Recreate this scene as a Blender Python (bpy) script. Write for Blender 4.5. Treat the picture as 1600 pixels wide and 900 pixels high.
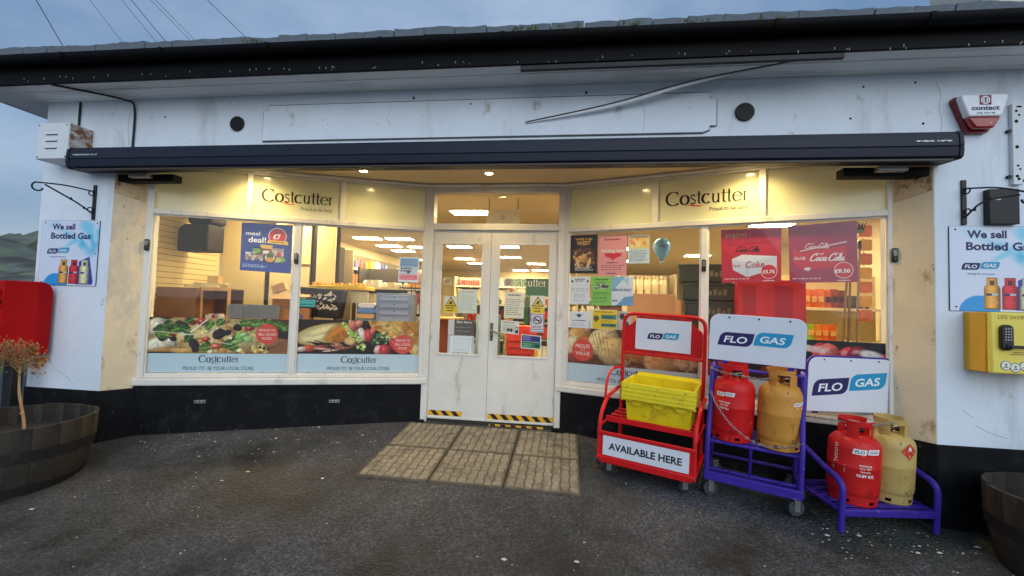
import bpy, bmesh, math, random
import numpy as np
from mathutils import Matrix, Vector

S = bpy.context.scene
for _o in list(bpy.data.objects): bpy.data.objects.remove(_o)
COL = S.collection
R_ = math.radians
random.seed(7)

# ---------------------------------------------------------------- camera
def set_camera():
    f, yaw, pitch, roll = 683.26/1600*36.0, 0.129, 0.044, 0.0311
    cy, sy, cp, sp = math.cos(yaw), math.sin(yaw), math.cos(pitch), math.sin(pitch)
    r0 = Vector((cy, sy, 0)); fw = Vector((-sy*cp, cy*cp, sp)); u0 = Vector((sy*sp, -cy*sp, cp))
    c, s = math.cos(roll), math.sin(roll)
    rt = c*r0 + s*u0; up = -s*r0 + c*u0
    cd = bpy.data.cameras.new('camera'); ob = bpy.data.objects.new('camera', cd); COL.objects.link(ob)
    m = Matrix((rt, up, -fw)).transposed().to_4x4(); m.translation = (0.7977, -3.5114, 1.2483)
    ob.matrix_world = m
    cd.sensor_width = 36; cd.lens = f; cd.clip_start = .02; cd.clip_end = 5000
    S.camera = ob
set_camera()
S.render.engine = 'CYCLES'
S.view_settings.view_transform = 'Standard'; S.view_settings.look = 'None'
S.view_settings.exposure = 0.17; S.view_settings.gamma = 1.0; S.view_settings.use_curve_mapping = False

# ---------------------------------------------------------------- overcast dusk sky
SUN_EL, SUN_AZ = R_(24), R_(20)          # soft light from behind the camera, a little from its right
def make_world():
    w = bpy.data.worlds.new('World'); S.world = w; w.use_nodes = True
    nt = w.node_tree; nt.nodes.clear(); N = nt.nodes.new; L = nt.links.new
    out = N('ShaderNodeOutputWorld'); bg = N('ShaderNodeBackground'); L(bg.outputs[0], out.inputs[0])
    sky = N('ShaderNodeTexSky'); sky.sky_type = 'NISHITA'; sky.sun_disc = False
    sky.sun_elevation = SUN_EL; sky.sun_rotation = math.pi - SUN_AZ; sky.air_density = 1.4; sky.dust_density = 3.0
    tc = N('ShaderNodeTexCoord')
    mp = N('ShaderNodeMapping'); mp.inputs['Scale'].default_value = (1.0, 1.0, 2.6); L(tc.outputs['Generated'], mp.inputs[0])
    nz = N('ShaderNodeTexNoise'); nz.inputs['Scale'].default_value = 2.1; nz.inputs['Detail'].default_value = 7; nz.inputs['Roughness'].default_value = .5
    L(mp.outputs[0], nz.inputs['Vector'])
    rp = N('ShaderNodeValToRGB'); e = rp.color_ramp.elements
    e[0].position = .34; e[0].color = (1.25, 2.2, 3.9, 1); e[1].position = .66; e[1].color = (3.5, 4.5, 6.0, 1)
    L(nz.outputs['Fac'], rp.inputs[0])
    mx = N('ShaderNodeMix'); mx.data_type = 'RGBA'; mx.inputs['Factor'].default_value = .78
    L(sky.outputs[0], mx.inputs['A']); L(rp.outputs[0], mx.inputs['B'])
    L(mx.outputs['Result'], bg.inputs[0]); bg.inputs[1].default_value = .115
make_world()
def make_sun():
    ld = bpy.data.lights.new('sun', 'SUN'); ld.energy = 1.38; ld.angle = R_(75); ld.color = (.72, .88, 1.0)
    o = bpy.data.objects.new('sun', ld); COL.objects.link(o)
    d = Vector((math.sin(SUN_AZ)*math.cos(SUN_EL), -math.cos(SUN_AZ)*math.cos(SUN_EL), math.sin(SUN_EL)))
    o.rotation_euler = d.to_track_quat('Z', 'Y').to_euler(); o.location = d*20
make_sun()

# ---------------------------------------------------------------- helpers
def lin(c):
    c = np.asarray(c, float)/255.0
    return np.where(c <= .04045, c/12.92, ((c+.055)/1.055)**2.4)
def tag(o, label=None, cat=None, group=None, kind=None):
    if label: o['label'] = label
    if cat: o['category'] = cat
    if group: o['group'] = group
    if kind: o['kind'] = kind
    return o
def thing(name, label, cat, loc=(0, 0, 0), rotz=0.0, group=None):
    o = bpy.data.objects.new(name, None); COL.objects.link(o); o.empty_display_size = .1
    o.location = loc; o.rotation_euler = (0, 0, rotz)
    return tag(o, label, cat, group)
def part_empty(name, parent):
    o = bpy.data.objects.new(name, None); COL.objects.link(o); o.parent = parent; o.empty_display_size = .05
    return o

MATS = {}
def M(name, col=(128, 128, 128), rough=.6, metal=0.0, var=.10, vs=6.0, bump=0.0, bs=60.0, stain=None, coat=0.0, emit=0.0, spec=.5, stretch=(1, 1, 1)):
    """procedural surface: base colour (sRGB 0-255) with noise variation, optional stains (colour, scale, lo, hi, stretch) and fine relief"""
    if name in MATS: return MATS[name]
    m = bpy.data.materials.new(name); m.use_nodes = True; MATS[name] = m
    nt = m.node_tree; N = nt.nodes.new; L = nt.links.new; b = nt.nodes['Principled BSDF']
    c = lin(col); tc = N('ShaderNodeTexCoord')
    mp = N('ShaderNodeMapping'); mp.inputs['Scale'].default_value = stretch; L(tc.outputs['Object'], mp.inputs[0])
    nz = N('ShaderNodeTexNoise'); nz.inputs['Scale'].default_value = vs; nz.inputs['Detail'].default_value = 6; nz.inputs['Roughness'].default_value = .62
    L(mp.outputs[0], nz.inputs['Vector'])
    rp = N('ShaderNodeValToRGB'); e = rp.color_ramp.elements
    e[0].position = .3; e[0].color = (*np.clip(c*(1-var), 0, 1), 1); e[1].position = .7; e[1].color = (*np.clip(c*(1+var), 0, 1), 1)
    L(nz.outputs['Fac'], rp.inputs[0]); last = rp.outputs[0]
    for st in (stain or []):
        sc, ss, lo, hi, sx = st
        m2 = N('ShaderNodeMapping'); m2.inputs['Scale'].default_value = sx; L(tc.outputs['Object'], m2.inputs[0])
        n2 = N('ShaderNodeTexNoise'); n2.inputs['Scale'].default_value = ss; n2.inputs['Detail'].default_value = 8; n2.inputs['Roughness'].default_value = .7
        L(m2.outputs[0], n2.inputs['Vector'])
        mr = N('ShaderNodeMapRange'); mr.inputs['From Min'].default_value = lo; mr.inputs['From Max'].default_value = hi
        L(n2.outputs['Fac'], mr.inputs['Value'])
        mx = N('ShaderNodeMix'); mx.data_type = 'RGBA'; L(mr.outputs[0], mx.inputs['Factor'])
        L(last, mx.inputs['A']); mx.inputs['B'].default_value = (*lin(sc), 1); last = mx.outputs['Result']
    L(last, b.inputs['Base Color'])
    rr = N('ShaderNodeMapRange'); rr.inputs['To Min'].default_value = max(0, rough-.07); rr.inputs['To Max'].default_value = min(1, rough+.07)
    L(nz.outputs['Fac'], rr.inputs['Value']); L(rr.outputs[0], b.inputs['Roughness'])
    b.inputs['Metallic'].default_value = metal; b.inputs['Coat Weight'].default_value = coat; b.inputs['Specular IOR Level'].default_value = spec
    if bump:
        nb = N('ShaderNodeTexNoise'); nb.inputs['Scale'].default_value = bs; nb.inputs['Detail'].default_value = 4
        L(tc.outputs['Object'], nb.inputs['Vector'])
        bp = N('ShaderNodeBump'); bp.inputs['Strength'].default_value = min(1, bump); bp.inputs['Distance'].default_value = .004*max(1, bump)
        L(nb.outputs['Fac'], bp.inputs['Height']); L(bp.outputs[0], b.inputs['Normal'])
    if emit:
        b.inputs['Emission Color'].default_value = (*c, 1); b.inputs['Emission Strength'].default_value = emit
    return m

def glass_mat():
    m = bpy.data.materials.new('window_glass'); m.use_nodes = True; nt = m.node_tree; nt.nodes.clear(); N = nt.nodes.new; L = nt.links.new
    out = N('ShaderNodeOutputMaterial'); mx = N('ShaderNodeMixShader'); tr = N('ShaderNodeBsdfTransparent'); gl = N('ShaderNodeBsdfGlossy')
    tr.inputs[0].default_value = (.985, .99, .985, 1); gl.inputs['Roughness'].default_value = .02
    lw = N('ShaderNodeLayerWeight'); lw.inputs[0].default_value = .5
    pw = N('ShaderNodeMath'); pw.operation = 'POWER'; pw.inputs[1].default_value = 5; L(lw.outputs['Facing'], pw.inputs[0])
    fr = N('ShaderNodeMath'); fr.operation = 'MULTIPLY_ADD'; fr.inputs[1].default_value = .70; fr.inputs[2].default_value = .018; L(pw.outputs[0], fr.inputs[0])
    tc = N('ShaderNodeTexCoord'); nz = N('ShaderNodeTexNoise'); nz.inputs['Scale'].default_value = 1.3; L(tc.outputs['Object'], nz.inputs['Vector'])
    bp = N('ShaderNodeBump'); bp.inputs['Strength'].default_value = .05; bp.inputs['Distance'].default_value = .02; L(nz.outputs['Fac'], bp.inputs['Height'])
    L(bp.outputs[0], gl.inputs['Normal'])
    L(fr.outputs[0], mx.inputs[0]); L(tr.outputs[0], mx.inputs[1]); L(gl.outputs[0], mx.inputs[2]); L(mx.outputs[0], out.inputs[0])
    return m
GLASS = glass_mat()
def print_mat(name, rough):
    m = bpy.data.materials.new(name); m.use_nodes = True; nt = m.node_tree; b = nt.nodes['Principled BSDF']
    a = nt.nodes.new('ShaderNodeAttribute'); a.attribute_name = 'Col'; nt.links.new(a.outputs['Color'], b.inputs['Base Color'])
    b.inputs['Roughness'].default_value = rough
    return m
PRINT = print_mat('printed_paper', .55); PRINTG = print_mat('printed_gloss', .3)

class MB:
    """collects shapes into one mesh"""
    def __init__(s): s.v = []; s.f = []; s.mi = []; s.xf = None; s.cur = 0
    def add(s, vs, fs):
        n = len(s.v)
        if s.xf is not None: vs = [tuple(s.xf @ Vector(p)) for p in vs]
        s.v += [tuple(p) for p in vs]; s.f += [tuple(n+i for i in f) for f in fs]; s.mi += [s.cur]*len(fs); return s
    def box(s, x0, x1, y0, y1, z0, z1, rot=None, c=None):
        vs = [(x, y, z) for z in (z0, z1) for y in (y0, y1) for x in (x0, x1)]
        if rot is not None:
            c = Vector(c) if c else Vector(((x0+x1)/2, (y0+y1)/2, (z0+z1)/2))
            vs = [tuple(c + rot @ (Vector(p)-c)) for p in vs]
        return s.add(vs, [(0, 2, 3, 1), (4, 5, 7, 6), (0, 1, 5, 4), (2, 6, 7, 3), (0, 4, 6, 2), (1, 3, 7, 5)])
    def prism(s, poly, z0, z1):                      # polygon in XY (counter-clockwise), extruded in z
        n = len(poly)
        return s.add([(x, y, z0) for x, y in poly]+[(x, y, z1) for x, y in poly],
                     [tuple(range(n-1, -1, -1)), tuple(range(n, 2*n))]+[(i, (i+1) % n, n+(i+1) % n, n+i) for i in range(n)])
    def prismy(s, poly, y0, y1):                     # polygon in XZ (ccw seen from -y), extruded in y
        n = len(poly)
        return s.add([(x, y0, z) for x, z in poly]+[(x, y1, z) for x, z in poly],
                     [tuple(range(n)), tuple(range(2*n-1, n-1, -1))]+[((i+1) % n, i, n+i, n+(i+1) % n) for i in range(n)])
    def prismx(s, poly, x0, x1):                     # polygon in YZ
        n = len(poly)
        return s.add([(x0, y, z) for y, z in poly]+[(x1, y, z) for y, z in poly],
                     [tuple(range(n-1, -1, -1)), tuple(range(n, 2*n))]+[(i, (i+1) % n, n+(i+1) % n, n+i) for i in range(n)])
    def tube(s, pts, r, n=8, closed=False, caps=True):
        pts = [Vector(p) for p in pts]; k = len(pts); rs = r if isinstance(r, (list, tuple)) else [r]*k
        vs = []; up = Vector((.0123, .0567, 1)).normalized()
        tans = []
        for i in range(k):
            a = pts[(i-1) % k] if (closed or i > 0) else pts[i]; b = pts[(i+1) % k] if (closed or i < k-1) else pts[i]
            tans.append((b-a).normalized())
        side = tans[0].cross(up)
        if side.length < .05: side = tans[0].cross(Vector((1, .1, .05)))
        side.normalize()
        for i in range(k):
            t = tans[i]; side = (side - t*side.dot(t)); side.normalize(); o = t.cross(side)
            for j in range(n):
                a = 2*math.pi*j/n; vs.append(pts[i]+side*(rs[i]*math.cos(a))+o*(rs[i]*math.sin(a)))
        fs = []
        for i in range(k if closed else k-1):
            for j in range(n):
                i2 = (i+1) % k; fs.append((i*n+j, i*n+(j+1) % n, i2*n+(j+1) % n, i2*n+j))
        if caps and not closed: fs += [tuple(range(n-1, -1, -1)), tuple((k-1)*n+j for j in range(n))]
        return s.add(vs, fs)
    def lathe(s, prof, n=24, c=(0, 0, 0), capb=True, capt=True, a0=0, a1=2*math.pi):
        full = abs(a1-a0-2*math.pi) < 1e-6; m = n if full else n+1; vs = []
        for r, z in prof:
            for j in range(m):
                a = a0+(a1-a0)*j/n; vs.append((c[0]+r*math.cos(a), c[1]+r*math.sin(a), c[2]+z))
        fs = []
        for i in range(len(prof)-1):
            for j in range(n):
                j2 = (j+1) % m; fs.append((i*m+j, i*m+j2, (i+1)*m+j2, (i+1)*m+j))
        if full and capb and prof[0][0] > 1e-5: fs.append(tuple(range(m-1, -1, -1)))
        if full and capt and prof[-1][0] > 1e-5: fs.append(tuple((len(prof)-1)*m+j for j in range(m)))
        return s.add(vs, fs)
    def disc(s, c, r, y0, y1, n=20):                 # short cylinder with its axis along y
        return s.prismy([(c[0]+r*math.cos(2*math.pi*i/n), c[1]+r*math.sin(2*math.pi*i/n)) for i in range(n)], y0, y1)
    def build(s, name, mat, parent=None, bev=0.0, smooth=35, seg=2):
        me = bpy.data.meshes.new(name); me.from_pydata(s.v, [], s.f); 
        for m in (mat if isinstance(mat, (list, tuple)) else [mat]): me.materials.append(m)
        if any(s.mi): me.polygons.foreach_set('material_index', s.mi)
        me.update()
        if smooth:
            me.polygons.foreach_set('use_smooth', [True]*len(me.polygons)); me.set_sharp_from_angle(angle=R_(smooth))
        o = bpy.data.objects.new(name, me); COL.objects.link(o)
        if parent: o.parent = parent
        if bev:
            b = o.modifiers.new('bevel', 'BEVEL'); b.width = bev; b.segments = seg; b.limit_method = 'ANGLE'; b.angle_limit = R_(40); b.harden_normals = False
        return o
def rrect(x0, x1, z0, z1, r, n=5, corners=(1, 1, 1, 1)):     # ccw: bl, br, tr, tl
    P = []
    for k, (cx, cz, a) in enumerate(((x0, z0, 180), (x1, z0, 270), (x1, z1, 0), (x0, z1, 90))):
        if corners[k]:
            ox = cx + (r if k in (0, 3) else -r); oz = cz + (r if k in (0, 1) else -r)
            P += [(ox+r*math.cos(R_(a+90*i/n)), oz+r*math.sin(R_(a+90*i/n))) for i in range(n+1)]
        else: P.append((cx, cz))
    return P
def bezier(pts, n=10):
    """smooth Catmull-Rom line through points"""
    P = [Vector(p) for p in pts]; P = [P[0]*2-P[1]]+P+[P[-1]*2-P[-2]]; out = []
    for i in range(1, len(P)-2):
        for k in range(n):
            t = k/n; a, b, c, d = P[i-1], P[i], P[i+1], P[i+2]
            out.append(.5*((2*b)+(c-a)*t+(2*a-5*b+4*c-d)*t*t+(3*b-a-3*c+d)*t**3))
    out.append(P[-2]); return out
def copy_tree(o, parent=None):
    c = o.copy(); COL.objects.link(c); c.parent = parent
    for ch in o.children: copy_tree(ch, c)
    return c

# ---- flat lettering: glyph outlines become thin printed faces
_tc = {}
def glyphs(txt, bold=0.0, shear=0.0, spacing=1.0, res=3):
    k = (txt, bold, shear, spacing, res)
    if k not in _tc:
        cu = bpy.data.curves.new('lettering', 'FONT'); cu.body = txt; cu.size = 1; cu.offset = bold; cu.shear = shear
        cu.space_character = spacing; cu.resolution_u = res; cu.fill_mode = 'FRONT'
        o = bpy.data.objects.new('lettering', cu); me = bpy.data.meshes.new_from_object(o)
        v = np.array([x.co[:2] for x in me.vertices]).reshape(-1, 2); f = [tuple(p.vertices) for p in me.polygons]
        bpy.data.objects.remove(o); bpy.data.meshes.remove(me); bpy.data.curves.remove(cu); _tc[k] = (v, f)
    return _tc[k]
def letter(mb, txt, x, z, h=None, w=None, align='C', y=0.0, bold=0.0, shear=0.0, spacing=1.0, rot=0.0, res=3, sx=1.0):
    """add text to mb in the XZ plane facing -y; h = cap height, w = total width (fits to it), anchor at baseline"""
    v, f = glyphs(txt, bold, shear, spacing, res)
    if not len(v): return
    v = v.copy(); lo, hi = v.min(0), v.max(0)
    k = (h/.73) if h else w/(hi[0]-lo[0])
    kx = k*sx if not (h and w) else w/(hi[0]-lo[0])
    v[:, 0] = (v[:, 0]-{'L': lo[0], 'C': (lo[0]+hi[0])/2, 'R': hi[0]}[align])*kx; v[:, 1] *= k
    c, s_ = math.cos(rot), math.sin(rot)
    mb.add([(x+a*c-b*s_, y, z+a*s_+b*c) for a, b in v], f)
INK = {}
def ink(rgb, rough=.5):
    k = tuple(rgb)
    if k not in INK: INK[k] = M('ink_%d_%d_%d' % k, rgb, rough, var=.04)
    return INK[k]
def lettering(parent, rgb, items, y=-.0015, name='lettering'):
    mb = MB()
    for it in items:
        kw = dict(it[3]) if len(it) > 3 else {}; kw.setdefault('y', y); letter(mb, it[0], it[1], it[2], **kw)
    return mb.build(name, ink(rgb), parent, smooth=0)

# ---- broad-nib strokes for the serif shop logo and the script logo
def nib(mb, pts, thick, thin, ang=90.0, y=0.0, x=0.0, z=0.0, k=1.0, shear=0.0, n=8, smooth=True):
    P = bezier([Vector((a, b)) for a, b in pts], n) if (smooth and len(pts) > 2) else [Vector(p) for p in pts]
    vs = []
    for i, p in enumerate(P):
        t = (P[min(i+1, len(P)-1)]-P[max(i-1, 0)]); t.normalize()
        w = thin+(thick-thin)*abs(math.cos(math.atan2(t.y, t.x)-R_(ang)))
        o = Vector((-t.y, t.x))*w*.5
        for q in (p+o, p-o): vs.append((x+k*(q.x+shear*q.y), y, z+k*q.y))
    mb.add(vs, [(2*i, 2*i+1, 2*i+3, 2*i+2) for i in range(len(P)-1)])
def arc(cx, cz, rx, rz, a0, a1, n=10): return [(cx+rx*math.cos(R_(a0+(a1-a0)*i/n)), cz+rz*math.sin(R_(a0+(a1-a0)*i/n))) for i in range(n+1)]
def shop_logo(mb, x, z, width, y=0.0):
    """Costcutter, thick-and-thin serif letters; returns after adding to mb. x is the left end, z the baseline"""
    S_ = []; T, t = .25, .075
    def st(pts, a=T, b=t, ang=90): S_.append((pts, a, b, ang))
    st(arc(.72, .68, .66, .70, 48, 318, 16)); st([(1.17, 1.34), (1.14, .98)], .07, .07)
    cur = 1.38
    def o_(c): st(arc(c+.42, .48, .37, .46, 90, 450, 18))
    def s_(c): st([(c+.50, .80), (c+.34, .93), (c+.14, .86), (c+.10, .70), (c+.30, .50), (c+.50, .32), (c+.46, .10), (c+.26, .03), (c+.05, .14)], .10, .16, 90)
    def t_(c, cross=.44): st([(c+.22, 1.28), (c+.22, .22), (c+.30, .05), (c+.44, .07)], .17, .07); st([(c+.0, .93), (c+cross, .93)], .07, .07)
    def c_(c): st(arc(c+.44, .48, .38, .46, 50, 315, 14))
    def u_(c): st([(c+.02, .93), (c+.14, .93)], .05, .05); st([(c+.14, .94), (c+.14, .28), (c+.28, .05), (c+.48, .10), (c+.62, .28)], .17, .06); st([(c+.62, .94), (c+.62, .02)], .17, .06); st([(c+.5, .93), (c+.62, .93)], .05, .05); st([(c+.62, .03), (c+.76, .03)], .05, .05)
    def e_(c): st([(c+.10, .54), (c+.76, .54), (c+.72, .76), (c+.46, .93), (c+.18, .80), (c+.07, .46), (c+.20, .12), (c+.46, .03), (c+.76, .16)], .17, .055)
    def r_(c): st([(c+.16, .94), (c+.16, .02)], .17, .06); st([(c+.02, .93), (c+.16, .93)], .05, .05); st([(c+.16, .66), (c+.28, .86), (c+.50, .92)], .06, .14, 0); st([(c+.04, .025), (c+.30, .025)], .05, .05)
    for fn, adv in ((o_, .92), (s_, .62), (t_, .48), (c_, .90), (u_, .86), (t_, .48), (t_, .50), (e_, .88), (r_, .55)):
        fn(cur); cur += adv
    k = width/cur
    for i, (p, a, b, g) in enumerate(S_): nib(mb, p, a, b, g, y - i*.00006, x, z, k, n=5)
    return k
def swoosh(mb, x, z, w, y=0.0):
    P = [(0, .02), (.3, .04), (.62, -.02), (1, -.05), (.75, -.10), (.45, -.07), (.2, .0)]
    mb.add([(x+w*a, y, z+w*b) for a, b in P], [tuple(range(len(P)))[::-1]])
def script_logo(mb, x, z, width, y=0.0, shear=.25):
    """Coca-Cola in flowing script"""
    S_ = []
    def Cap(c): S_.append([(c+1.0, 1.15), (c+.85, 1.42), (c+.5, 1.45), (c+.12, 1.0), (c+.0, .45), (c+.2, .05), (c+.6, .08), (c+.95, .4)]); S_.append([(c+.25, 1.3), (c+.8, 1.65), (c+1.5, 1.45), (c+2.0, 1.6)])
    def o(c): S_.append([(c+.3, .8), (c+.06, .5), (c+.15, .1), (c+.42, .15), (c+.52, .55), (c+.32, .8), (c+.5, .72)])
    def cc(c): S_.append([(c+.5, .7), (c+.28, .8), (c+.04, .4), (c+.2, .05), (c+.55, .3)])
    def a(c): S_.append([(c+.5, .75), (c+.2, .78), (c+.02, .35), (c+.2, .06), (c+.5, .45)]); S_.append([(c+.55, .82), (c+.46, .25), (c+.55, .06), (c+.78, .25)])
    def l(c): S_.append([(c+.05, .3), (c+.42, 1.2), (c+.34, 1.5), (c+.16, 1.1), (c+.12, .25), (c+.3, .05), (c+.5, .25)])
    Cap(0); o(1.0); cc(1.6); a(2.15); S_.append([(2.95, .5), (3.25, .55)])
    Cap(3.3); o(4.25); l(4.8); a(5.2)
    k = width/6.2
    for i, p in enumerate(S_): nib(mb, p, .24, .09, 75, y - i*.00006, x, z, k, shear, n=5)

# ---- printed sheets: a fine grid of coloured points, painted in code
class Canvas:
    def __init__(s, nx, ny, c=(255, 255, 255), seed=0):
        s.nx, s.ny = nx, ny; s.a = np.zeros((ny, nx, 3)); s.a[:] = c; s.asp = 1.0
        s.U, s.V = np.meshgrid((np.arange(nx)+.5)/nx, (np.arange(ny)+.5)/ny); s.rng = np.random.default_rng(seed)
    def noise(s, sc, seed=0, oct=3):
        r = np.random.default_rng(seed+11); o = np.zeros((s.ny, s.nx)); amp = 1; tot = 0
        for k in range(oct):
            gx, gy = max(2, int(sc*2**k*s.asp)+2), max(2, int(sc*2**k)+2); g = r.random((gy, gx))
            x = s.U*(gx-1.001); y = s.V*(gy-1.001); i, j = x.astype(int), y.astype(int); fx, fy = x-i, y-j
            fx = fx*fx*(3-2*fx); fy = fy*fy*(3-2*fy)
            o += amp*((g[j, i]*(1-fx)+g[j, i+1]*fx)*(1-fy)+(g[j+1, i]*(1-fx)+g[j+1, i+1]*fx)*fy); tot += amp; amp *= .55
        return o/tot
    def put(s, m, c):
        m = np.clip(m, 0, 1)[..., None]; c = np.asarray(c, float); s.a = s.a*(1-m)+(c if c.ndim == 3 else c[None, None])*m; return s
    def rect(s, u0, v0, u1, v1, c, m=1.0): return s.put(((s.U >= u0) & (s.U <= u1) & (s.V >= v0) & (s.V <= v1))*m, c)
    def ell(s, u, v, ru, rv, c, rot=0, soft=.12, wob=0, seed=0, shade=0.0, m=1.0, tex=0.0):
        a = R_(rot); du = (s.U-u)*s.asp; dv = s.V-v; x = du*math.cos(a)+dv*math.sin(a); y = -du*math.sin(a)+dv*math.cos(a)
        d = np.sqrt((x/(ru*s.asp))**2+(y/rv)**2)
        if wob: d = d+wob*(s.noise(9, seed)-.5)*2
        c = np.asarray(c, float)
        if tex:
            if not hasattr(s, 'T'): s.T = s.noise(34, 77, 3)
            c = c[None, None]*(1+tex*(s.T-.5)*2.2-.30*np.clip(d, 0, 1)**4)[..., None]
        if shade and c.ndim == 3: c = c*(1+shade*np.clip((y/rv-x/(ru*s.asp))*.6, -1, 1))[..., None]
        elif shade: c = c[None, None]*(1+shade*np.clip((y/rv-x/(ru*s.asp))*.6, -1, 1))[..., None]
        return s.put((1-np.clip((d-1)/soft+.5, 0, 1))*m, np.clip(c, 0, 255))
    def frond(s, u, v, ln, ang, col, n=7, w=.30):
        """toothed salad leaf"""
        a = R_(ang); col = np.asarray(col, float)
        for i in range(n):
            t = i/(n-1); px = u+ln*t*math.cos(a)/s.asp; py = v+ln*t*math.sin(a)+.25*ln*t*(1-t); q = ln*w*math.sin(math.pi*(.18+.8*t))
            for sd in (-1, 1): s.ell(px-sd*q*.45*math.sin(a)/s.asp, py+sd*q*.45*math.cos(a), q*.62/s.asp, q*.30, np.clip(col*s.rng.uniform(.7, 1.25), 0, 255), ang+sd*50, .25, .2, i*7+3, tex=.3)
        s.line(u, v, u+ln*math.cos(a)/s.asp, v+ln*math.sin(a)+.0, .006, np.clip(col*1.7+30, 0, 255), .8)
    def poly(s, pts, c, m=1.0):
        ins = np.zeros((s.ny, s.nx), bool); n = len(pts)
        for i in range(n):
            (x0, y0), (x1, y1) = pts[i], pts[(i+1) % n]
            if y0 == y1: continue
            ins ^= ((y0 > s.V) != (y1 > s.V)) & (s.U < (x1-x0)*(s.V-y0)/(y1-y0)+x0)
        return s.put(ins*m, c)
    def line(s, u0, v0, u1, v1, w, c, m=1.0):
        du, dv = (u1-u0)*s.asp, v1-v0; l2 = du*du+dv*dv; t = np.clip((((s.U-u0)*s.asp)*du+(s.V-v0)*dv)/l2, 0, 1)
        d = np.hypot((s.U-u0)*s.asp-t*du, s.V-v0-t*dv); return s.put((1-np.clip((d-w)/(w*.5)+.5, 0, 1))*m, c)
    def words(s, u0, v0, u1, v1, rows, c, fill=.55, m=1.0):
        h = (v1-v0)/rows
        for r in range(rows):
            x = u0; y = v1-h*(r+.5); end = u1-s.rng.random()*(u1-u0)*.25
            while x < end:
                w = (.03+.06*s.rng.random())*(u1-u0)*1.6; s.rect(x, y-h*fill/2, min(x+w, u1), y+h*fill/2, c, m); x += w+.022*(u1-u0)*1.6
        return s
    def grain(s, amt, sc=20, seed=0):
        s.a = np.clip(s.a*(1+amt*(s.noise(sc, seed, 4)-.5)*2)[..., None], 0, 255); return s
def sheet(name, w, h, nx, ny, paint, parent=None, mat=None, y=0.0, bg=(255, 255, 255), seed=0, curl=0.0, x0=0.0, z0=0.0, skew=None):
    """printed sheet in the XZ plane facing -y with its lower left corner at (x0, z0)"""
    cv = Canvas(nx, ny, bg, seed); cv.asp = w/h; paint(cv)
    xs = np.linspace(0, 1, nx); zs = np.linspace(0, 1, ny); X, Z_ = np.meshgrid(xs, zs)
    yy = y - curl*(np.sin(X*3.1+seed)*.5+.5)*np.abs(Z_-.5)*2
    if skew is not None:           # corner offsets bl br tr tl
        o = np.array(skew, float); ox = (1-X)*(1-Z_)*o[0, 0]+X*(1-Z_)*o[1, 0]+X*Z_*o[2, 0]+(1-X)*Z_*o[3, 0]
        oz = (1-X)*(1-Z_)*o[0, 1]+X*(1-Z_)*o[1, 1]+X*Z_*o[2, 1]+(1-X)*Z_*o[3, 1]
    else: ox = oz = 0
    co = np.stack([x0+X*w+ox, yy, z0+Z_*h+oz], -1).reshape(-1, 3)
    idx = np.arange(nx*ny).reshape(ny, nx); q = np.stack([idx[:-1, :-1], idx[:-1, 1:], idx[1:, 1:], idx[1:, :-1]], -1).reshape(-1, 4)
    me = bpy.data.meshes.new(name); me.from_pydata(co.tolist(), [], q.tolist())
    at = me.color_attributes.new('Col', 'FLOAT_COLOR', 'POINT'); c4 = np.ones((nx*ny, 4), np.float32); c4[:, :3] = lin(cv.a).reshape(-1, 3)
    at.data.foreach_set('color', c4.ravel()); me.materials.append(mat or PRINT)
    o = bpy.data.objects.new(name, me); COL.objects.link(o)
    if parent: o.parent = parent
    return o
def place(o, loc, rotz=0.0): o.location = loc; o.rotation_euler = (0, 0, rotz); return o

# ================================================================ SETTING
W_, V_, r_, w_, RD = 3.42, 3.2765, .2022, .7032, 1.109
AW = math.atan2(RD-r_, V_-w_)                       # splay of the shop windows
def gz(x, y):
    yy = min(max(y, -9.0), 1.6)
    return .0947*(yy-1.109) - .0085*min(max(0, x), 6)**2 - .0035*min(max(x, -20), 0)

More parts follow.
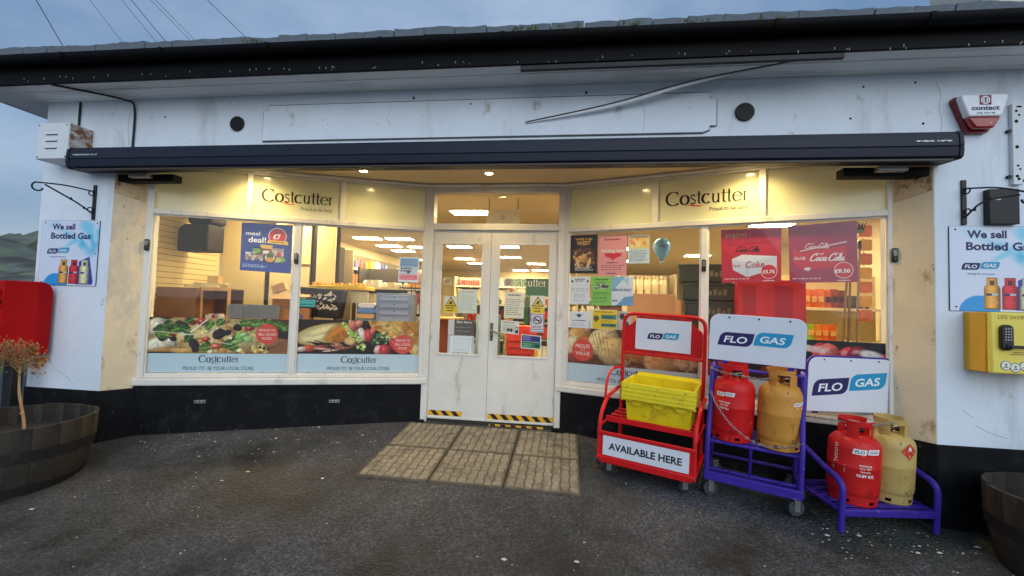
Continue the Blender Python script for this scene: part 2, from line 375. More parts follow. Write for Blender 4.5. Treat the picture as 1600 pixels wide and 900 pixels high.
def asphalt_mat():
    m = bpy.data.materials.new('asphalt'); m.use_nodes = True; nt = m.node_tree; N = nt.nodes.new; L = nt.links.new; b = nt.nodes['Principled BSDF']
    tc = N('ShaderNodeTexCoord')
    def noise(sc, det=6, ro=.6):
        n = N('ShaderNodeTexNoise'); n.inputs['Scale'].default_value = sc; n.inputs['Detail'].default_value = det; n.inputs['Roughness'].default_value = ro; L(tc.outputs['Object'], n.inputs['Vector']); return n
    n1 = noise(.9, 9, .7); r1 = N('ShaderNodeValToRGB'); e = r1.color_ramp.elements
    e[0].position = .40; e[0].color = (.010, .0115, .0145, 1); e[1].position = .60; e[1].color = (.064, .066, .076, 1)
    x = e.new(.48); x.color = (.034, .037, .043, 1); L(n1.outputs['Fac'], r1.inputs[0])
    n2 = noise(38, 8, .8); r2 = N('ShaderNodeValToRGB'); r2.color_ramp.elements[0].position = .3; r2.color_ramp.elements[1].position = .72
    r2.color_ramp.elements[0].color = (.25, .25, .26, 1); r2.color_ramp.elements[1].color = (2.1, 2.05, 2.0, 1); L(n2.outputs['Fac'], r2.inputs[0])
    ag = N('ShaderNodeTexVoronoi'); ag.inputs['Scale'].default_value = 88; L(tc.outputs['Object'], ag.inputs['Vector'])
    ags = N('ShaderNodeSeparateColor'); L(ag.outputs['Color'], ags.inputs[0])
    agp = N('ShaderNodeMath'); agp.operation = 'POWER'; agp.inputs[1].default_value = 2.2; L(ags.outputs[1], agp.inputs[0])
    agm = N('ShaderNodeMapRange'); agm.inputs['To Min'].default_value = .62; agm.inputs['To Max'].default_value = 1.75; L(agp.outputs[0], agm.inputs['Value'])
    agx = N('ShaderNodeMix'); agx.data_type = 'RGBA'; agx.blend_type = 'MULTIPLY'; agx.inputs['Factor'].default_value = 1; L(r1.outputs[0], agx.inputs['A']); L(agm.outputs[0], agx.inputs['B'])
    sx = N('ShaderNodeSeparateXYZ'); L(tc.outputs['Object'], sx.inputs[0])
    mr = N('ShaderNodeMapRange'); mr.inputs['From Min'].default_value = 1.6; mr.inputs['From Max'].default_value = 3.0; mr.inputs['To Max'].default_value = .42; L(sx.outputs[0], mr.inputs['Value'])
    nm = noise(3.1, 7, .7); ad = N('ShaderNodeMath'); ad.operation = 'ADD'; L(nm.outputs['Fac'], ad.inputs[0]); L(mr.outputs[0], ad.inputs[1])
    mm = N('ShaderNodeMapRange'); mm.inputs['From Min'].default_value = .78; mm.inputs['From Max'].default_value = 1.0; mm.inputs['To Max'].default_value = .7; L(ad.outputs[0], mm.inputs['Value'])
    mo = N('ShaderNodeMix'); mo.data_type = 'RGBA'; L(mm.outputs[0], mo.inputs['Factor']); L(agx.outputs['Result'], mo.inputs['A']); mo.inputs['B'].default_value = (.026, .033, .016, 1)
    mu = N('ShaderNodeMix'); mu.data_type = 'RGBA'; mu.blend_type = 'MULTIPLY'; mu.inputs['Factor'].default_value = 1; L(mo.outputs['Result'], mu.inputs['A']); L(r2.outputs[0], mu.inputs['B'])
    vo = N('ShaderNodeTexVoronoi'); vo.inputs['Scale'].default_value = 34; L(tc.outputs['Object'], vo.inputs['Vector'])
    lt = N('ShaderNodeMath'); lt.operation = 'LESS_THAN'; lt.inputs[1].default_value = .11; L(vo.outputs['Distance'], lt.inputs[0])
    sep = N('ShaderNodeSeparateColor'); L(vo.outputs['Color'], sep.inputs[0]); gt = N('ShaderNodeMath'); gt.operation = 'GREATER_THAN'; gt.inputs[1].default_value = .88; L(sep.outputs[0], gt.inputs[0])
    an = N('ShaderNodeMath'); an.operation = 'MULTIPLY'; L(lt.outputs[0], an.inputs[0]); L(gt.outputs[0], an.inputs[1])
    mx = N('ShaderNodeMix'); mx.data_type = 'RGBA'; L(an.outputs[0], mx.inputs['Factor']); L(mu.outputs['Result'], mx.inputs['A']); mx.inputs['B'].default_value = (.34, .32, .29, 1)
    L(mx.outputs['Result'], b.inputs['Base Color'])
    n3 = noise(.9, 5, .6); rr = N('ShaderNodeMapRange'); rr.inputs['From Min'].default_value = .35; rr.inputs['From Max'].default_value = .65; rr.inputs['To Min'].default_value = .55; rr.inputs['To Max'].default_value = .92
    L(n3.outputs['Fac'], rr.inputs['Value']); L(rr.outputs[0], b.inputs['Roughness'])
    v2 = N('ShaderNodeTexVoronoi'); v2.inputs['Scale'].default_value = 48; L(tc.outputs['Object'], v2.inputs['Vector'])
    bp = N('ShaderNodeBump'); bp.inputs['Strength'].default_value = 1; bp.inputs['Distance'].default_value = .012; bp.invert = True; L(v2.outputs['Distance'], bp.inputs['Height'])
    L(bp.outputs[0], b.inputs['Normal'])
    return m
def build_ground():
    def ax(): 
        a = list(np.arange(-7, 8.01, .25)); far = [9, 11, 15, 22, 40, 80, 160, 320, 640, 1300]
        return [-f for f in far[::-1]]+a+far
    xs, ys = ax(), ax(); v = [(x, y, gz(x, y)+.006*math.sin(x*1.7+y)*math.cos(y*2.1)*(abs(x) < 8 and -6 < y < .0)) for y in ys for x in xs]; n = len(xs)
    mb = MB(); mb.add(v, [(j*n+i, j*n+i+1, (j+1)*n+i+1, (j+1)*n+i) for j in range(len(ys)-1) for i in range(n-1)])
    tag(mb.build('forecourt', asphalt_mat(), smooth=180), kind='structure')
build_ground()
def build_far_land():
    g = M('meadow', (86, 118, 48), .9, var=.35, vs=.05, stain=[((70, 74, 48), .02, .5, .58, (1, 1, 1))])
    mb = MB(); mb.add([(-1200, 1.75, .062), (-5.3, 1.75, .062), (-4.9, 60, .062), (-60, 420, .062), (-1200, 420, .062)], [(0, 1, 2, 3, 4)])
    tag(mb.build('grass_field', g), kind='structure')
    # hills far off to the left
    h = M('hillside', (104, 110, 100), .95, var=.22, vs=.012, stain=[((70, 66, 58), .008, .48, .6, (1, 1, 2)), ((112, 124, 92), .02, .56, .6, (1, 1, 3))])  # hill tones greyed and lightened to paint in distance haze
    rng = np.random.default_rng(4); nx, ny = 120, 30; vs = []
    ph = rng.random(8)*6.28
    for j in range(ny):
        for i in range(nx):
            x = -1500+1350*i/(nx-1); y = 260+420*j/(ny-1); t = j/(ny-1)
            ridge = 104+20*math.sin(x*.011+ph[0])+9*math.sin(x*.031+ph[1])+4*math.sin(x*.09+ph[2])+2.2*math.sin(x*.23+y*.02+ph[3])
            z = ridge*(1-math.cos(min(1, t*1.15)*math.pi))*.5*(.72+.28*math.sin(t*7+x*.006)**2)
            vs.append((x, y, z-.5))
    mb = MB(); mb.add(vs, [(j*nx+i, j*nx+i+1, (j+1)*nx+i+1, (j+1)*nx+i) for j in range(ny-1) for i in range(nx-1)])
    tag(mb.build('hills', h, smooth=180), kind='structure')
    # rough grass beside the shop
    mb = MB(); rng = random.Random(3)
    for _ in range(5200):
        x = -5.32-rng.random()**1.3*3.5; y = 1.76+rng.random()*4.5; a = rng.random()*6.28; hh = .04+.07*rng.random(); d = .02+.02*rng.random()
        c, s = math.cos(a)*.006, math.sin(a)*.006
        mb.add([(x-c, y-s, .06), (x+c, y+s, .06), (x+math.cos(a+1)*d, y+math.sin(a+1)*d, .06+hh)], [(0, 1, 2)])
    tag(mb.build('grass', M('grass_blade', (98, 140, 48), .7, var=.3, vs=3), smooth=0), 'bright green rough grass beside the end of the shop', 'grass', kind='stuff')
build_far_land()
def build_bounce_sheet():  # pale ground added unseen behind the camera to bounce light onto the soffit
    mb = MB(); v = []
    xs = list(range(-60, 61, 6)); ys = (-30, -14, -9, -6.2)
    for y in ys:
        for x in xs: v.append((x, y, gz(x, y)+.012))
    n = len(xs); mb.add(v, [(j*n+i, j*n+i+1, (j+1)*n+i+1, (j+1)*n+i) for j in range(3) for i in range(n-1)])
    tag(mb.build('bounce_sheet', M('bounce_pale', (158, 156, 150), .85, var=.12, vs=1.5)), kind='structure')
build_bounce_sheet()
def build_pebbles():
    mb = MB(); rng = random.Random(11)
    for k in range(330):
        if k < 90: x, y = rng.uniform(-3.0, -.6), rng.uniform(-.1, .75)
        elif k < 150: x, y = rng.uniform(2.5, 3.7), rng.uniform(-.55, -.1)
        else: x, y = rng.uniform(-3.6, 3.8), rng.uniform(-2.4, .3)
        if -.95 < x < 1.0 and y > -.25: continue
        if y > -.03+ .3525*(x+3.42) - 0 and x < -.8 and y > .0+(x+3.2765)*.3524+.16: continue
        r = rng.uniform(.0025, .007) if k % 9 else rng.uniform(.009, .015); z = gz(x, y)+.002; a0 = rng.random()*6
        n = 6; ring = [(x+r*rng.uniform(.7, 1.3)*math.cos(a0+6.283*i/n)*1.3, y+r*rng.uniform(.7, 1.3)*math.sin(a0+6.283*i/n), z) for i in range(n)]
        mb.add(ring+[(x, y, z+r*.55)], [(i, (i+1) % n, n) for i in range(n)])
    tag(mb.build('petal_litter', M('pale_petals', (205, 200, 188), .7, var=.12), smooth=60), 'small pale petals and chips scattered over the asphalt', 'litter', kind='stuff')
build_pebbles()

# ramp of six textured paving slabs in front of the door
def build_ramp():
    root = bpy.data.objects.new('entrance_ramp', None); COL.objects.link(root); tag(root, kind='structure')
    mat = M('ramp_slab', (140, 130, 112), .9, var=.28, vs=9, bump=.7, bs=160, stain=[((70, 62, 52), 5, .5, .72, (1, 1, 1)), ((160, 146, 116), 14, .58, .75, (1, 1, 1))])
    t = .586; dirt_shade = M('groove_dirt_shade', (98, 88, 72), .95, var=.3, vs=14)  # groove base darkened: dirt tone with shade painted in to deepen the emboss
    for i in range(3):
        for j in range(2):
            x0, y0 = -.8265+i*t, -.187+j*t; x1, y1 = x0+t-.007, y0+t-.007
            if j == 1: y1 = .985
            mb = MB(); zf = lambda x, y, o: gz(x, y)+o
            def slab(xa, xb, ya, yb, o0, o1, e=.0):
                mb.add([(xa, ya, zf(xa, ya, o0)), (xb, ya, zf(xb, ya, o0)), (xb, yb, zf(xb, yb, o0)), (xa, yb, zf(xa, yb, o0)),
                        (xa+e, ya+e, zf(xa, ya, o1)), (xb-e, ya+e, zf(xb, ya, o1)), (xb-e, yb-e, zf(xb, yb, o1)), (xa+e, yb-e, zf(xa, yb, o1))],
                       [(4, 5, 6, 7), (0, 1, 5, 4), (1, 2, 6, 5), (2, 3, 7, 6), (3, 0, 4, 7)])
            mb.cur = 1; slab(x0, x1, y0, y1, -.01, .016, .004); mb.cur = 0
            n = 8; cw = (x1-x0-.03)/n; ch = (y1-y0-.03)/n
            for a in range(n):
                for b in range(n):
                    rg = random.Random(a*31+b*7+i*101+j*977); d = .007
                    lowb = rg.random() < .15
                    # interlocking embossed blocks
                    hx = cw*(.97 if (a+b) % 2 else .76); hy = ch*(.78 if (a+b) % 2 else .97)
                    xa = x0+.015+a*cw+(cw-hx)/2; ya = y0+.015+b*ch+(ch-hy)/2
                    slab(xa, xa+hx, ya, ya+hy, .0155, .0165+d*(.35 if lowb else rg.uniform(.7, 1.2)), .005)
            mb.build('slab', [mat, dirt_shade], root, smooth=0)
    mb = MB(); mb.prism([(-.83, -.19), (.94, -.19), (.94, .99), (-.83, .99)], -.2, -.19)
    return root
build_ramp()

# ================================================================ THE SHOP
WHITE = M('white_render', (222, 230, 240), .8, var=.05, vs=3, bump=.35, bs=45, stain=[((172, 172, 170), 2.2, .56, .78, (1, 1, .22)), ((150, 142, 130), 5, .62, .74, (1, 1, .6)), ((110, 108, 106), 16, .665, .72, (1, 1, 1))])
BEIGE = M('cream_render', (222, 204, 172), .75, var=.08, vs=3, bump=.25, bs=50, stain=[((150, 116, 78), 4, .57, .70, (1, 1, .6)), ((176, 170, 164), 1.6, .54, .68, (1, 1, .5)), ((96, 72, 54), 13, .64, .70, (1, 1, .6))])
BLACKP = M('black_plinth_paint', (14, 15, 18), .75, spec=.2, var=.35, vs=6, bump=.8, bs=28, stain=[((34, 35, 38), 6, .52, .68, (1, 1, 1)), ((74, 72, 68), 18, .64, .69, (1, 1, .5))])
FRAMEW = M('white_frame_paint', (222, 218, 210), .45, var=.06, vs=4, bump=.15, bs=40, stain=[((170, 160, 146), 5, .56, .74, (1, 1, .5)), ((126, 104, 84), 18, .64, .71, (1, 1, .7))])
SOFF = M('soffit_paint', (240, 240, 238), .8, var=.06, vs=2, stain=[((176, 172, 168), 1.8, .55, .78, (.3, 2.5, 1)), ((92, 88, 84), 6, .66, .78, (.4, 3, 1))])
BLACKM = M('black_gloss_paint', (9, 9, 12), .6, spec=.15, var=.3, vs=4, stain=[((58, 58, 60), 24, .72, .78, (1, 1, 1))])
NAVY = M('awning_navy', (26, 31, 48), .5, spec=.3, var=.2, vs=5, stain=[((62, 66, 78), 9, .66, .8, (.3, 1, 1))])
shop = thing('shop_building', 'single-storey white corner shop with black plinth, splayed windows and slate eaves', 'building')

def build_shell():
    mb = MB()   # piers and header
    mb.prism([(-4.2, 0), (-W_, 0), (-3.285, .19), (-3.285, .35), (-4.2, .35)], -.7, 2.6)
    mb.prism([(W_, 0), (6.8, 0), (6.8, .35), (3.285, .35), (3.285, .19)], -.7, 2.6)
    mb.box(-4.2, 6.8, 0, .35, 2.6, 3.07)
    mb.box(-4.2, -4.0, .35, 15, -.7, 3.07)
    mb.build('wall', WHITE, shop, smooth=0)
    # cream returns between pier and window
    for s in (-1, 1):
        a, b = Vector((s*W_, 0)), Vector((s*3.268, .213)); t = (b-a).normalized(); nrm = Vector((-s*t.y*s, 0))
        nrm = Vector((t.y, -t.x)) if s < 0 else Vector((-t.y, t.x))
        a2 = a+t*.004
        mb = MB(); q = [a2+nrm*.004, b+nrm*.004, b-nrm*.002, a2-nrm*.002]
        if s > 0: q = q[::-1]
        mb.prism([tuple(p) for p in (q if s < 0 else q)], .372, 2.558); mb.build('pier_return', BEIGE, shop, smooth=0)
        mb = MB()      # flap of torn lining board at its top
        q = [a+t*.01+nrm*.012, b-t*.03+nrm*.010, b-t*.03+nrm*.0045, a+t*.01+nrm*.0045]
        z0, z1 = 2.20, 2.42
        mb.add([(q[0].x, q[0].y, z0), (q[1].x, q[1].y, z0-.05), (q[1].x, q[1].y, z1), (q[0].x, q[0].y, z1), (q[3].x, q[3].y, z0), (q[2].x, q[2].y, z0-.05), (q[2].x, q[2].y, z1), (q[3].x, q[3].y, z1)],
               [(0, 1, 2, 3), (7, 6, 5, 4), (0, 4, 5, 1), (1, 5, 6, 2), (2, 6, 7, 3), (3, 7, 4, 0)])
        mb.build('lining_board', M('stained_board', (196, 172, 138), .8, var=.12, vs=7, stain=[((96, 58, 32), 9, .55, .68, (1, 1, 1)), ((60, 40, 28), 22, .66, .74, (1, 1, 1))]), shop, smooth=0)
    # black plinths
    e = .012
    mb = MB()
    mb.prism([(-4.2-e, -e), (-W_+.006, -e), (-3.262, .206-e*1.2), (-3.262, .36), (-4.2-e, .36)], -.75, .37)
    mb.prism([(-4.2-e, .36), (-3.99, .36), (-3.99, 15), (-4.2-e, 15)], -.75, .37)
    mb.build('plinth', BLACKP, shop, smooth=0, bev=.008)
    mb = MB(); mb.prism([(W_-.006, -e), (6.8, -e), (6.8, .36), (3.262, .36), (3.262, .206-e*1.2)], -.75, .37); mb.build('plinth', BLACKP, shop, smooth=0, bev=.008)
    # recess soffit
    mb = MB(); mb.prism([(-W_, .003), (W_, .003), (W_, .36), (3.3, .36), (.8, 1.25), (-.8, 1.25), (-3.3, .36), (-W_, .36)], 2.565, 2.598)
    mb.build('recess_soffit', M('cream_soffit', (214, 196, 160), .7, var=.05), shop, smooth=0)
    # eaves
    mb = MB(); mb.box(-4.62, 6.9, -.335, 1.2, 3.072, 3.09); mb.build('soffit', SOFF, shop, smooth=0)
    for y0 in (-.20, -.06):
        mb = MB(); mb.box(-4.6, 6.9, y0, y0+.012, 3.066, 3.0718); mb.build('soffit_batten', SOFF, shop, smooth=0)
    mb = MB(); mb.box(-4.64, 6.9, -.36, -.336, 3.055, 3.262); mb.build('fascia', BLACKM, shop, bev=.004)
    mb = MB(); mb.box(-4.645, -4.621, -.335, 6, 3.055, 3.235); mb.build('bargeboard', M('white_board', (214, 214, 212), .6), shop)
    # dark strip hanging below the fascia
    mb = MB(); mb.box(.40, 2.62, -.352, -.322, 3.012, 3.053); mb.build('lead_flashing', M('dark_lead', (27, 27, 30), .6, var=.4, vs=12, bump=.6, bs=25), shop, bev=.006)
    # gutter: half round with brackets
    prof = [(-.365+.058*(math.cos(R_(a))-1)-.006, 3.285+.06*math.sin(R_(a))*1.0) for a in range(180, 361, 18)]
    prof = [(-.425+.056*math.cos(R_(a)), 3.235+.062*math.sin(R_(a))) for a in range(180, 361, 18)]
    inner = [(-.425+.051*math.cos(R_(a)), 3.236+.056*math.sin(R_(a))) for a in range(360, 179, -18)]
    mb = MB(); mb.prismx((prof+inner), -4.66, 6.9); g = mb.build('gutter', BLACKM, shop, smooth=40); g.rotation_euler.y = .0045
    for x in np.arange(-4.4, 6.8, .93):
        mb = MB(); mb.prismx([(-.425+.064*math.cos(R_(a)), 3.235+.069*math.sin(R_(a))) for a in range(180, 361, 18)]+[(-.425+.0568*math.cos(R_(a)), 3.235+.0628*math.sin(R_(a))) for a in range(360, 179, -18)], x, x+.03); mb.build('gutter_bracket', BLACKM, g)
    # nail heads, droppings and paint chips on fascia edge
    mb = MB(); rg = random.Random(5)
    for k in range(60):
        x = rg.uniform(-4, 4); z = rg.uniform(3.06, 3.09); mb.box(x, x+.006, -.363, -.3605, z, z+rg.uniform(.005, .018))
    pc = mb.build('paint_chips', M('pale_chips', (150, 148, 144), .8), g, smooth=0); pc['kind'] = 'stuff'
    # slate roof
    tile_m = M('roof_slate', (116, 126, 138), .75, var=.25, vs=5, bump=.4, bs=30, stain=[((72, 78, 62), 4, .58, .72, (1, 1, 1))])
    roof = part_empty('roof', shop); roof.rotation_euler.y = .0055
    pitch = R_(24); mesh_cache = []
    for k in range(5):
        rg = random.Random(k); mb = MB(); n = 4; w = .232
        top = [(-w/2+w*i/n, 0, .050+.004*math.sin(i*1.6+k)) for i in range(n+1)]; bot = [(-w/2+w*i/n, 0, 0) for i in range(n+1)]
        L_ = .34; vs = bot+top+[(x, L_, z) for x, y, z in bot]+[(x, L_, z) for x, y, z in top]; m = n+1
        fs = []
        for i in range(n): fs += [(i, i+1, m+i+1, m+i), (m+i, m+i+1, 3*m+i+1, 3*m+i), (2*m+i+1, 2*m+i, i, i+1)[::-1]]
        fs += [(0, m, 3*m, 2*m), (n, 2*m+n, 3*m+n, m+n)]
        mb.add(vs, fs); o = mb.build('slate', tile_m, roof, smooth=40); mesh_cache.append(o.data); bpy.data.objects.remove(o)
    rg = random.Random(8)
    for row in range(3):
        x = -4.75+(.11 if row % 2 else 0)
        while x < 6.6:
            o = bpy.data.objects.new('slate', mesh_cache[rg.randrange(5)]); COL.objects.link(o); o.parent = roof
            d = row*.25
            o.location = (x, -.415+rg.uniform(-.012, .012)+d*math.cos(pitch), 3.268+rg.uniform(-.004, .006)+d*math.sin(pitch)+row*.012)
            o.rotation_euler = (pitch-.05+rg.uniform(-.03, .02), rg.uniform(-.02, .02), rg.uniform(-.025, .025)); x += .238
    mb = MB(); c, s = math.cos(pitch), math.sin(pitch)
    mb.add([(-4.66, -.33, 3.255), (6.9, -.33, 3.255), (6.9, -.33+9*c, 3.255+9*s), (-4.66, -.33+9*c, 3.255+9*s), (-4.66, -.33, 3.205), (6.9, -.33, 3.205), (6.9, -.33+9*c, 3.205+9*s), (-4.66, -.33+9*c, 3.205+9*s)],
           [(0, 1, 2, 3), (7, 6, 5, 4), (0, 4, 5, 1), (1, 5, 6, 2), (3, 7, 4, 0), (2, 6, 7, 3)])
    mb.build('roof_deck', tile_m, roof, smooth=0)
    # moss clumps in the gutter
    mb = MB()
    for x, n in ((-1.75, 14), (.42, 22), (.75, 10), (1.15, 12), (1.62, 12), (2.1, 8)):
        for k in range(n):
            px, py = x+rg.uniform(-.09, .09), -.44+rg.uniform(-.02, .02); a = rg.random()*6
            mb.add([(px-.008, py, 3.27), (px+.008, py, 3.27), (px+.012*math.cos(a), py-.01, 3.275+rg.uniform(.005, .022))], [(0, 1, 2)])
    gm = mb.build('gutter_moss', M('moss', (92, 104, 52), .9, var=.3), roof, smooth=0); gm['kind'] = 'stuff'
    mb = MB(); mb.box(5.85, 7.2, 2.5, 3.3, 4.2, 5.9); mb.build('chimney', M('cream_chimney', (206, 198, 180), .85, var=.1), shop, smooth=0)
    # raised name panel with notched corners (the old sign board, painted over)
    x0, x1, z0, z1, c = -1.93, 1.90, 2.652, 2.967, .05
    P = [(x0, z0), (x1-2*c, z0), (x1-c, z0+.02), (x1-c, z0+c), (x1, z0+c), (x1, z1-c), (x1-c, z1-c), (x1-c, z1), (x0+c, z1), (x0+c, z1-c*.8), (x0, z1-c)]
    mb = MB(); mb.prismy(P, -.018, -.0005); np_ = mb.build('name_panel', WHITE, shop, smooth=0, bev=.004)
    mb = MB(); mb.tube([(x, -.009, z) for x, z in P], .0075, 5, closed=True); mb.build('panel_bead', M('dirty_bead', (92, 94, 98), .8, var=.4, vs=3), np_)
    # loose strip of trunking, sprung away from the wall
    tk = bezier([Vector(q) for q in ((.416, -.03, 2.755), (1.1, -.08, 2.868), (1.7, -.16, 2.988), (2.36, -.27, 3.052))], 6); mb = MB(); vs = []
    for i, p in enumerate(tk):
        hh = .006+.020*math.sin(math.pi*min(1, i/(len(tk)-1)*1.1)); vs += [(p.x, p.y, p.z), (p.x, p.y, p.z-hh), (p.x, p.y+.008, p.z-hh), (p.x, p.y+.008, p.z)]
    mb.add(vs, [(4*i+a, 4*i+(a+1) % 4, 4*i+4+(a+1) % 4, 4*i+4+a) for i in range(len(tk)-1) for a in range(4)]); tr_ = mb.build('loose_trunking', M('pvc_trunking', (222, 224, 228), .5), shop, smooth=0)
    mb = MB(); mb.tube([(p.x, p.y-.003, p.z+.003) for p in tk], .0045, 5); mb.build('trunking_cable', M('black_cable', (24, 24, 27), .6), tr_)
    for pts in ([(3.44, 3.0), (3.47, 2.9), (3.455, 2.8), (3.475, 2.7), (3.46, 2.6)], [(3.40, 2.42), (3.52, 2.40), (3.60, 2.43)], [(-3.42, 2.78), (-3.36, 2.70), (-3.35, 2.62)], [(-3.30, 2.95), (-3.31, 2.80), (-3.29, 2.64)], [(3.66, .52), (3.75, .47), (3.86, .44)], [(3.58, .62), (3.65, .57)], [(-3.95, .60), (-3.86, .52), (-3.80, .50), (-3.70, .42)], [(1.35, 2.66), (1.36, 2.80), (1.33, 2.94)]):
        mb = MB(); mb.tube([(a, -.0004 if not (abs(a) < 1.9 and b > 2.6) else -.0184, b) for a, b in pts], .0011, 4); mb.build('hairline_crack', M('crack_grey', (96, 94, 92), .9), shop)
    for x, z, r in ((-2.186, 2.815, .066), (2.108, 2.806, .070)):
        v = part_empty('vent', shop); mb = MB(); mb.disc((x, z), r, -.022, -.0005, 28); mb.build('vent_cover', M('black_vent', (14, 14, 16), .6), v, bev=.004)
        mb = MB()
        for k in range(-3, 4):
            h = math.sqrt(max(0, (r*.8)**2-(k*r*.22)**2)); mb.box(x-h, x+h, -.0255, -.0222, z+k*r*.22-.003, z+k*r*.22+.003)
        mb.build('vent_louvre', M('black_vent', (14, 14, 16), .6), v, smooth=0)
    # cable under the eaves
    cab = M('black_cable', (24, 24, 27), .6)
    mb = MB(); mb.tube(bezier([(-3.72, -.33, 3.062), (-3.5, -.2, 3.055), (-3.3, -.06, 3.045), (-3.235, -.02, 2.99), (-3.235, -.012, 2.6)], 6), .009, 6); mb.build('cable', cab, shop)
    mb = MB(); mb.tube([(-3.83, -.012, 3.06), (-3.83, -.012, 2.78)], .009, 6); mb.build('cable', cab, shop)
    # small drilled holes and fixings
    mb = MB()
    for x, z in ((-2.93, 2.90), (-1.92, 2.70), (-.05, 2.93), (2.86, 2.74), (2.95, 2.98), (3.35, 2.69), (3.3, 3.0), (.9, 3.0), (-.55, 3.0)): mb.disc((x, z), .008, -.0195 if abs(x) < 1.9 else -.003, -.0003, 8)
    mb.build('fixing_hole', BLACKM, shop)
build_shell()

def logo_panel(root, x, z, w, sub=True):
    """dark serif shop name with red swoosh and strapline"""
    e = part_empty('shop_name', root); e.location = (x, .0, z)
    mb = MB(); k = shop_logo(mb, 0, 0, w); mb.build('lettering', ink((22, 24, 30)), e, smooth=0)
    mb = MB(); swoosh(mb, w*.235, -.012*w, w*.24, -.0005); mb.build('swoosh', ink((196, 62, 44)), e, smooth=0)
    if sub: lettering(e, (70, 70, 70), [('Proud to be local', w*.985, -.105*w, dict(h=.055*w, w=.44*w, align='R'))], y=-.0004, name='strapline')
    return e

FILM = M('cream_film', (222, 224, 200), .18, var=.03, vs=2, coat=.3)
def _backlit(m):
    nt = m.node_tree; b = nt.nodes['Principled BSDF']; out = nt.nodes['Material Output']; t = nt.nodes.new('ShaderNodeBsdfTranslucent'); t.inputs[0].default_value = (.80, .82, .68, 1)
    x = nt.nodes.new('ShaderNodeMixShader'); x.inputs[0].default_value = .34; nt.links.new(b.outputs[0], x.inputs[1]); nt.links.new(t.outputs[0], x.inputs[2]); nt.links.new(x.outputs[0], out.inputs[0])
_backlit(FILM)
def build_window(loc, rz, jo, ji, mull, um, logo):
    """jo/ji: (s0,s1) of the first and last jamb, mull: main mullion, um: two upper mullions"""
    win = part_empty('window', shop); win.location = loc; win.rotation_euler = (0, 0, rz)
    B = lambda n, x0, x1, z0, z1, y0=0., y1=.085, m=FRAMEW, bev=.006: MB().box(x0, x1, y0, y1, z0, z1).build(n, m, win, bev=bev)
    S0, S1 = jo[0], ji[1]
    B('jamb', jo[0], jo[1], .462, 2.56, -.004, .09); B('jamb', ji[0], ji[1], .462, 2.56, -.004, .09)
    B('mullion', mull[0], mull[1], .497, 2.05, .002, .08)
    B('transom_rail', jo[1], ji[0], 2.05, 2.102, -.012, .09); B('head_rail', jo[1], ji[0], 2.517, 2.56, -.008, .09)
    B('cornice', S0-.02, S1+.0, 2.535, 2.562, -.05, -.0085, bev=.01)
    B('bottom_rail', jo[1], ji[0], .462, .497, .0, .085)
    B('sill', S0-.02, S1+.0, .392, .460, -.035, .12, bev=.012)
    for a, b in um: B('upper_mullion', a, b, 2.102, 2.517, -.004, .08)
    panes = [(jo[1], mull[0]), (mull[1], ji[0])]
    for a, b in panes:
        MB().box(a, b, .030, .034, .497, 2.05).build('pane', GLASS, win, smooth=0)
        mb = MB()            # bead set in the rebate
        for (x0, x1, z0, z1) in ((a, b, 2.036, 2.05), (a, a+.012, .497, 2.036), (b-.012, b, .497, 2.036), (a+.012, b-.012, .497, .509)): mb.box(x0, x1, .010, .029, z0, z1)
        mb.build('glazing_bead', FRAMEW, win, bev=.003)
    e = [jo[1]]+[q for a, b in um for q in (a, b)]+[ji[0]]
    for i in range(3):
        MB().box(e[2*i], e[2*i+1], .034, .038, 2.102, 2.517).build('film_panel', FILM, win, smooth=0)
    lp = logo_panel(win, *logo); lp.location.y = .0325
    for s, z in ((jo[0]+.03 if rz > 0 else ji[1]-.02, 1.74), ((mull[0]+mull[1])/2, 1.68)):
        mb = MB(); mb.box(s-.019, s+.019, -.034, -.0045 if s < .2 or s > 2.6 else .0015, z-.055, z+.055); l = mb.build('lock_box', M('black_lock', (28, 28, 30), .4), win, bev=.01)
        mb = MB(); mb.box(s-.012, s+.012, -.04, -.0345, z-.01, z+.04); mb.build('lock_cover', M('steel_grey', (120, 120, 124), .35, metal=.6), l, bev=.004)
    # plinth below the sill
    mb = MB(); mb.box(S0-.03, S1-.005, -.012, .15, -.5, .391); mb.build('plinth', BLACKP, win, bev=.006)
    return win
WINL = build_window((-V_, r_, 0), AW, (0, .06), (2.64, 2.722), (1.333, 1.398), [(.868, .918), (1.762, 1.818)], (.998, 2.262, .69))
WINR = build_window((w_, RD, 0), -AW, (.006, .088), (2.70, 2.755), (1.362, 1.418), [(.918, .982), (1.824, 1.878)], (1.048, 2.262, .70))
for s, z in ((.565, .235), (1.80, .222)):
    mb = MB(); mb.box(s-.052, s+.052, -.018, -.0125, z-.016, z+.016); p = mb.build('wall_plate', M('grey_plate', (150, 152, 155), .4, metal=.7), WINL, bev=.004)
    mb = MB()
    for d in (-.035, 0, .035): mb.disc((s+d, z), .008, -.021, -.0185, 10)
    mb.build('screw', M('dark_screw', (40, 40, 42), .5, metal=.6), p)

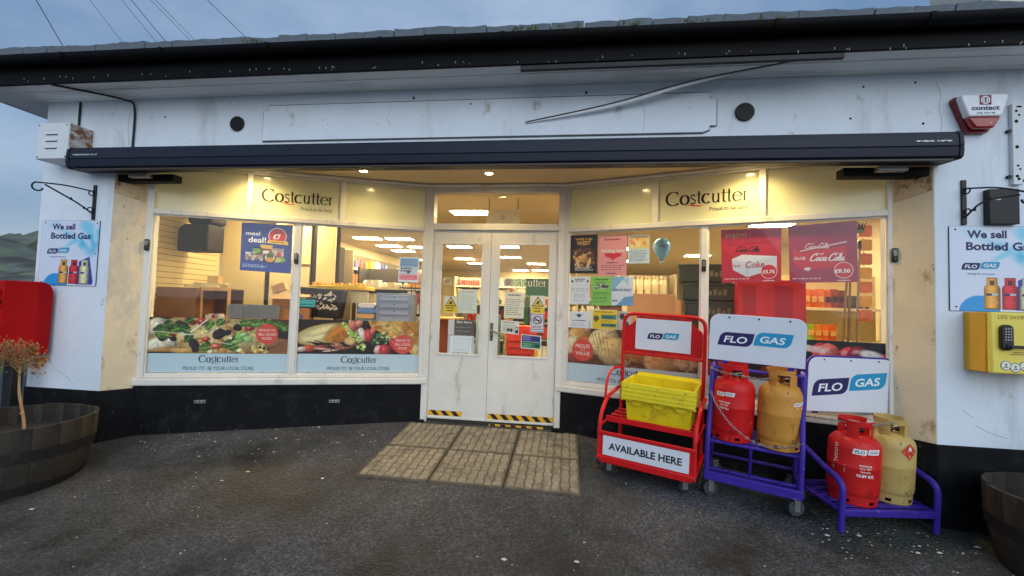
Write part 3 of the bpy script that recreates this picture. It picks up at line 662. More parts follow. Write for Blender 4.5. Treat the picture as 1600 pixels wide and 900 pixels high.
def build_doors():
    y = RD
    fr = part_empty('door_frame', shop)
    B = lambda n, x0, x1, z0, z1, y0, y1, par, m=FRAMEW, bev=.006: MB().box(x0, x1, y0, y1, z0, z1).build(n, m, par, bev=bev)
    B('post', -.755, -.683, -.03, 2.56, y-.03, y+.09, fr); B('post', .677, .74, -.03, 2.56, y-.03, y+.09, fr)
    B('head', -.683, .677, 2.068, 2.14, y-.025, y+.09, fr); B('head', -.683, .677, 2.478, 2.56, y-.025, y+.09, fr)
    B('threshold', -.683, .677, -.05, .022, y-.02, y+.12, fr, M('dark_threshold', (38, 36, 34), .7))
    B('cornice', -.76, .745, 2.536, 2.562, y-.07, y-.0305, fr, bev=.01)
    MB().box(-.683, .677, y+.03, y+.034, 2.14, 2.478).build('transom_pane', GLASS, fr, smooth=0)
    for (x0, x1, g0, g1, name) in ((-.680, -.0405, -.592, -.128, 'L'), (-.0365, .674, .050, .598, 'R')):
        d = part_empty('door', shop); z0, z1, gz0, gz1 = .03, 2.064, .722, 1.924
        mb = MB()       # leaf: stiles, top rail and lower panel as one frame around the glass
        mb.box(x0, g0, y, y+.045, z0, z1); mb.box(g1, x1, y, y+.045, z0, z1); mb.box(g0, g1, y, y+.045, gz1, z1); mb.box(g0, g1, y, y+.045, z0, gz0)
        mb.build('leaf', FRAMEW, d, smooth=0)
        mb = MB()
        for (a, b, c, e) in ((g0-.01, g0+.012, gz0-.01, gz1+.01), (g1-.012, g1+.01, gz0-.01, gz1+.01), (g0+.012, g1-.012, gz0-.01, gz0+.012), (g0+.012, g1-.012, gz1-.012, gz1+.01)): mb.box(a, b, y-.007, y-.0005, c, e)
        mb.build('glazing_bead', FRAMEW, d, bev=.003)
        MB().box(g0, g1, y+.02, y+.025, gz0, gz1).build('pane', GLASS, d, smooth=0)
        # hazard tape
        T0, T1, zz0, zz1 = (x0+.01, -.30, .066, .118) if name == 'L' else (x0+.012, x1-.004, .060, .116)
        tp = MB().box(T0, T1, y-.003, y-.0006, zz0, zz1).build('hazard_tape', M('tape_yellow', (232, 172, 30), .45, var=.1, stain=[((120, 96, 50), 20, .62, .72, (1, 1, 1))]), d, smooth=0)
        mb = MB(); s = T0+.02; h = zz1-zz0
        while s < T1-.03:
            a, b = s, min(s+.055, T1); mb.add([(a+h*.9, y-.0036, zz0), (min(b+h*.9, T1), y-.0036, zz0), (b, y-.0036, zz1), (a, y-.0036, zz1)] if a+h*.9 < T1 else [(a, y-.0036, zz1), (T1, y-.0036, zz1), (T1, y-.0036, zz1-.01), (T1-.001, y-.0036, zz1-.012)], [(0, 1, 2, 3)]); s += .112
        mb.build('stripe', ink((24, 22, 20)), tp, smooth=0)
        mb = MB(); mb.box(x0+.004, x1-.004, y-.01, y-.0006, .034, .056); mb.build('weather_bar', FRAMEW, d, bev=.004)
        hx = x0-.001 if name == 'L' else x1-.003
        for zh in (.25, 1.05, 1.85): mb = MB(); mb.box(hx-.012, hx+.012, y-.012, y-.0006, zh, zh+.09); mb.build('hinge', M('hinge_paint', (206, 202, 194), .5), d, bev=.004)
        if name == 'R':
            h = part_empty('handle', d)
            st = M('door_steel', (150, 146, 138), .35, metal=.9)
            MB().box(-.024, .010, y-.008, y-.0006, .885, 1.075).build('handle_plate', M('worn_plate', (110, 102, 92), .4, metal=.8), h, bev=.004)
            mb = MB(); mb.tube(bezier([(-.006, y-.008, 1.0), (-.006, y-.05, 1.0), (.03, y-.055, .985), (.095, y-.055, .962)], 5), .009, 8); mb.build('lever', st, h)
            mb = MB(); mb.disc((-.007, .93), .009, y-.013, y-.0085, 12); mb.build('keyhole', M('dark_screw', (40, 40, 42), .5, metal=.6), h)
    # tape on the step
    tp = MB().box(.0, .57, y-.0235, y-.0205, -.022, .016).build('step_tape', M('tape_yellow'), shop, smooth=0)
    mb = MB()
    for k in range(5): mb.add([(.03+k*.11, y-.0242, -.022), (.085+k*.11, y-.0242, -.022), (.06+k*.11, y-.0242, .016), (.005+k*.11, y-.0242, .016)], [(0, 1, 2, 3)])
    mb.build('stripe', ink((24, 22, 20)), tp, smooth=0)
    mb = MB(); mb.box(-.78, -.70, y-.09, y-.031, -.05, .02); mb.build('doorstop', BLACKP, shop, bev=.005)
    mb = MB(); mb.box(.66, .79, y-.09, y-.031, -.05, .022); mb.build('doorstop', BLACKP, shop, bev=.005)
build_doors()

# ================================================================ THINGS ON THE OUTSIDE WALL
def build_awning():
    t = thing('awning', 'long navy awning cassette closed above the shop windows', 'awning', (0, 0, 0))
    P = [(-.005, 2.556), (-.180, 2.556), (-.182, 2.538), (-.198, 2.534), (-.206, 2.450), (-.198, 2.445), (-.205, 2.438), (-.197, 2.380), (-.175, 2.366), (-.005, 2.378)]
    mb = MB(); mb.prismx(P, -3.655, 3.425); mb.build('cassette', NAVY, t, smooth=0, bev=.003)
    for s, x in ((-1, -3.655), (1, 3.425)):
        Q = [(y*1.03-.001, 2.45+(z-2.45)*1.04) for y, z in P]; mb = MB(); mb.prismx(Q, min(x, x+s*.028), max(x, x+s*.028)); mb.build('end_cap', NAVY, t, smooth=0, bev=.005)
        mb = MB(); mb.box(*(sorted((s*3.40, s*2.82))), .012, .11, 2.305, 2.372); mb.build('folding_arm', BLACKM, t, bev=.006)
        mb = MB(); mb.box(*(sorted((s*3.22, s*3.02))), -.05, .011, 2.325, 2.365); mb.build('arm_joint', M('cast_silver', (170, 170, 172), .4, metal=.7), t, bev=.008)
    mb = MB(); mb.box(-3.6, 3.4, -.19, -.175, 2.349, 2.3655); mb.build('front_rail', M('dark_bronze', (58, 48, 42), .5), t, bev=.003)
    mb = MB(); mb.box(-3.62, -3.36, -.2062, -.2045, 2.478, 2.490); mb.box(3.15, 3.38, -.2062, -.2045, 2.478, 2.488); mb.build('scratch_mark', M('bare_metal', (196, 198, 200), .5, metal=.5, stain=[((60, 64, 76), 40, .5, .55, (1, 1, 1))]), t)
build_awning()

def build_downlight(x, y, vis, power):
    d = thing('downlight', 'lit round downlight in the recess soffit ' + vis, 'light', (x, y, 2.5645), 0, 'downlights in the recess soffit')
    mb = MB(); mb.lathe([(.036, -.001), (.038, -.009), (.052, -.009), (.056, -.003), (.056, .0)], 24, capb=False, capt=False); mb.build('trim_ring', M('white_trim', (220, 214, 200), .4), d)
    mb = MB(); mb.lathe([(.0001, -.004), (.0375, -.004)], 24, capb=False, capt=False); mb.build('lens', M('lamp_lens', (255, 222, 160), .3, var=0, emit=110.0), d)
    l = bpy.data.lights.new('lamp', 'SPOT'); l.energy = power; l.color = (1.0, .72, .27); l.spot_size = R_(150); l.spot_blend = .9; l.shadow_soft_size = .03
    o = bpy.data.objects.new('lamp', l); COL.objects.link(o); o.parent = d; o.location = (0, 0, -.02)
for x, y, v in ((-2.30, .33, 'nearest the left pier'), (-1.26, .56, 'left of the doors, above the pale panel'), (-.01, .68, 'straight in front of the doors'), (1.30, .44, 'right of the doors, above the blank panel'), (2.30, .33, 'nearest the right pier')):
    build_downlight(x, y, v, 40 if abs(x) > 2 else 17)

def gas_logo(root, x, z, w, tilt=0.0, y=-.001):
    """FLO GAS: two leaf-cornered plates, the right one set a little higher; x,z lower left corner of the left plate"""
    e = part_empty('gas_logo', root); e.location = (x, y, z); e.rotation_euler = (0, tilt, 0)
    def plate(x0, z0, pw, ph, col, txt):
        r = ph*.42; sh = .22
        P = [(a+sh*(b-z0), b) for a, b in rrect(x0, x0+pw, z0, z0+ph, r, 5, (0, 1, 0, 1))]
        mb = MB(); mb.add([(a, 0, b) for a, b in P], [tuple(range(len(P)))]); mb.build('plate', ink(col, .35), e, smooth=0)
        mb = MB(); letter(mb, txt, x0+pw*.5+sh*ph*.35, z0+ph*.24, h=ph*.50, w=pw*.70, y=-.0012, bold=.022, shear=.18); mb.build('lettering', ink((240, 242, 246), .35), e, smooth=0)
    plate(0, 0, w*.46, w*.205, (34, 28, 92), 'FLO'); plate(w*.49, w*.035, w*.47, w*.205, (28, 150, 196), 'GAS')
    return e

def paint_gas_sign(c):
    c.a[:] = (214, 222, 240)
    n = c.noise(3, 5); n2 = c.noise(5, 9)
    band = np.clip(1-np.abs(c.V-.80-.14*np.sin(c.U*5.5+.8)+.18*(n-.5))/.10, 0, 1)*np.clip((c.U-.05)*1.6, 0, 1)
    c.put(band*.75*(.4+.9*n2), (70, 190, 226))
    c.ell(.86, .66, .15, .17, (60, 178, 222), 20, .7, .25, 3, m=.7); c.ell(.80, .90, .14, .08, (96, 200, 232), -20, .8, .3, 5, m=.7)
    c.ell(.80, .70, .05, .13, (214, 228, 244), 30, .6, .2, 8, m=.8); c.ell(.93, .78, .035, .12, (190, 226, 244), 10, .6, .2, 9, m=.7)
    c.ell(.55, .66, .12, .03, (110, 204, 232), 30, .8, .2, 2, m=.7)
    c.poly([(.69, .37), (.865, .45), (.95, .06), (.93, .02), (.66, .02)], (58, 60, 160))
    c.ell(.30, -.02, .21, .205, (38, 150, 220), 0, .03)
    for x, col in ((.43, (226, 160, 66)), (.61, (206, 42, 54)), (.79, (214, 212, 164))):
        sh = np.clip(1.12-1.5*np.abs((c.U-x)/.085+.12)**2*.45, .55, 1.2)[..., None]*np.array(col)[None, None]
        m = (np.abs(c.U-x) < .083) & (c.V > .03) & (c.V < .275); c.put(m*1., np.clip(sh, 0, 255))
        c.put(((np.hypot((c.U-x)/.083, (c.V-.265)/.06) < 1) & (c.V >= .26))*1., np.clip(sh*1.05, 0, 255))
        c.put(((np.abs(c.U-x) < .058) & (c.V > .29) & (c.V < .395))*1., np.clip(sh*.95, 0, 255))
        c.rect(x-.02, .305, x+.02, .365, np.array(col)*.35); c.rect(x-.058, .382, x+.058, .398, np.array(col)*.75)
        c.rect(x-.06, .185, x-.005, .21, (40, 36, 90)); c.rect(x, .19, x+.055, .215, (170, 205, 220))
        c.rect(x-.06, .105, x+.06, .115, np.array(col)*.8+40); c.rect(x-.07, .03, x+.07, .04, np.array(col)*.5)
def build_gas_sign(x0, label):
    t = thing('gas_sign', label, 'sign', (x0, 0, 1.322), 0, 'bottled gas signs on the piers')
    w, h = .625, .61
    mb = MB(); mb.prismy(rrect(0, w, 0, h, .006, 3), -.008, -.001); mb.build('board', M('sign_edge', (40, 46, 70), .5), t)
    sheet('printed_face', w-.004, h-.004, 150, 146, paint_gas_sign, t, PRINTG, -.0085, x0=.002, z0=.002)
    lettering(t, (34, 28, 92), [('We sell', .115, .525, dict(h=.056, w=.25, align='L', bold=.03)), ('Bottled Gas', .108, .438, dict(h=.058, w=.43, align='L', bold=.03))], y=-.0094)
    gas_logo(t, .075, .295, .245, 0, -.0092)
    lettering(t, (34, 28, 92), [('Energy for everyone', .115, .262, dict(h=.012, w=.17, align='L', bold=.01))], y=-.0094, name='strapline')
    mb = MB()
    for a, b in ((.04, .585), (.6, .585), (.04, .03), (.6, .3)): mb.disc((a, b), .006, -.0115, -.009, 10)
    mb.build('screw', M('dark_screw', (40, 40, 42), .5, metal=.6), t)
build_gas_sign(-4.152, 'bottled gas sign on the pier above the red post box')
build_gas_sign(3.504, 'bottled gas sign on the pier above the yellow cabinet')

def build_alarm():
    t = thing('alarm_box', 'white and red tapered alarm sounder box under the eaves', 'alarm', (3.675, 0, 2.60))
    def tap(k, b): return [(-.062*k, .012*b), (.062*k, .012*b), (.085*k, .04), (.158*k, .235), (.15*k, .262), (-.15*k, .262), (-.158*k, .235), (-.085*k, .04)]
    mb = MB(); mb.prismy(tap(1, 0), -.045, -.001); mb.build('back_case', M('alarm_red', (120, 22, 26), .25, var=.1), t, bev=.006)
    up = [(.105, .095), (.15, .235), (.142, .256), (-.142, .256), (-.15, .235), (-.105, .095)]
    mb = MB(); mb.prismy([(x, z) for x, z in up][::-1], -.098, -.0455); mb.f = [f[::-1] for f in mb.f]; mb.build('front_cover', M('alarm_white', (232, 234, 240), .3), t, bev=.01)
    lo = [(-.058, .014), (.058, .014), (.078, .045), (.104, .0945), (-.104, .0945), (-.078, .045)]
    mb = MB(); mb.prismy(lo, -.092, -.0455); mb.build('strobe_lens', M('alarm_lens', (150, 18, 22), .12, var=.1, coat=.5), t, bev=.012)
    mb = MB(); mb.box(-.037, .037, -.0992, -.0984, .176, .246); mb.build('logo_square', ink((132, 26, 62)), t, smooth=0)
    mb = MB(); ring = [(.029*math.cos(R_(a)), .211+.029*math.sin(R_(a))) for a in range(0, 360, 15)]; r2 = [(.021*math.cos(R_(a)), .211+.021*math.sin(R_(a))) for a in range(0, 360, 15)]
    n = 24; mb.add([(x, -.0998, z) for x, z in ring]+[(x, -.0998, z) for x, z in r2], [(i, (i+1) % n, n+(i+1) % n, n+i) for i in range(n)])
    mb.add([(.017*math.cos(R_(a)), -.0998, .211+.017*math.sin(R_(a))) for a in range(0, 360, 15)], [tuple(range(24))]); mb.build('logo_ring', ink((236, 236, 240)), t, smooth=0)
    mb = MB(); mb.box(-.004, .004, -.1008, -.1002, .196, .214); mb.disc((0, .218), .007, -.1008, -.1002, 10); mb.build('logo_key', ink((60, 16, 40)), t, smooth=0)
    lettering(t, (38, 32, 84), [('contact', 0, .140, dict(h=.032, w=.175, bold=.035))], y=-.0992); lettering(t, (50, 50, 80), [('298 443 98', 0, .112, dict(h=.011, w=.115, bold=.02))], y=-.0992, name='phone_number')
    mb = MB(); mb.disc((.035, .05), .006, -.094, -.0925, 10); mb.build('indicator', ink((250, 170, 120)), t)
build_alarm()

def build_wall_bits():
    RUST = M('rusty_white', (206, 204, 200), .6, var=.08, stain=[((128, 76, 38), 7, .42, .56, (1, 1.2, 2.2)), ((70, 44, 30), 12, .56, .66, (1, 1, 2))])
    CLEAN = M('cabinet_white', (216, 220, 224), .5, var=.05)
    t = thing('metal_cabinet', 'white louvred metal cabinet with one rusty side at the awning end', 'cabinet', (-4.009, 0, 2.45))
    mb = MB(); mb.box(0, .334, -.196, -.002, 0, .333); o = mb.build('case', [CLEAN, RUST], t, bev=.004)
    o.data.polygons[5].material_index = 1
    mb = MB(); mb.box(.004, .33, -.202, -.1965, .004, .329); cv = mb.build('front_cover', CLEAN, t, bev=.003)
    mb = MB()
    for z in (.10, .165, .225): mb.prismx([(-.203, z), (-.214, z-.002), (-.203, z+.02)], .10, .22)
    mb.build('louvre', CLEAN, cv, smooth=0)
    mb = MB()
    for z in (.10, .165, .225): mb.box(.10, .22, -.2035, -.2022, z-.008, z-.001)
    mb.build('louvre_slot', M('rust_slot', (70, 54, 36), .8), cv, smooth=0)
    mb = MB()
    for a, b in ((.02, .02), (.31, .02), (.02, .31), (.31, .31)): mb.disc((a, b), .006, -.205, -.2025, 8)
    mb.build('screw', M('dark_screw', (40, 40, 42), .5, metal=.6), cv)
    # slotted channel
    t = thing('slotted_channel', 'vertical slotted metal channel screwed to the wall beside the alarm', 'rail', (3.93, 0, 2.226))
    mb = MB(); mb.box(-.030, .030, -.03, -.001, 0, .585); ch = mb.build('channel', CLEAN, t, bev=.004)
    mb = MB()
    for x, z, r in ((-.005, .53, .009), (.012, .50, .008), (-.006, .455, .012), (-.004, .27, .012), (.0, .135, .008), (.012, .11, .007), (-.006, .06, .011), (.004, .04, .010)): mb.disc((x, z), r, -.0312, -.0302, 10)
    mb.box(-.002, .03, -.0312, -.0302, .555, .566); mb.build('slot', BLACKM, ch)
    mb = MB(); mb.disc((-.042, .39), .012, -.02, -.001, 8); mb.disc((-.044, .06), .012, -.02, -.001, 8); mb.disc((.036, .03), .012, -.02, -.001, 8); mb.build('bolt', M('dark_screw', (40, 40, 42), .5, metal=.6), t)
    t = thing('meter_box', 'plain black flat box behind the wall bracket above the gas sign', 'box', (3.73, 0, 1.95))
    mb = MB(); mb.box(0, .188, -.05, -.001, -.01, .24); mb.build('case', M('black_case', (20, 20, 23), .55), t, bev=.004)
    mb = MB(); mb.box(.035, .07, -.052, -.0505, .16, .175); mb.build('label_plate', M('grey_plate', (150, 152, 155), .4, metal=.7), t)
build_wall_bits()

def build_bracket(x, tipz, label):
    IRON = M('wrought_iron', (22, 22, 24), .5, var=.3)
    t = thing('hanging_bracket', label, 'bracket', (x, 0, 1.94), 0, 'wrought iron brackets on the piers')
    mb = MB(); mb.box(-.016, .016, -.014, -.001, 0, .325); mb.build('back_plate', IRON, t, bev=.003)
    tz = tipz-1.94
    arm = [(0, -.014, .262), (0, -.25, .262+(tz-.262)*.5+.012), (0, -.45, tz)]
    sc = [(0, -.45-.038*math.sin(R_(a)), tz-.038+.038*math.cos(R_(a))*(1-a/900)) for a in range(30, 300, 30)]
    mb = MB(); mb.tube(bezier(arm+sc, 5), .0065, 6); mb.build('arm', IRON, t)
    mb = MB(); mb.tube(bezier([(0, -.014, .052), (0, -.16, .13), (0, -.40, tz-.004)], 6), .0065, 6); mb.lathe([(.006, -.012), (.011, 0), (.006, .012)], 8, (0, -.20, .150)); mb.lathe([(.006, -.012), (.011, 0), (.006, .012)], 8, (0, -.09, .094)); mb.build('brace', IRON, t)
    for z, s in ((.24, -1), (.09, 1)):
        mb = MB(); mb.tube([(0, -.036-.024*math.cos(R_(a))*(1-a/700), z+s*.02*math.sin(R_(a))) for a in range(-60, 250, 25)], .005, 6); mb.build('scroll', IRON, t)
build_bracket(-3.605, 2.165, 'black wrought iron bracket above the left bottled gas sign')
build_bracket(3.602, 2.06, 'wrought iron bracket in front of the black flat box')

def build_defib():
    Y1 = M('cabinet_amber', (226, 170, 14), .4, var=.06); Y2 = M('cabinet_yellow', (236, 214, 92), .4, var=.05)
    t = thing('defibrillator_cabinet', 'yellow life-saving wall cabinet with keypad lock below the gas sign', 'cabinet', (3.592, 0, .91))
    mb = MB(); mb.box(0, .44, -.165, -.001, 0, .405); mb.build('case', Y1, t, bev=.006)
    mb = MB(); mb.box(.004, .445, -.205, -.167, -.002, .407); d = mb.build('door', Y2, t, bev=.012, seg=3)
    k = M('lock_black', (22, 22, 24), .4)
    mb = MB(); mb.prismy(rrect(.045, .115, .155, .325, .03, 5), -.232, -.2055); l = mb.build('keypad_lock', k, d, bev=.006)
    mb = MB()
    for a in range(3):
        for b in range(5): mb.disc((.065+a*.015, .225+b*.018), .005, -.236, -.2325, 8)
    mb.build('key', M('key_grey', (170, 170, 168), .4), l)
    mb = MB(); mb.box(.08, .215, -.252, -.234, .17, .19); mb.disc((.085, .18), .02, -.24, -.2325, 14); mb.build('lever', k, l, bev=.005)
    lettering(d, (150, 120, 20), [('LIFE SAVING', .045, .362, dict(h=.026, w=.19, align='L'))], y=-.2062)
    mb = MB(); mb.box(.205, .33, -.207, -.2054, .25, .315); mb.build('status_window', M('grey_window', (120, 120, 112), .2), d)
    for i in range(6):
        x = .085+i*.055; z = .055-(.012 if i % 2 else 0); mb = MB(); mb.disc((x, z), .031, -.2068, -.2055, 22); q = mb.build('instruction_icon', ink((70, 80, 130)), d)
        mb = MB(); mb.disc((x, z), .027, -.2078, -.2070, 22); mb.build('icon_face', ink((236, 234, 214)), q); mb = MB(); mb.disc((x, z+.006), .007, -.2086, -.2080, 10); mb.box(x-.012, x+.012, -.2086, -.2080, z-.014, z-.006); mb.build('icon_figure', ink((90, 90, 110)), q)
    mb = MB(); mb.box(.20, .32, -.2064, -.2056, .338, .344); mb.box(.13, .23, -.2064, -.2056, .140, .145); mb.box(.11, .27, -.2064, -.2056, .127, .132); mb.build('small_print', ink((120, 100, 40)), d, smooth=0)
build_defib()

# ================================================================ POST BOX, BARRELS, DRY PLANTS
def build_postbox():
    RED = M('post_red', (178, 6, 12), .5, var=.12, vs=3, spec=.15, bump=.1, bs=40)
    t = thing('post_box', 'red post box on a black post close to the pier', 'post box', (-4.06, -.2, gz(-4.06, -.2)))
    g = gz(-4.06, -.2); zb, zt = .69-g, 1.345-g; y0, y1 = -.20, .165; r = .10
    P = [(y0, zb), (y1-.01, zb)]+[(y1-r+r*math.cos(R_(a)), zt-r+r*math.sin(R_(a))) for a in range(0, 91, 10)]+[(y0+.01, zt), (y0, zt-.01)]
    mb = MB(); mb.prismx(P, -.30, .13); b = mb.build('body', RED, t, bev=.006)
    mb = MB(); mb.box(-.26, .09, y0-.016, y0-.0005, zb+.05, zb+.42); d = mb.build('door', RED, t, bev=.006)
    mb = MB(); mb.box(-.12, -.04, y0-.020, y0-.0165, zb+.28, zb+.36); mb.build('collection_plate', ink((230, 228, 222)), d)
    mb = MB(); mb.prismx([(y0-.045, zb+.52), (y0-.0005, zb+.52), (y0-.0005, zb+.575), (y0-.03, zb+.575)], -.28, .11); mb.build('slot_hood', RED, t, bev=.004)
    mb = MB(); mb.box(-.24, .07, y0-.004, y0-.0006, zb+.475, zb+.515); mb.build('slot', ink((20, 8, 8)), t)
    for z in (zb+.44, zb+.14):
        mb = MB(); mb.box(.085, .128, y0-.024, y0-.0165, z, z+.05); mb.build('hinge', RED, t, bev=.004)
    for z in (zt-.16, zt-.22): mb = MB(); mb.disc((.12, z), .012, y0-.03, y0-.001, 10); mb.build('bolt', RED, t)
    mb = MB(); mb.box(-.045, .045, -.045, .045, -.02, zb-.001); mb.build('post', M('post_black', (14, 14, 16), .6, var=.2), t, bev=.006)
    mb = MB(); mb.box(-.2, .09, y0+.03, y1-.06, zb-.014, zb-.0015); mb.build('base_plate', M('post_dark_red', (70, 8, 10), .5), t)
build_postbox()

def build_barrel(loc, rtop, rbot, h, label, rot):
    WOOD = M('weathered_oak', (64, 60, 55), .9, var=.25, spec=.2, vs=5, bump=.5, bs=24, stain=[((46, 42, 38), 4, .5, .68, (1, 1, .3)), ((96, 90, 80), 7, .60, .74, (2, 2, .3))], stretch=(3, 3, .4))
    HOOP = M('hoop_iron', (26, 25, 25), .6, var=.3, stain=[((70, 46, 32), 9, .6, .72, (1, 1, 1))])
    t = thing('barrel_planter', label, 'planter', loc, rot, 'half barrel planters by the piers')
    # sit on the sloping ground
    n = 20; th = .026; prof = lambda z: rbot+(rtop-rbot)*(z/h)+.028*math.sin(math.pi*min(1, z/h)*.9)
    zs = [0, h*.25, h*.5, h*.75, h]; da = 2*math.pi/n*.5*.988; vs = []
    for z in zs:
        ro = prof(z); 
        for a, r in ((-da, ro), (0, ro*1.002), (da, ro), (da, ro-th), (-da, ro-th)): vs.append((r*math.cos(a), r*math.sin(a), z))
    fs = []
    for i in range(4):
        for j in range(5): fs.append((i*5+j, i*5+(j+1) % 5, (i+1)*5+(j+1) % 5, (i+1)*5+j))
    fs += [(4, 3, 2, 1, 0), (20, 21, 22, 23, 24)]
    mb = MB(); mb.add(vs, fs); st = mb.build('stave', WOOD, t, smooth=25); me = st.data
    rg = random.Random(int(loc[0]*10))
    for k in range(1, n):
        o = bpy.data.objects.new('stave', me); COL.objects.link(o); o.parent = t; o.rotation_euler = (0, 0, 2*math.pi*k/n); o.scale = (1+rg.uniform(-.006, .006),)*2+(1+rg.uniform(-.012, .012),)
    for zc, hh in ((h*.10, .06), (h*.60, .075)):
        mb = MB(); mb.lathe([(prof(zc-hh/2)+.001, zc-hh/2), (prof(zc-hh/2)+.006, zc-hh/2), (prof(zc+hh/2)+.006, zc+hh/2), (prof(zc+hh/2)+.001, zc+hh/2)], 44, capb=False, capt=False); hp = mb.build('hoop', HOOP, t, smooth=30)
        mb = MB(); a = 2.2; mb.disc((0, zc), .009, -prof(zc)-.010, -prof(zc)-.004, 8); mb.build('rivet', HOOP, hp)
    mb = MB(); rs = prof(h*.72)-th-.001; m = 20; vs = [(0, 0, h*.72)]; rr = random.Random(2)
    for q in (.5, 1):
        for j in range(m): vs.append((rs*q*math.cos(6.2832*j/m), rs*q*math.sin(6.2832*j/m), h*.72+(rr.uniform(-.015, .02) if q < 1 else -.005)))
    fs = [(0, 1+j, 1+(j+1) % m) for j in range(m)]+[(1+j, 1+m+j, 1+m+(j+1) % m, 1+(j+1) % m) for j in range(m)]
    mb.add(vs, fs); mb.build('soil', M('dark_soil', (40, 37, 33), .95, var=.4, vs=18, bump=1.0, bs=60), t, smooth=180)
    return t
bl = build_barrel((-3.32, -.70, gz(-3.32, -.70)-.02), .475, .40, .485, 'half barrel planter below the red post box', .1)
br = build_barrel((3.88, -.50, gz(3.88, -.50)-.02), .455, .385, .53, 'half barrel planter below the yellow cabinet', .4)

def build_dry_plant():
    STEM = M('dry_stem', (176, 138, 96), .8, var=.2); FL = M('dry_floret', (158, 112, 70), .85, var=.5, vs=45)
    t = thing('dried_hydrangea', 'dried brown flower head on a pale stalk leaning in the barrel below the post box', 'plant', (-3.115, -.75, .17))
    mb = MB(); mb.tube(bezier([(0, 0, 0), (-.03, .01, .14), (-.065, -.005, .34), (-.085, 0, .53)], 5), [.0105, .011, .010, .0095, .010]+[.009]*6+[.0075]*5, 7); mb.lathe([(.010, -.006), (.014, 0), (.010, .006)], 8, (-.040, .004, .19)); mb.build('stalk', STEM, t)
    rg = random.Random(21); mb = MB(); tw = MB()
    for k in range(26):
        a = rg.random()*6.283; q = rg.uniform(.02, 1)**.75; base = Vector((-.085, 0, rg.uniform(.47, .55)))
        tip = Vector((-.13+.19*q*math.cos(a), .15*q*math.sin(a), .685-.17*q*q+rg.uniform(-.04, .05)))
        mid = (base+tip)/2+Vector((rg.uniform(-.02, .02), rg.uniform(-.02, .02), .035*q)); tw.tube(bezier([tuple(base), tuple(mid), tuple(tip)], 4), .0024, 5)
        for j in range(42):
            d = Vector((rg.gauss(0, .030), rg.gauss(0, .028), rg.gauss(-.004, .022))); p = tip+d
            if j % 5 == 0: tw.tube([tuple(tip-Vector((0, 0, .03))), tuple(p)], .0012, 4)
            ax = Vector((rg.uniform(-1, 1), rg.uniform(-1, 1), rg.uniform(-1, 1))).normalized(); o = ax.cross(Vector((.3, .5, .8))).normalized(); s_ = rg.uniform(.009, .020)
            mb.add([p-o*s_*.5, p+ax*s_*.8, p+o*s_*.5, p-ax*s_*.7], [(0, 1, 2), (0, 2, 3)])
    for o_ in (mb.build('flower_head', FL, t, smooth=0), tw.build('twigs', STEM, t)): o_['kind'] = 'stuff'
    t = thing('dried_sprig', 'small dry seed-headed sprig at the edge of the barrel below the yellow cabinet', 'plant', (4.10, -.30, .1))
    tw = MB(); lf = MB()
    for k in range(16):
        e = Vector((rg.uniform(-.32, .15), rg.uniform(-.15, .1), rg.uniform(.30, .62))); tw.tube(bezier([(0, 0, 0), tuple(e*.5+Vector((0, 0, .06))), tuple(e)], 4), .0028, 4)
        for q in range(6):
            p = e+Vector((rg.uniform(-.02, .02), rg.uniform(-.02, .02), rg.uniform(-.03, .02))); s = rg.uniform(.008, .016); lf.add([p, p+Vector((s, s*.3, s)), p+Vector((-s*.3, s, s*1.2))], [(0, 1, 2)])
    tw.build('twigs', M('dark_twig', (70, 56, 44), .9), t); lf.build('seed_heads', FL, t, smooth=0)
build_dry_plant()

# ================================================================ TROLLEYS AND GAS CYLINDERS
def gframe(x, y, rz, k=.6):
    """a frame standing on the sloping ground"""
    d = .25; nx = -(gz(x+d, y)-gz(x-d, y))/(2*d)*k; ny = -(gz(x, y+d)-gz(x, y-d))/(2*d)*k
    n = Vector((nx, ny, 1)).normalized(); e1 = Vector((math.cos(rz), math.sin(rz), 0)); e1 = (e1-n*e1.dot(n)).normalized(); e2 = n.cross(e1)
    m = Matrix((e1, e2, n)).transposed().to_4x4(); m.translation = (x, y, gz(x, y)); return m
def caster(t, x, y, r=.052, turn=0.0, white=False):
    c = part_empty('caster', t); c.location = (x, y, 0); c.rotation_euler = (0, 0, turn)
    wm = M('caster_grey', (58, 62, 70), .45) if white else M('caster_black', (24, 24, 26), .6)
    mb = MB(); mb.disc((0, r), r, -.014, .014, 20); mb.build('wheel', wm, c, bev=.004)
    mb = MB(); mb.disc((0, r), r*.45, -.0165, .0165, 14); mb.box(-.02, .02, -.022, -.017, r*.6, r*2.1); mb.box(-.02, .02, .017, .022, r*.6, r*2.1); mb.box(-.026, .026, -.026, .026, r*2.1, r*2.25); mb.build('fork', M('zinc', (150, 152, 156), .4, metal=.8), c, bev=.002)
def tubeframe(t, name, pts, r, mat, closed=False, n=10): mb = MB(); mb.tube(pts, r, n, closed); return mb.build(name, mat, t)
def rc(pts, r=.06, n=5):
    """polyline with rounded corners"""
    P = [Vector(p) for p in pts]; out = [P[0]]
    for i in range(1, len(P)-1):
        a, b, c = P[i-1], P[i], P[i+1]; u, v = (a-b), (c-b); d = min(r, u.length*.49, v.length*.49); u.normalize(); v.normalize(); p, q = b+u*d, b+v*d
        for k in range(n+1): s = k/n; out.append(p*(1-s)**2+b*2*s*(1-s)+q*s*s)
    return out+[P[-1]]
REDP = M('trolley_red', (206, 26, 30), .42, var=.1, vs=6, spec=.3, stain=[((140, 28, 28), 9, .56, .70, (1, 1, 1)), ((84, 44, 36), 26, .64, .69, (1, 1, 1))])
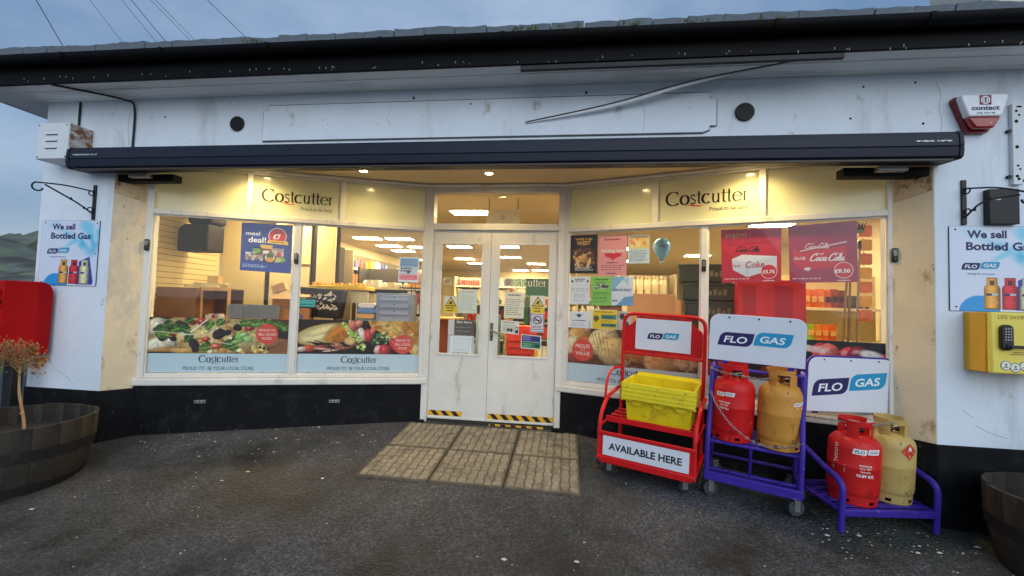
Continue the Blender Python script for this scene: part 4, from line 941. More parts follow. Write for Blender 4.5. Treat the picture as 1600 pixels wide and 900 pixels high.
BLUEP = M('trolley_violet', (60, 42, 150), .42, var=.12, vs=6, spec=.3, stain=[((40, 32, 96), 8, .55, .70, (1, 1, 1)), ((128, 118, 170), 24, .64, .69, (1, 1, 1)), ((74, 52, 50), 34, .66, .70, (1, 1, 1))])
SIGNW = M('sign_white', (222, 226, 236), .3, var=.03, coat=.2)

def build_red_trolley():
    t = thing('red_trolley', 'red wheeled display trolley with an AVAILABLE HERE plate holding the yellow crate', 'trolley'); t.matrix_world = gframe(1.075, .215, R_(-23))
    w, d, H = .73, .53, 1.30
    for x, y in ((.07, .06), (.66, .06), (.07, .46), (.66, .46)): caster(t, x, y, .05, .4)
    tubeframe(t, 'back_frame', rc([(.02, d, .13), (.02, d, H), (w-.02, d, H), (w-.02, d, .13)], .10), .016, REDP)
    tubeframe(t, 'cross_bar', [(.036, d, .94), (w-.036, d, .94)], .013, REDP)
    P = [(.037, .955), (w-.037, .955), (w-.037, H-.14)]+[(w-.037-.09+.09*math.sin(R_(a)), H-.14+.09-.09*math.cos(R_(a))) for a in (20, 45, 70)][::-1]*0+[(w-.05, H-.115), (w-.09, H-.095), (w-.13, H-.05), (w-.135, H-.018), (.135, H-.018), (.13, H-.05), (.09, H-.095), (.05, H-.115), (.037, H-.14)]
    mb = MB(); mb.prismy(P, d-.003, d+.003); mb.build('back_sheet', REDP, t, smooth=0)
    s = thing_part_sign(t, .13, .60, .985, 1.262, d-.009, .004)
    gas_logo(t, .235, 1.085, .27, 0, d-.0145)
    # sides: low curved guard rails
    for x in (.0, w):
        tubeframe(t, 'side_rail', rc([(x, 0, .12), (x, 0, .47), (x, .17, .60), (x, d, .62)], .09), .016, REDP)
        tubeframe(t, 'side_bar', [(x, .012, .40), (x, d, .40)], .011, REDP); tubeframe(t, 'side_bar', [(x, .012, .14), (x, d, .14)], .014, REDP)
    tubeframe(t, 'side_handle', rc([(-.018, .17, .58), (-.018, .20, .74), (-.018, .34, .82), (.01, d-.01, .80)], .07), .011, REDP)
    mb = MB(); mb.prismy(rrect(.0, w, .115, .36, .012, 3), -.010, .006); mb.build('front_panel', REDP, t, bev=.004)
    mb = MB(); mb.box(-.012, w+.012, -.026, -.0105, .11, .165); mb.build('bumper_rail', REDP, t, bev=.008)
    mb = MB(); mb.box(-.012, w+.012, -.022, -.0105, .338, .366); mb.build('top_rail', REDP, t, bev=.006)
    mb = MB(); mb.box(.035, w-.035, -.014, -.0106, .172, .330); pl = mb.build('sign_plate', SIGNW, t, bev=.002)
    lettering(pl, (26, 26, 34), [('AVAILABLE HERE', w/2, .224, dict(h=.056, w=.56, bold=.028))], y=-.0152)
    for x in (-.012, w-.012):
        mb = MB(); mb.box(x, x+.024, -.03, .0, .09, .135); mb.build('corner_bumper', M('caster_black', (24, 24, 26), .6), t, bev=.004)
    mb = MB(); mb.box(.0, w, .0, d, .12, .135); mb.build('floor_tray', REDP, t, bev=.003)
    mb = MB()
    for y in (.16, .26, .36, .46): mb.box(.015, w-.015, y-.02, y+.02, .425, .438)
    mb.build('shelf', REDP, t, bev=.003)
    mb = MB(); mb.box(.015, w-.015, .11, .13, .41, .455); mb.build('shelf_lip', REDP, t, bev=.003)
    return t
def thing_part_sign(t, x0, x1, z0, z1, y, th, r=.004):
    mb = MB(); mb.prismy(rrect(x0, x1, z0, z1, r, 6, (0, 0, 1, 1) if r > .01 else (1, 1, 1, 1)), y-th, y); return mb.build('sign_plate', SIGNW, t, bev=.0015)
RT = build_red_trolley()

def build_crate():
    YC = M('crate_yellow', (226, 206, 20), .4, var=.06, vs=8, stain=[((190, 156, 30), 7, .54, .70, (1, 1, 1)), ((120, 106, 50), 20, .63, .69, (1, 1, 1))])
    t = thing('plastic_crate', 'bright yellow ribbed plastic tote crate standing on the red trolley', 'crate'); t.matrix_world = RT.matrix_world @ Matrix.Translation((.14, .135, .439))
    W, D, H = .56, .38, .315
    def ringwall(mb, x0, x1, y0, y1, z0, z1, X0, X1, Y0, Y1, th):
        o0 = [(x0, y0, z0), (x1, y0, z0), (x1, y1, z0), (x0, y1, z0)]; o1 = [(X0, Y0, z1), (X1, Y0, z1), (X1, Y1, z1), (X0, Y1, z1)]
        i0 = [(x0+th, y0+th, z0), (x1-th, y0+th, z0), (x1-th, y1-th, z0), (x0+th, y1-th, z0)]; i1 = [(X0+th, Y0+th, z1), (X1-th, Y0+th, z1), (X1-th, Y1-th, z1), (X0+th, Y1-th, z1)]
        fs = []
        for k in range(4):
            n = (k+1) % 4; fs += [(k, n, 4+n, 4+k), (8+n, 8+k, 12+k, 12+n), (4+k, 4+n, 12+n, 12+k), (n, k, 8+k, 8+n)]
        mb.add(o0+o1+i0+i1, fs)
    mb = MB(); ringwall(mb, .035, W-.035, .035, D-.035, 0, .20, .018, W-.018, .018, D-.018, .006); mb.box(.036, W-.036, .036, D-.036, .001, .008); mb.build('lower_body', YC, t, smooth=0, bev=.003)
    mb = MB(); ringwall(mb, .004, W-.004, .004, D-.004, .165, H, .0, W, 0, D, .010); up = mb.build('upper_body', YC, t, smooth=0, bev=.003)
    mb = MB()
    for z in (.167, .205, .243, .281, .302): mb.box(-.012, W+.012, -.012, -.0005, z, z+.011); mb.box(-.012, -.0005, .0, D, z, z+.012)
    for k in range(9):
        x = -.010+k*(W+.010)/8; mb.box(x-.004, x+.004, -.010, -.0003, .18, .31)
    mb.build('rib', YC, up, bev=.002)
    for k in range(3):
        mb = MB(); x = .12+k*.17; mb.prismy([(x-.05, .165), (x-.025, .135), (x+.025, .135), (x+.05, .165)], -.004, .006); mb.build('skirt_tab', YC, up, smooth=0)
    mb = MB(); q = [(.0, D+.001, H-.02), (W, D+.001, H-.02), (W-.02, D+.05, H+.02), (.02, D+.05, H+.02)]; mb.add(q+[(x, y+.006, z) for x, y, z in q], [(0, 1, 2, 3), (7, 6, 5, 4), (0, 4, 5, 1), (1, 5, 6, 2), (2, 6, 7, 3), (3, 7, 4, 0)]); mb.build('lid_flap', YC, t, smooth=0, bev=.003)
    mb = MB(); q = [(.0, -.0125, H), (W, -.0125, H), (W, -.034, H-.13), (.0, -.034, H-.13)]; mb.add(q+[(x, y-.005, z) for x, y, z in q], [(3, 2, 1, 0), (4, 5, 6, 7), (0, 1, 5, 4), (1, 2, 6, 5), (2, 3, 7, 6), (3, 0, 4, 7)]); fl = mb.build('lid_flap', YC, t, smooth=0, bev=.003)
    mb = MB()
    for a, b in ((.03, 0), (.09, 0), (.15, .0), (.21, 0), (.27, 0), (.33, 0), (.39, 0), (.45, 0), (.51, 0), (.565, 0)): mb.add([(a-.004, -.0186, H-.005), (a+.004, -.0186, H-.005), (a+.004, -.041, H-.125), (a-.004, -.041, H-.125)], [(3, 2, 1, 0)])
    for f_ in (.25, .5, .75): z = H-.13*f_; y = -.0178-.0215*f_; mb.box(.005, W-.005, y-.0042, y, z-.004, z+.004)
    mb.build('flap_rib', YC, fl, smooth=0)
build_crate()

def build_blue_trolley():
    t = thing('gas_trolley', 'tall violet wheeled trolley carrying two gas cylinders beside the red trolley', 'trolley'); t.matrix_world = gframe(1.865, .045, R_(-21.5))
    w, d = .60, .49
    for x, y in ((.03, .03), (w-.02, .03), (.03, d-.02), (w-.02, d-.02)): caster(t, x, y, .055, .5, True)
    z0 = .165
    for x in (.0, w):
        tubeframe(t, 'side_frame', rc([(x, -.01, z0-.02), (x, .0, .46), (x, .10, .66), (x, .14, .93), (x, d*.5, .97)], .08), .018, BLUEP)
        tubeframe(t, 'side_bar', [(x, 0, z0), (x, d, z0)], .016, BLUEP); tubeframe(t, 'back_post', [(x, d, z0-.02), (x, d, 1.0)], .016, BLUEP); tubeframe(t, 'side_bar', [(x, .05, .405), (x, d, .405)], .013, BLUEP)
    mb = MB(); mb.box(-.016, w+.016, -.03, .012, z0-.035, z0+.03); mb.build('front_beam', BLUEP, t, bev=.006)
    for y, z in ((.13, z0), (d, z0), (.06, .405), (d, .405), (d, .97), (.26, .405)): tubeframe(t, 'cross_bar', [(.0, y, z), (w, y, z)], .014, BLUEP)
    tubeframe(t, 'strut', [(w*.48, .06, .40), (w*.48, .13, z0)], .011, BLUEP); tubeframe(t, 'strut', [(w*.25, .0, z0), (w*.25, .13, z0)], .011, BLUEP); tubeframe(t, 'strut', [(w*.8, .0, z0), (w*.8, .13, z0)], .011, BLUEP)
    mb = MB()
    for k in range(6): mb.box(.02, w-.02, .075+k*.068, .075+k*.068+.045, .419, .427)
    mb.build('shelf_slats', BLUEP, t, bev=.002)
    y = .16
    s = thing_part_sign(t, -.035, w+.005, 1.015, 1.375, y, .006, .07)
    gas_logo(t, .025, 1.135, .50, 0, y-.0072)
    mb = MB()
    for x in (.10, .30, .50): mb.disc((x, 1.352), .007, y-.010, y-.0064, 10)
    mb.build('bolt', M('dark_screw', (40, 40, 42), .5, metal=.6), t)
    for x in (.08, .52): mb = MB(); mb.box(x-.02, x+.02, y+.001, y+.012, .95, 1.34); mb.build('sign_strut', BLUEP, t)
    tubeframe(t, 'cross_bar', [(.0, .15, .955), (w, .15, .955)], .013, BLUEP)
    return t
BT = build_blue_trolley()
def build_low_trolley():
    t = thing('gas_trolley', 'low violet trolley with curved front legs at the right pier', 'trolley'); t.matrix_world = gframe(2.655, -.235, R_(9.5), .5)
    w, d = .665, .46
    for x in (.02, w-.05): caster(t, x, d-.06, .055, .5, True)
    for x in (0, w):
        tubeframe(t, 'side_leg', rc([(x, 0, .0), (x, 0, .33), (x, .16, .36), (x, d, .46)], .13, 7), .020, BLUEP)
        tubeframe(t, 'side_bar', [(x, .0, .135), (x, d, .135)], .016, BLUEP); tubeframe(t, 'back_post', [(x, d, .11), (x, d, .78)], .017, BLUEP)
    mb = MB(); mb.box(0, w, -.018, .018, .105, .152); mb.build('front_beam', BLUEP, t, bev=.006)
    for y, z in ((d, .135), (.22, .135), (d, .70)): tubeframe(t, 'cross_bar', [(0, y, z), (w, y, z)], .014, BLUEP)
    mb = MB()
    for k in range(5): mb.box(.02, w-.02, .04+k*.085, .04+k*.085+.055, .143, .151)
    mb.build('shelf_slats', BLUEP, t, bev=.002)
    y = d-.05
    mb = MB(); mb.prismy(rrect(.0, .692, .700, 1.125, .078, 6, (0, 0, 1, 1)), y-.012, y+.004); mb.build('sign_backing', BLUEP, t)
    thing_part_sign(t, .012, .68, .700, 1.113, y-.0125, .005, .07)
    gas_logo(t, .045, .815, .60, -.09, y-.0185)
    mb = MB()
    for x in (.13, .34, .56): mb.disc((x, 1.095), .006, y-.0215, y-.018, 10)
    mb.build('bolt', M('dark_screw', (40, 40, 42), .5, metal=.6), t)
    for x in (.1, .58): mb = MB(); mb.box(x-.02, x+.02, y+.005, y+.016, .68, 1.06); mb.build('sign_strut', BLUEP, t)
    return t
LT = build_low_trolley()

def wrap(mb, r):
    mb.v = [((r-y)*math.sin(x/r)*1.0, -(r-y)*math.cos(x/r), z) for x, y, z in mb.v]; return mb
def build_cylinder(mw, label, col, name, marks, face=0.0, r=.155, H=.60, handle_face=0.0):
    mat = M(name, col, .42, var=.08, vs=7, coat=.0, spec=.3, bump=.08, bs=60, stain=[(tuple(int(c*.62) for c in col), 7, .55, .72, (1, 1, .6)), ((200, 190, 180), 24, .665, .70, (1, 1, 1)), ((72, 50, 38), 19, .645, .69, (1, 1, .5))])
    t = thing('gas_cylinder', label, 'gas cylinder', group='gas cylinders on the trolleys'); t.matrix_world = mw @ Matrix.Rotation(face, 4, 'Z')
    zb = .045; zt = H-.115
    prof = [(r*.70, zb-.005), (r*.90, zb+.005), (r*.985, zb+.03), (r, zb+.06), (r, zb+.20), (r*1.012, zb+.205), (r*1.012, zb+.215), (r, zb+.22), (r, zt-.085), (r*.985, zt-.06), (r*.93, zt-.035), (r*.80, zt-.012), (r*.6, zt+.002), (r*.3, zt+.010), (.001, zt+.012)]
    mb = MB(); mb.lathe(prof, 40); body = mb.build('body', mat, t, smooth=50)
    # foot ring with slots
    mb = MB()
    for k in range(6):
        a0 = k*math.pi/3+.12; a1 = a0+math.pi/3-.24; mb.lathe([(r*.93, 0), (r*.95, .055)], 8, a0=a0, a1=a1); mb.lathe([(r*.90, .055), (r*.90, 0)], 8, a0=a0, a1=a1); mb.lathe([(r*.90, .0), (r*.93, .0)], 8, a0=a0, a1=a1)
    mb.lathe([(r*.93, 0), (r*.935, .014)], 40, capb=False, capt=False); mb.lathe([(r*.94, .036), (r*.95, .062)], 40, capb=False, capt=False); mb.build('foot_ring', mat, t, smooth=50)
    # collar: shroud ring carried on three straps, open between
    hf = handle_face; rc0 = r*.66; z0, z1 = zt-.022, H; th = .006
    def strap(a0, a1, za, zb_, n=8):
        for q, rr in ((0, rc0), (1, rc0-th)):
            pr = [(rr*1.0, za), (rr*1.02, zb_)]; mb.lathe(pr if q == 0 else pr[::-1], n, a0=a0, a1=a1)
        mb.lathe([(rc0*1.02, zb_), (rc0*1.02-th, zb_)], n, a0=a0, a1=a1); mb.lathe([(rc0-th, za), (rc0, za)], n, a0=a0, a1=a1)
        for a in (a0, a1):
            c, s = math.cos(a), math.sin(a); mb.add([(rc0*c, rc0*s, za), ((rc0-th)*c, (rc0-th)*s, za), ((rc0*1.02-th)*c, (rc0*1.02-th)*s, zb_), (rc0*1.02*c, rc0*1.02*s, zb_)], [(0, 1, 2, 3)])
    mb = MB(); strap(hf+R_(-62), hf+R_(242), H-.036, H, 30)
    for a in (-58, 32, 148, 238): strap(hf+R_(a-20), hf+R_(a+20), z0, H-.036, 6)
    mb.build('collar', mat, t, smooth=50)
    br = M('valve_brass', (120, 96, 58), .4, metal=.8); bk = M('valve_black', (24, 24, 26), .5)
    mb = MB(); mb.lathe([(.016, zt), (.016, zt+.03), (.010, zt+.034), (.010, zt+.06)], 12); mb.tube([(0, 0, zt+.035), (.03*math.cos(hf-1.57), .03*math.sin(hf-1.57), zt+.035)], .011, 8); v = mb.build('valve', br, t)
    mb = MB(); mb.lathe([(.02, zt+.055), (.026, zt+.062), (.026, zt+.075), (.016, zt+.08)], 10); mb.tube([(.028*math.cos(hf-1.57), .028*math.sin(hf-1.57), zt+.035), (.05*math.cos(hf-1.57), .05*math.sin(hf-1.57), zt+.035)], .016, 8); mb.build('valve_knob', bk, v)
    marks(t, r, zb)
    return t
def mk_flogas(t, r, zb, x0, z0, w, on=(238, 236, 236)):
    e = part_empty('gas_logo', t)
    for dx, dz, txt, ic in ((0, 0, 'FLO', (46, 44, 96)), (w*.52, .006, 'GAS', (90, 110, 130))):
        mb = MB(); P = rrect(x0+dx, x0+dx+w*.47, z0+dz, z0+dz+w*.22, w*.06, 4, (0, 1, 0, 1)); n = 6
        xs = np.linspace(x0+dx, x0+dx+w*.47, n+1)
        for i in range(n): mb.add([(xs[i]+.15*0, .001, z0+dz), (xs[i+1], .001, z0+dz), (xs[i+1]+.0, .001, z0+dz+w*.22), (xs[i], .001, z0+dz+w*.22)], [(0, 1, 2, 3)])
        for v in range(len(mb.v)): mb.v[v] = (mb.v[v][0]+.2*(mb.v[v][2]-z0-dz), -.0015, mb.v[v][2])
        wrap(mb, r).build('plate', ink(on), e, smooth=0)
        mb = MB(); letter(mb, txt, x0+dx+w*.25, z0+dz+w*.055, h=w*.12, w=w*.33, y=-.0022, bold=.02, shear=.2); wrap(mb, r).build('lettering', ink(ic), e, smooth=0)
def mk_text(t, r, items, rgb, name='lettering'):
    mb = MB()
    for txt, x, z, kw in items: letter(mb, txt, x, z, y=-.0015, **kw)
    wrap(mb, r).build(name, ink(rgb), t, smooth=0)
WT = (236, 232, 230)
def marks_red_small(t, r, zb):
    mk_flogas(t, r, zb, -.095, .335, .135)
    mk_text(t, r, [('PROPANE', -.03, .285, dict(h=.013, w=.085, bold=.02)), ('UN 1978', -.03, .265, dict(h=.011, w=.06, bold=.02)), ('10.89 KG', -.03, .240, dict(h=.015, w=.07, bold=.03))], WT)
def marks_tan(t, r, zb):
    mk_flogas(t, r, zb, .02, .330, .115); mb0 = MB(); mb0.box(.045, .105, -.0016, -.0012, .312, .320); wrap(mb0, r).build('strapline', ink(WT), t, smooth=0)
    mb = MB(); rg = random.Random(4)
    for k in range(7): mb.box(.02, .02+rg.uniform(.06, .1), -.0016, -.0012, .20-k*.013, .204-k*.013)
    wrap(mb, r).build('small_print', ink((110, 78, 40)), t, smooth=0)
def marks_red_big(t, r, zb):
    mk_flogas(t, r, zb, -.06, .355, .165)
    mk_text(t, r, [('PROPANE', .02, .275, dict(h=.013, w=.075, bold=.02)), ('UN 1978', .02, .255, dict(h=.013, w=.065, bold=.02)), ('flammable', .02, .236, dict(h=.012, w=.06, bold=.01)), ('10.89 KG', .02, .204, dict(h=.020, w=.10, bold=.03))], WT)
    mk_text(t, r, [('CALOR', -.17, .31, dict(h=.03, w=.12, bold=.02, rot=math.pi/2))][:0]+[('FLOGAS', -.165, .335, dict(h=.022, w=.13, bold=.01, rot=-math.pi/2))], WT, 'side_lettering')
    mb = MB()
    for k in range(4): mb.box(-.175, -.095, -.0016, -.0012, .262-k*.014, .266-k*.014)
    wrap(mb, r).build('small_print', ink(WT), t, smooth=0)
def marks_diamond(t, r, zb):
    R2 = (206, 62, 36); cx, cz, d = .035, .375, .056
    mb = MB(); n = 8
    for i in range(n):
        a = -d+2*d*i/n; b = -d+2*d*(i+1)/n; mb.add([(cx+a, -.0015, cz-(d-abs(a))), (cx+b, -.0015, cz-(d-abs(b))), (cx+b, -.0015, cz+(d-abs(b))), (cx+a, -.0015, cz+(d-abs(a)))], [(0, 1, 2, 3)])
    wrap(mb, r).build('hazard_diamond', ink(R2), t, smooth=0)
    mb = MB(); mb.add([(cx-.010, -.0024, cz+.010), (cx+.010, -.0024, cz+.010), (cx+.012, -.0024, cz+.022), (cx+.004, -.0024, cz+.030), (cx+.001, -.0024, cz+.040), (cx-.006, -.0024, cz+.030), (cx-.012, -.0024, cz+.02)], [tuple(range(7))]); mb.box(cx-.014, cx+.014, -.0026, -.0022, cz+.004, cz+.007)
    mb.box(cx-.04, cx+.03, -.0026, -.0022, cz-.006, cz-.002); letter(mb, '2', cx, cz-.036, h=.014, y=-.0024, bold=.02); wrap(mb, r).build('hazard_symbol', ink(WT), t, smooth=0)
    mb = MB(); rg = random.Random(9)
    for k in range(9): mb.box(-.02, .06+rg.uniform(.0, .03), -.0016, -.0012, .255-k*.0145, .260-k*.0145)
    wrap(mb, r).build('small_print', ink((176, 100, 52)), t, smooth=0)
T_ = Matrix.Translation
build_cylinder(BT.matrix_world @ T_((.155, .16, .428)), 'red gas cylinder on the tall violet trolley', (206, 28, 30), 'cylinder_red', marks_red_small, R_(-12), .147, .57, R_(100))
build_cylinder(BT.matrix_world @ T_((.465, .165, .428)), 'orange-tan gas cylinder on the tall violet trolley', (204, 142, 62), 'cylinder_tan', marks_tan, R_(22), .147, .57, R_(60))
build_cylinder(LT.matrix_world @ T_((.205, .165, .152)), 'red gas cylinder with a 10.89 KG mark on the low violet trolley', (204, 34, 32), 'cylinder_red_b', marks_red_big, R_(-22), .155, .565, R_(95))
build_cylinder(LT.matrix_world @ T_((.500, .205, .152)), 'khaki-beige gas cylinder with a red hazard diamond on the low violet trolley', (190, 164, 98), 'cylinder_beige', marks_diamond, R_(-10), .148, .575, R_(70))

def build_chain(pts, label, link=.022):
    P = bezier(pts, 24); t = thing('chain', label, 'chain', tuple(P[0])); mb = MB(); o = P[0]; acc = 0; last = P[0]; k = 0
    for p in P[1:]:
        acc += (p-last).length
        if acc > link*.78:
            d = (p-last).normalized() if (p-last).length > 1e-6 else Vector((1, 0, 0)); s = d.cross(Vector((0, .3, 1))).normalized() if k % 2 else d.cross(Vector((0, 1, .1))).normalized()
            c = p-o; R0 = link*.5; mb.tube([c+d*(R0*1.15*math.cos(R_(a)))+s*(R0*.62*math.sin(R_(a))) for a in range(0, 360, 45)], .0026, 5, closed=True); acc = 0; k += 1
        last = p
    mb.build('links', M('chain_steel', (158, 156, 152), .4, metal=.8, stain=[((96, 70, 50), 20, .6, .7, (1, 1, 1))]), t)
def bl_(m, x, y, z): return m.matrix_world @ Vector((x, y, z))
build_chain([bl_(BT, 0, .02, .80), bl_(BT, .05, -.01, .70), bl_(BT, .16, -.02, .565), bl_(BT, .32, -.02, .47), bl_(BT, .48, -.01, .47), bl_(BT, .60, .0, .52)], 'steel chain sagging in front of the cylinders on the tall violet trolley')
build_chain([bl_(BT, -.02, .10, .96), bl_(BT, .10, .06, .93), bl_(BT, .16, .04, .935), bl_(BT, .30, .08, .915), bl_(BT, .40, .08, .93)], 'steel chain threaded through the collars on the tall violet trolley')
build_chain([bl_(LT, 0, .40, .66), bl_(LT, .06, .2, .69), bl_(LT, .2, .08, .70), bl_(LT, .34, .10, .70), bl_(LT, .5, .14, .71)], 'steel chain threaded through the collars on the low violet trolley')

# ================================================================ OVERHEAD WIRES
def build_wires():
    ws = [((-14.796, 9.795), (-13.68, 8.245), 'leftmost of the wires above the roof', .011), ((-12.953, 9.681), (-11.69, 8.264), 'second wire from the left above the roof', .006), ((-11.901, 9.617), (-10.569, 8.193), 'third wire from the left above the roof', .006),
          ((-11.59, 9.598), (-10.268, 8.179), 'dark wire beside the third wire above the roof', .009), ((-10.95, 9.56), (-9.45, 8.16), 'fifth wire from the left above the roof', .006), ((-10.80, 9.55), (-9.30, 8.15), 'wire doubling the fifth wire above the roof', .006), ((-9.173, 9.45), (-7.745, 8.149), 'rightmost of the wires above the roof', .008)]
    for (a, b), (c, d), lab, r in ws:
        A, B = Vector((a, 7, b)), Vector((c, 7, d)); dr = B-A; p0 = A-dr*3; p1 = B+dr*2.2
        mb = MB(); pts = [p0+(p1-p0)*(i/12)-Vector((0, 0, .10*math.sin(math.pi*i/12))) for i in range(13)]; o0 = Vector(pts[0]); mb.tube([p-o0 for p in pts], r, 5)
        o = mb.build('overhead_wire', M('wire_black', (34, 36, 42), .7)); o.location = o0; tag(o, lab, 'wire', 'overhead wires')
build_wires()

# ================================================================ PRINTED SHEETS ON THE GLASS
ML = Matrix.Translation((-V_, r_, 0)) @ Matrix.Rotation(AW, 4, 'Z')
MR = Matrix.Translation((w_, RD, 0)) @ Matrix.Rotation(-AW, 4, 'Z')
MD = Matrix.Translation((0, RD, 0))
def bill(m, name, label, cat, s0, z0, w, h, n, paint, y=.0395, group=None, seed=1, bg=(255, 255, 255), mat=None, curl=.0, skew=None):
    t = thing(name, label, cat, group=group); t.matrix_world = m @ Matrix.Translation((s0, y, z0))
    nx = max(8, int(n*w/max(w, h))); ny = max(8, int(n*h/max(w, h)))
    sheet('printed_face', w, h, nx, ny, paint, t, mat or PRINT, 0, bg, seed, curl, skew=skew)
    return t
def strip_logo(t, w, zc):
    mb = MB(); lw = .36; x = w/2-lw/2; shop_logo(mb, x, zc+.015, lw, -.0015); mb.build('shop_name', ink((26, 40, 52)), t, smooth=0)
    mb = MB(); swoosh(mb, x+lw*.24, zc+.008, lw*.24, -.002); mb.build('swoosh', ink((150, 60, 50)), t, smooth=0)
    lettering(t, (58, 82, 98), [('PROUD TO  BE YOUR LOCAL STORE', w/2, zc-.062, dict(h=.036, w=.63, bold=.004))], name='strapline')
def roundel(t, x, z, r, lines, rgb=(222, 78, 60)):
    mb = MB(); mb.add([(x+r*math.cos(R_(a)), -.0015, z+r*math.sin(R_(a))) for a in range(0, 360, 10)], [tuple(range(36))]); mb.build('roundel', ink(rgb), t, smooth=0)
    lettering(t, (246, 236, 228), [(s, x, z+dz, dict(h=hh, w=ww)) for s, dz, hh, ww in lines], y=-.003, name='roundel_lettering')
def paint_pizza(c):
    rg = np.random.default_rng(3); c.rng = np.random.default_rng(9); c.a[:] = (40, 26, 20); s0 = .345
    E = lambda u, v, ru, rv, col, rot=0, soft=.14, wob=.14, sh=.35, tex=.14: c.ell(u, v, ru, rv, col, rot, soft, wob, int(rg.integers(99)), sh, tex=tex)
    c.poly([(.62, s0), (1, s0), (1, .62), (.86, .66), (.74, .52)], (156, 102, 60))                   # wooden board
    for k in range(9): c.line(.66+.02*k, s0+.01*k, 1, .40+.028*k, .006, (104, 62, 36), .6)
    c.poly([(.52, 1), (.60, .93), (.80, .90), (1, .90), (1, 1)], (92, 48, 30))
    E(.40, .68, .47, .36, (216, 184, 122), 0, .05, .06, .1); E(.42, .70, .41, .28, (226, 196, 126), 0, .2, .1, 0)
    E(.07, .50, .13, .13, (232, 220, 196), 8); E(.05, .84, .09, .14, (226, 210, 178), 24); E(.13, .41, .12, .05, (182, 126, 66), 5, .5); E(.30, .40, .16, .05, (206, 160, 88), 0, .5)
    for k in range(60):
        u, v = rg.uniform(.05, .84), rg.uniform(.39, .97)
        E(u, v, rg.uniform(.014, .034), rg.uniform(.03, .06), [(238, 222, 170), (214, 160, 72), (232, 196, 112), (246, 238, 216), (196, 132, 58), (222, 190, 120)][rg.integers(6)], rg.uniform(0, 180), .4, .3)
    for u, v, ru, rv in ((.14, .82, .030, .08), (.20, .88, .03, .06), (.245, .86, .035, .05), (.315, .51, .034, .10), (.335, .44, .03, .07), (.41, .52, .02, .05), (.49, .70, .05, .09), (.62, .84, .032, .07), (.55, .74, .03, .06), (.09, .62, .03, .05), (.17, .62, .03, .05)): E(u, v, ru, rv, (44, 22, 30), rg.uniform(-40, 40), .15, .3, .5)
    for u, v, ru, rv in ((.36, .93, .035, .07), (.30, .91, .03, .05), (.695, .91, .03, .06), (.705, .82, .036, .045), (.47, .48, .055, .06), (.17, .70, .025, .04), (.40, .61, .03, .05), (.54, .94, .02, .03), (.27, .96, .03, .04)): E(u, v, ru, rv, [(198, 58, 36), (214, 88, 54), (180, 44, 34)][rg.integers(3)], rg.uniform(-20, 20), .12, .15, .5); E(u-.006, v+.015, ru*.3, rv*.25, (244, 196, 170), 0, .6, 0, 0)
    G = [(58, 90, 34), (78, 112, 44), (40, 64, 28), (96, 128, 60), (48, 76, 32)]
    for u, v, ln, an in ((.04, .76, .22, 10), (.06, .70, .26, -12), (.10, .84, .2, 20), (.16, .74, .24, 30), (.22, .80, .2, -20), (.26, .56, .2, 60), (.36, .44, .22, 10), (.52, .50, .24, 8), (.56, .44, .22, 20), (.64, .90, .24, 12), (.72, .90, .24, 5), (.80, .92, .24, -10), (.88, .92, .24, -20), (.93, .88, .2, -30), (.47, .88, .2, 40), (.40, .80, .2, 60), (.25, .92, .18, 20), (.59, .58, .2, 40)): c.frond(u, v, ln*.95, an, G[rg.integers(5)], 6, .42)
    E(.655, .66, .052, .095, (118, 170, 78), 10, .1, .1, .5); E(.70, .62, .036, .07, (168, 206, 128), -10, .14, .1, .3); E(.62, .57, .05, .035, (140, 184, 100), 10); E(.665, .71, .03, .03, (186, 220, 150), 20, .4)
    c.line(.29, .74, .40, .97, .011, (236, 238, 214)); c.line(.0, .745, .27, .70, .008, (206, 208, 160)); c.line(.22, .68, .33, .70, .009, (226, 226, 190)); c.line(.42, .58, .58, .52, .006, (220, 214, 190))
    for k in range(3): E(.79+.03*k, .47-.02*k, .012, .025, (64, 34, 30), 20)
    c.rect(.0, s0, .15, .375, (16, 12, 10), .75); c.grain(.10, 30, 4)
    c.rect(0, 0, 1, s0, (194, 214, 224))
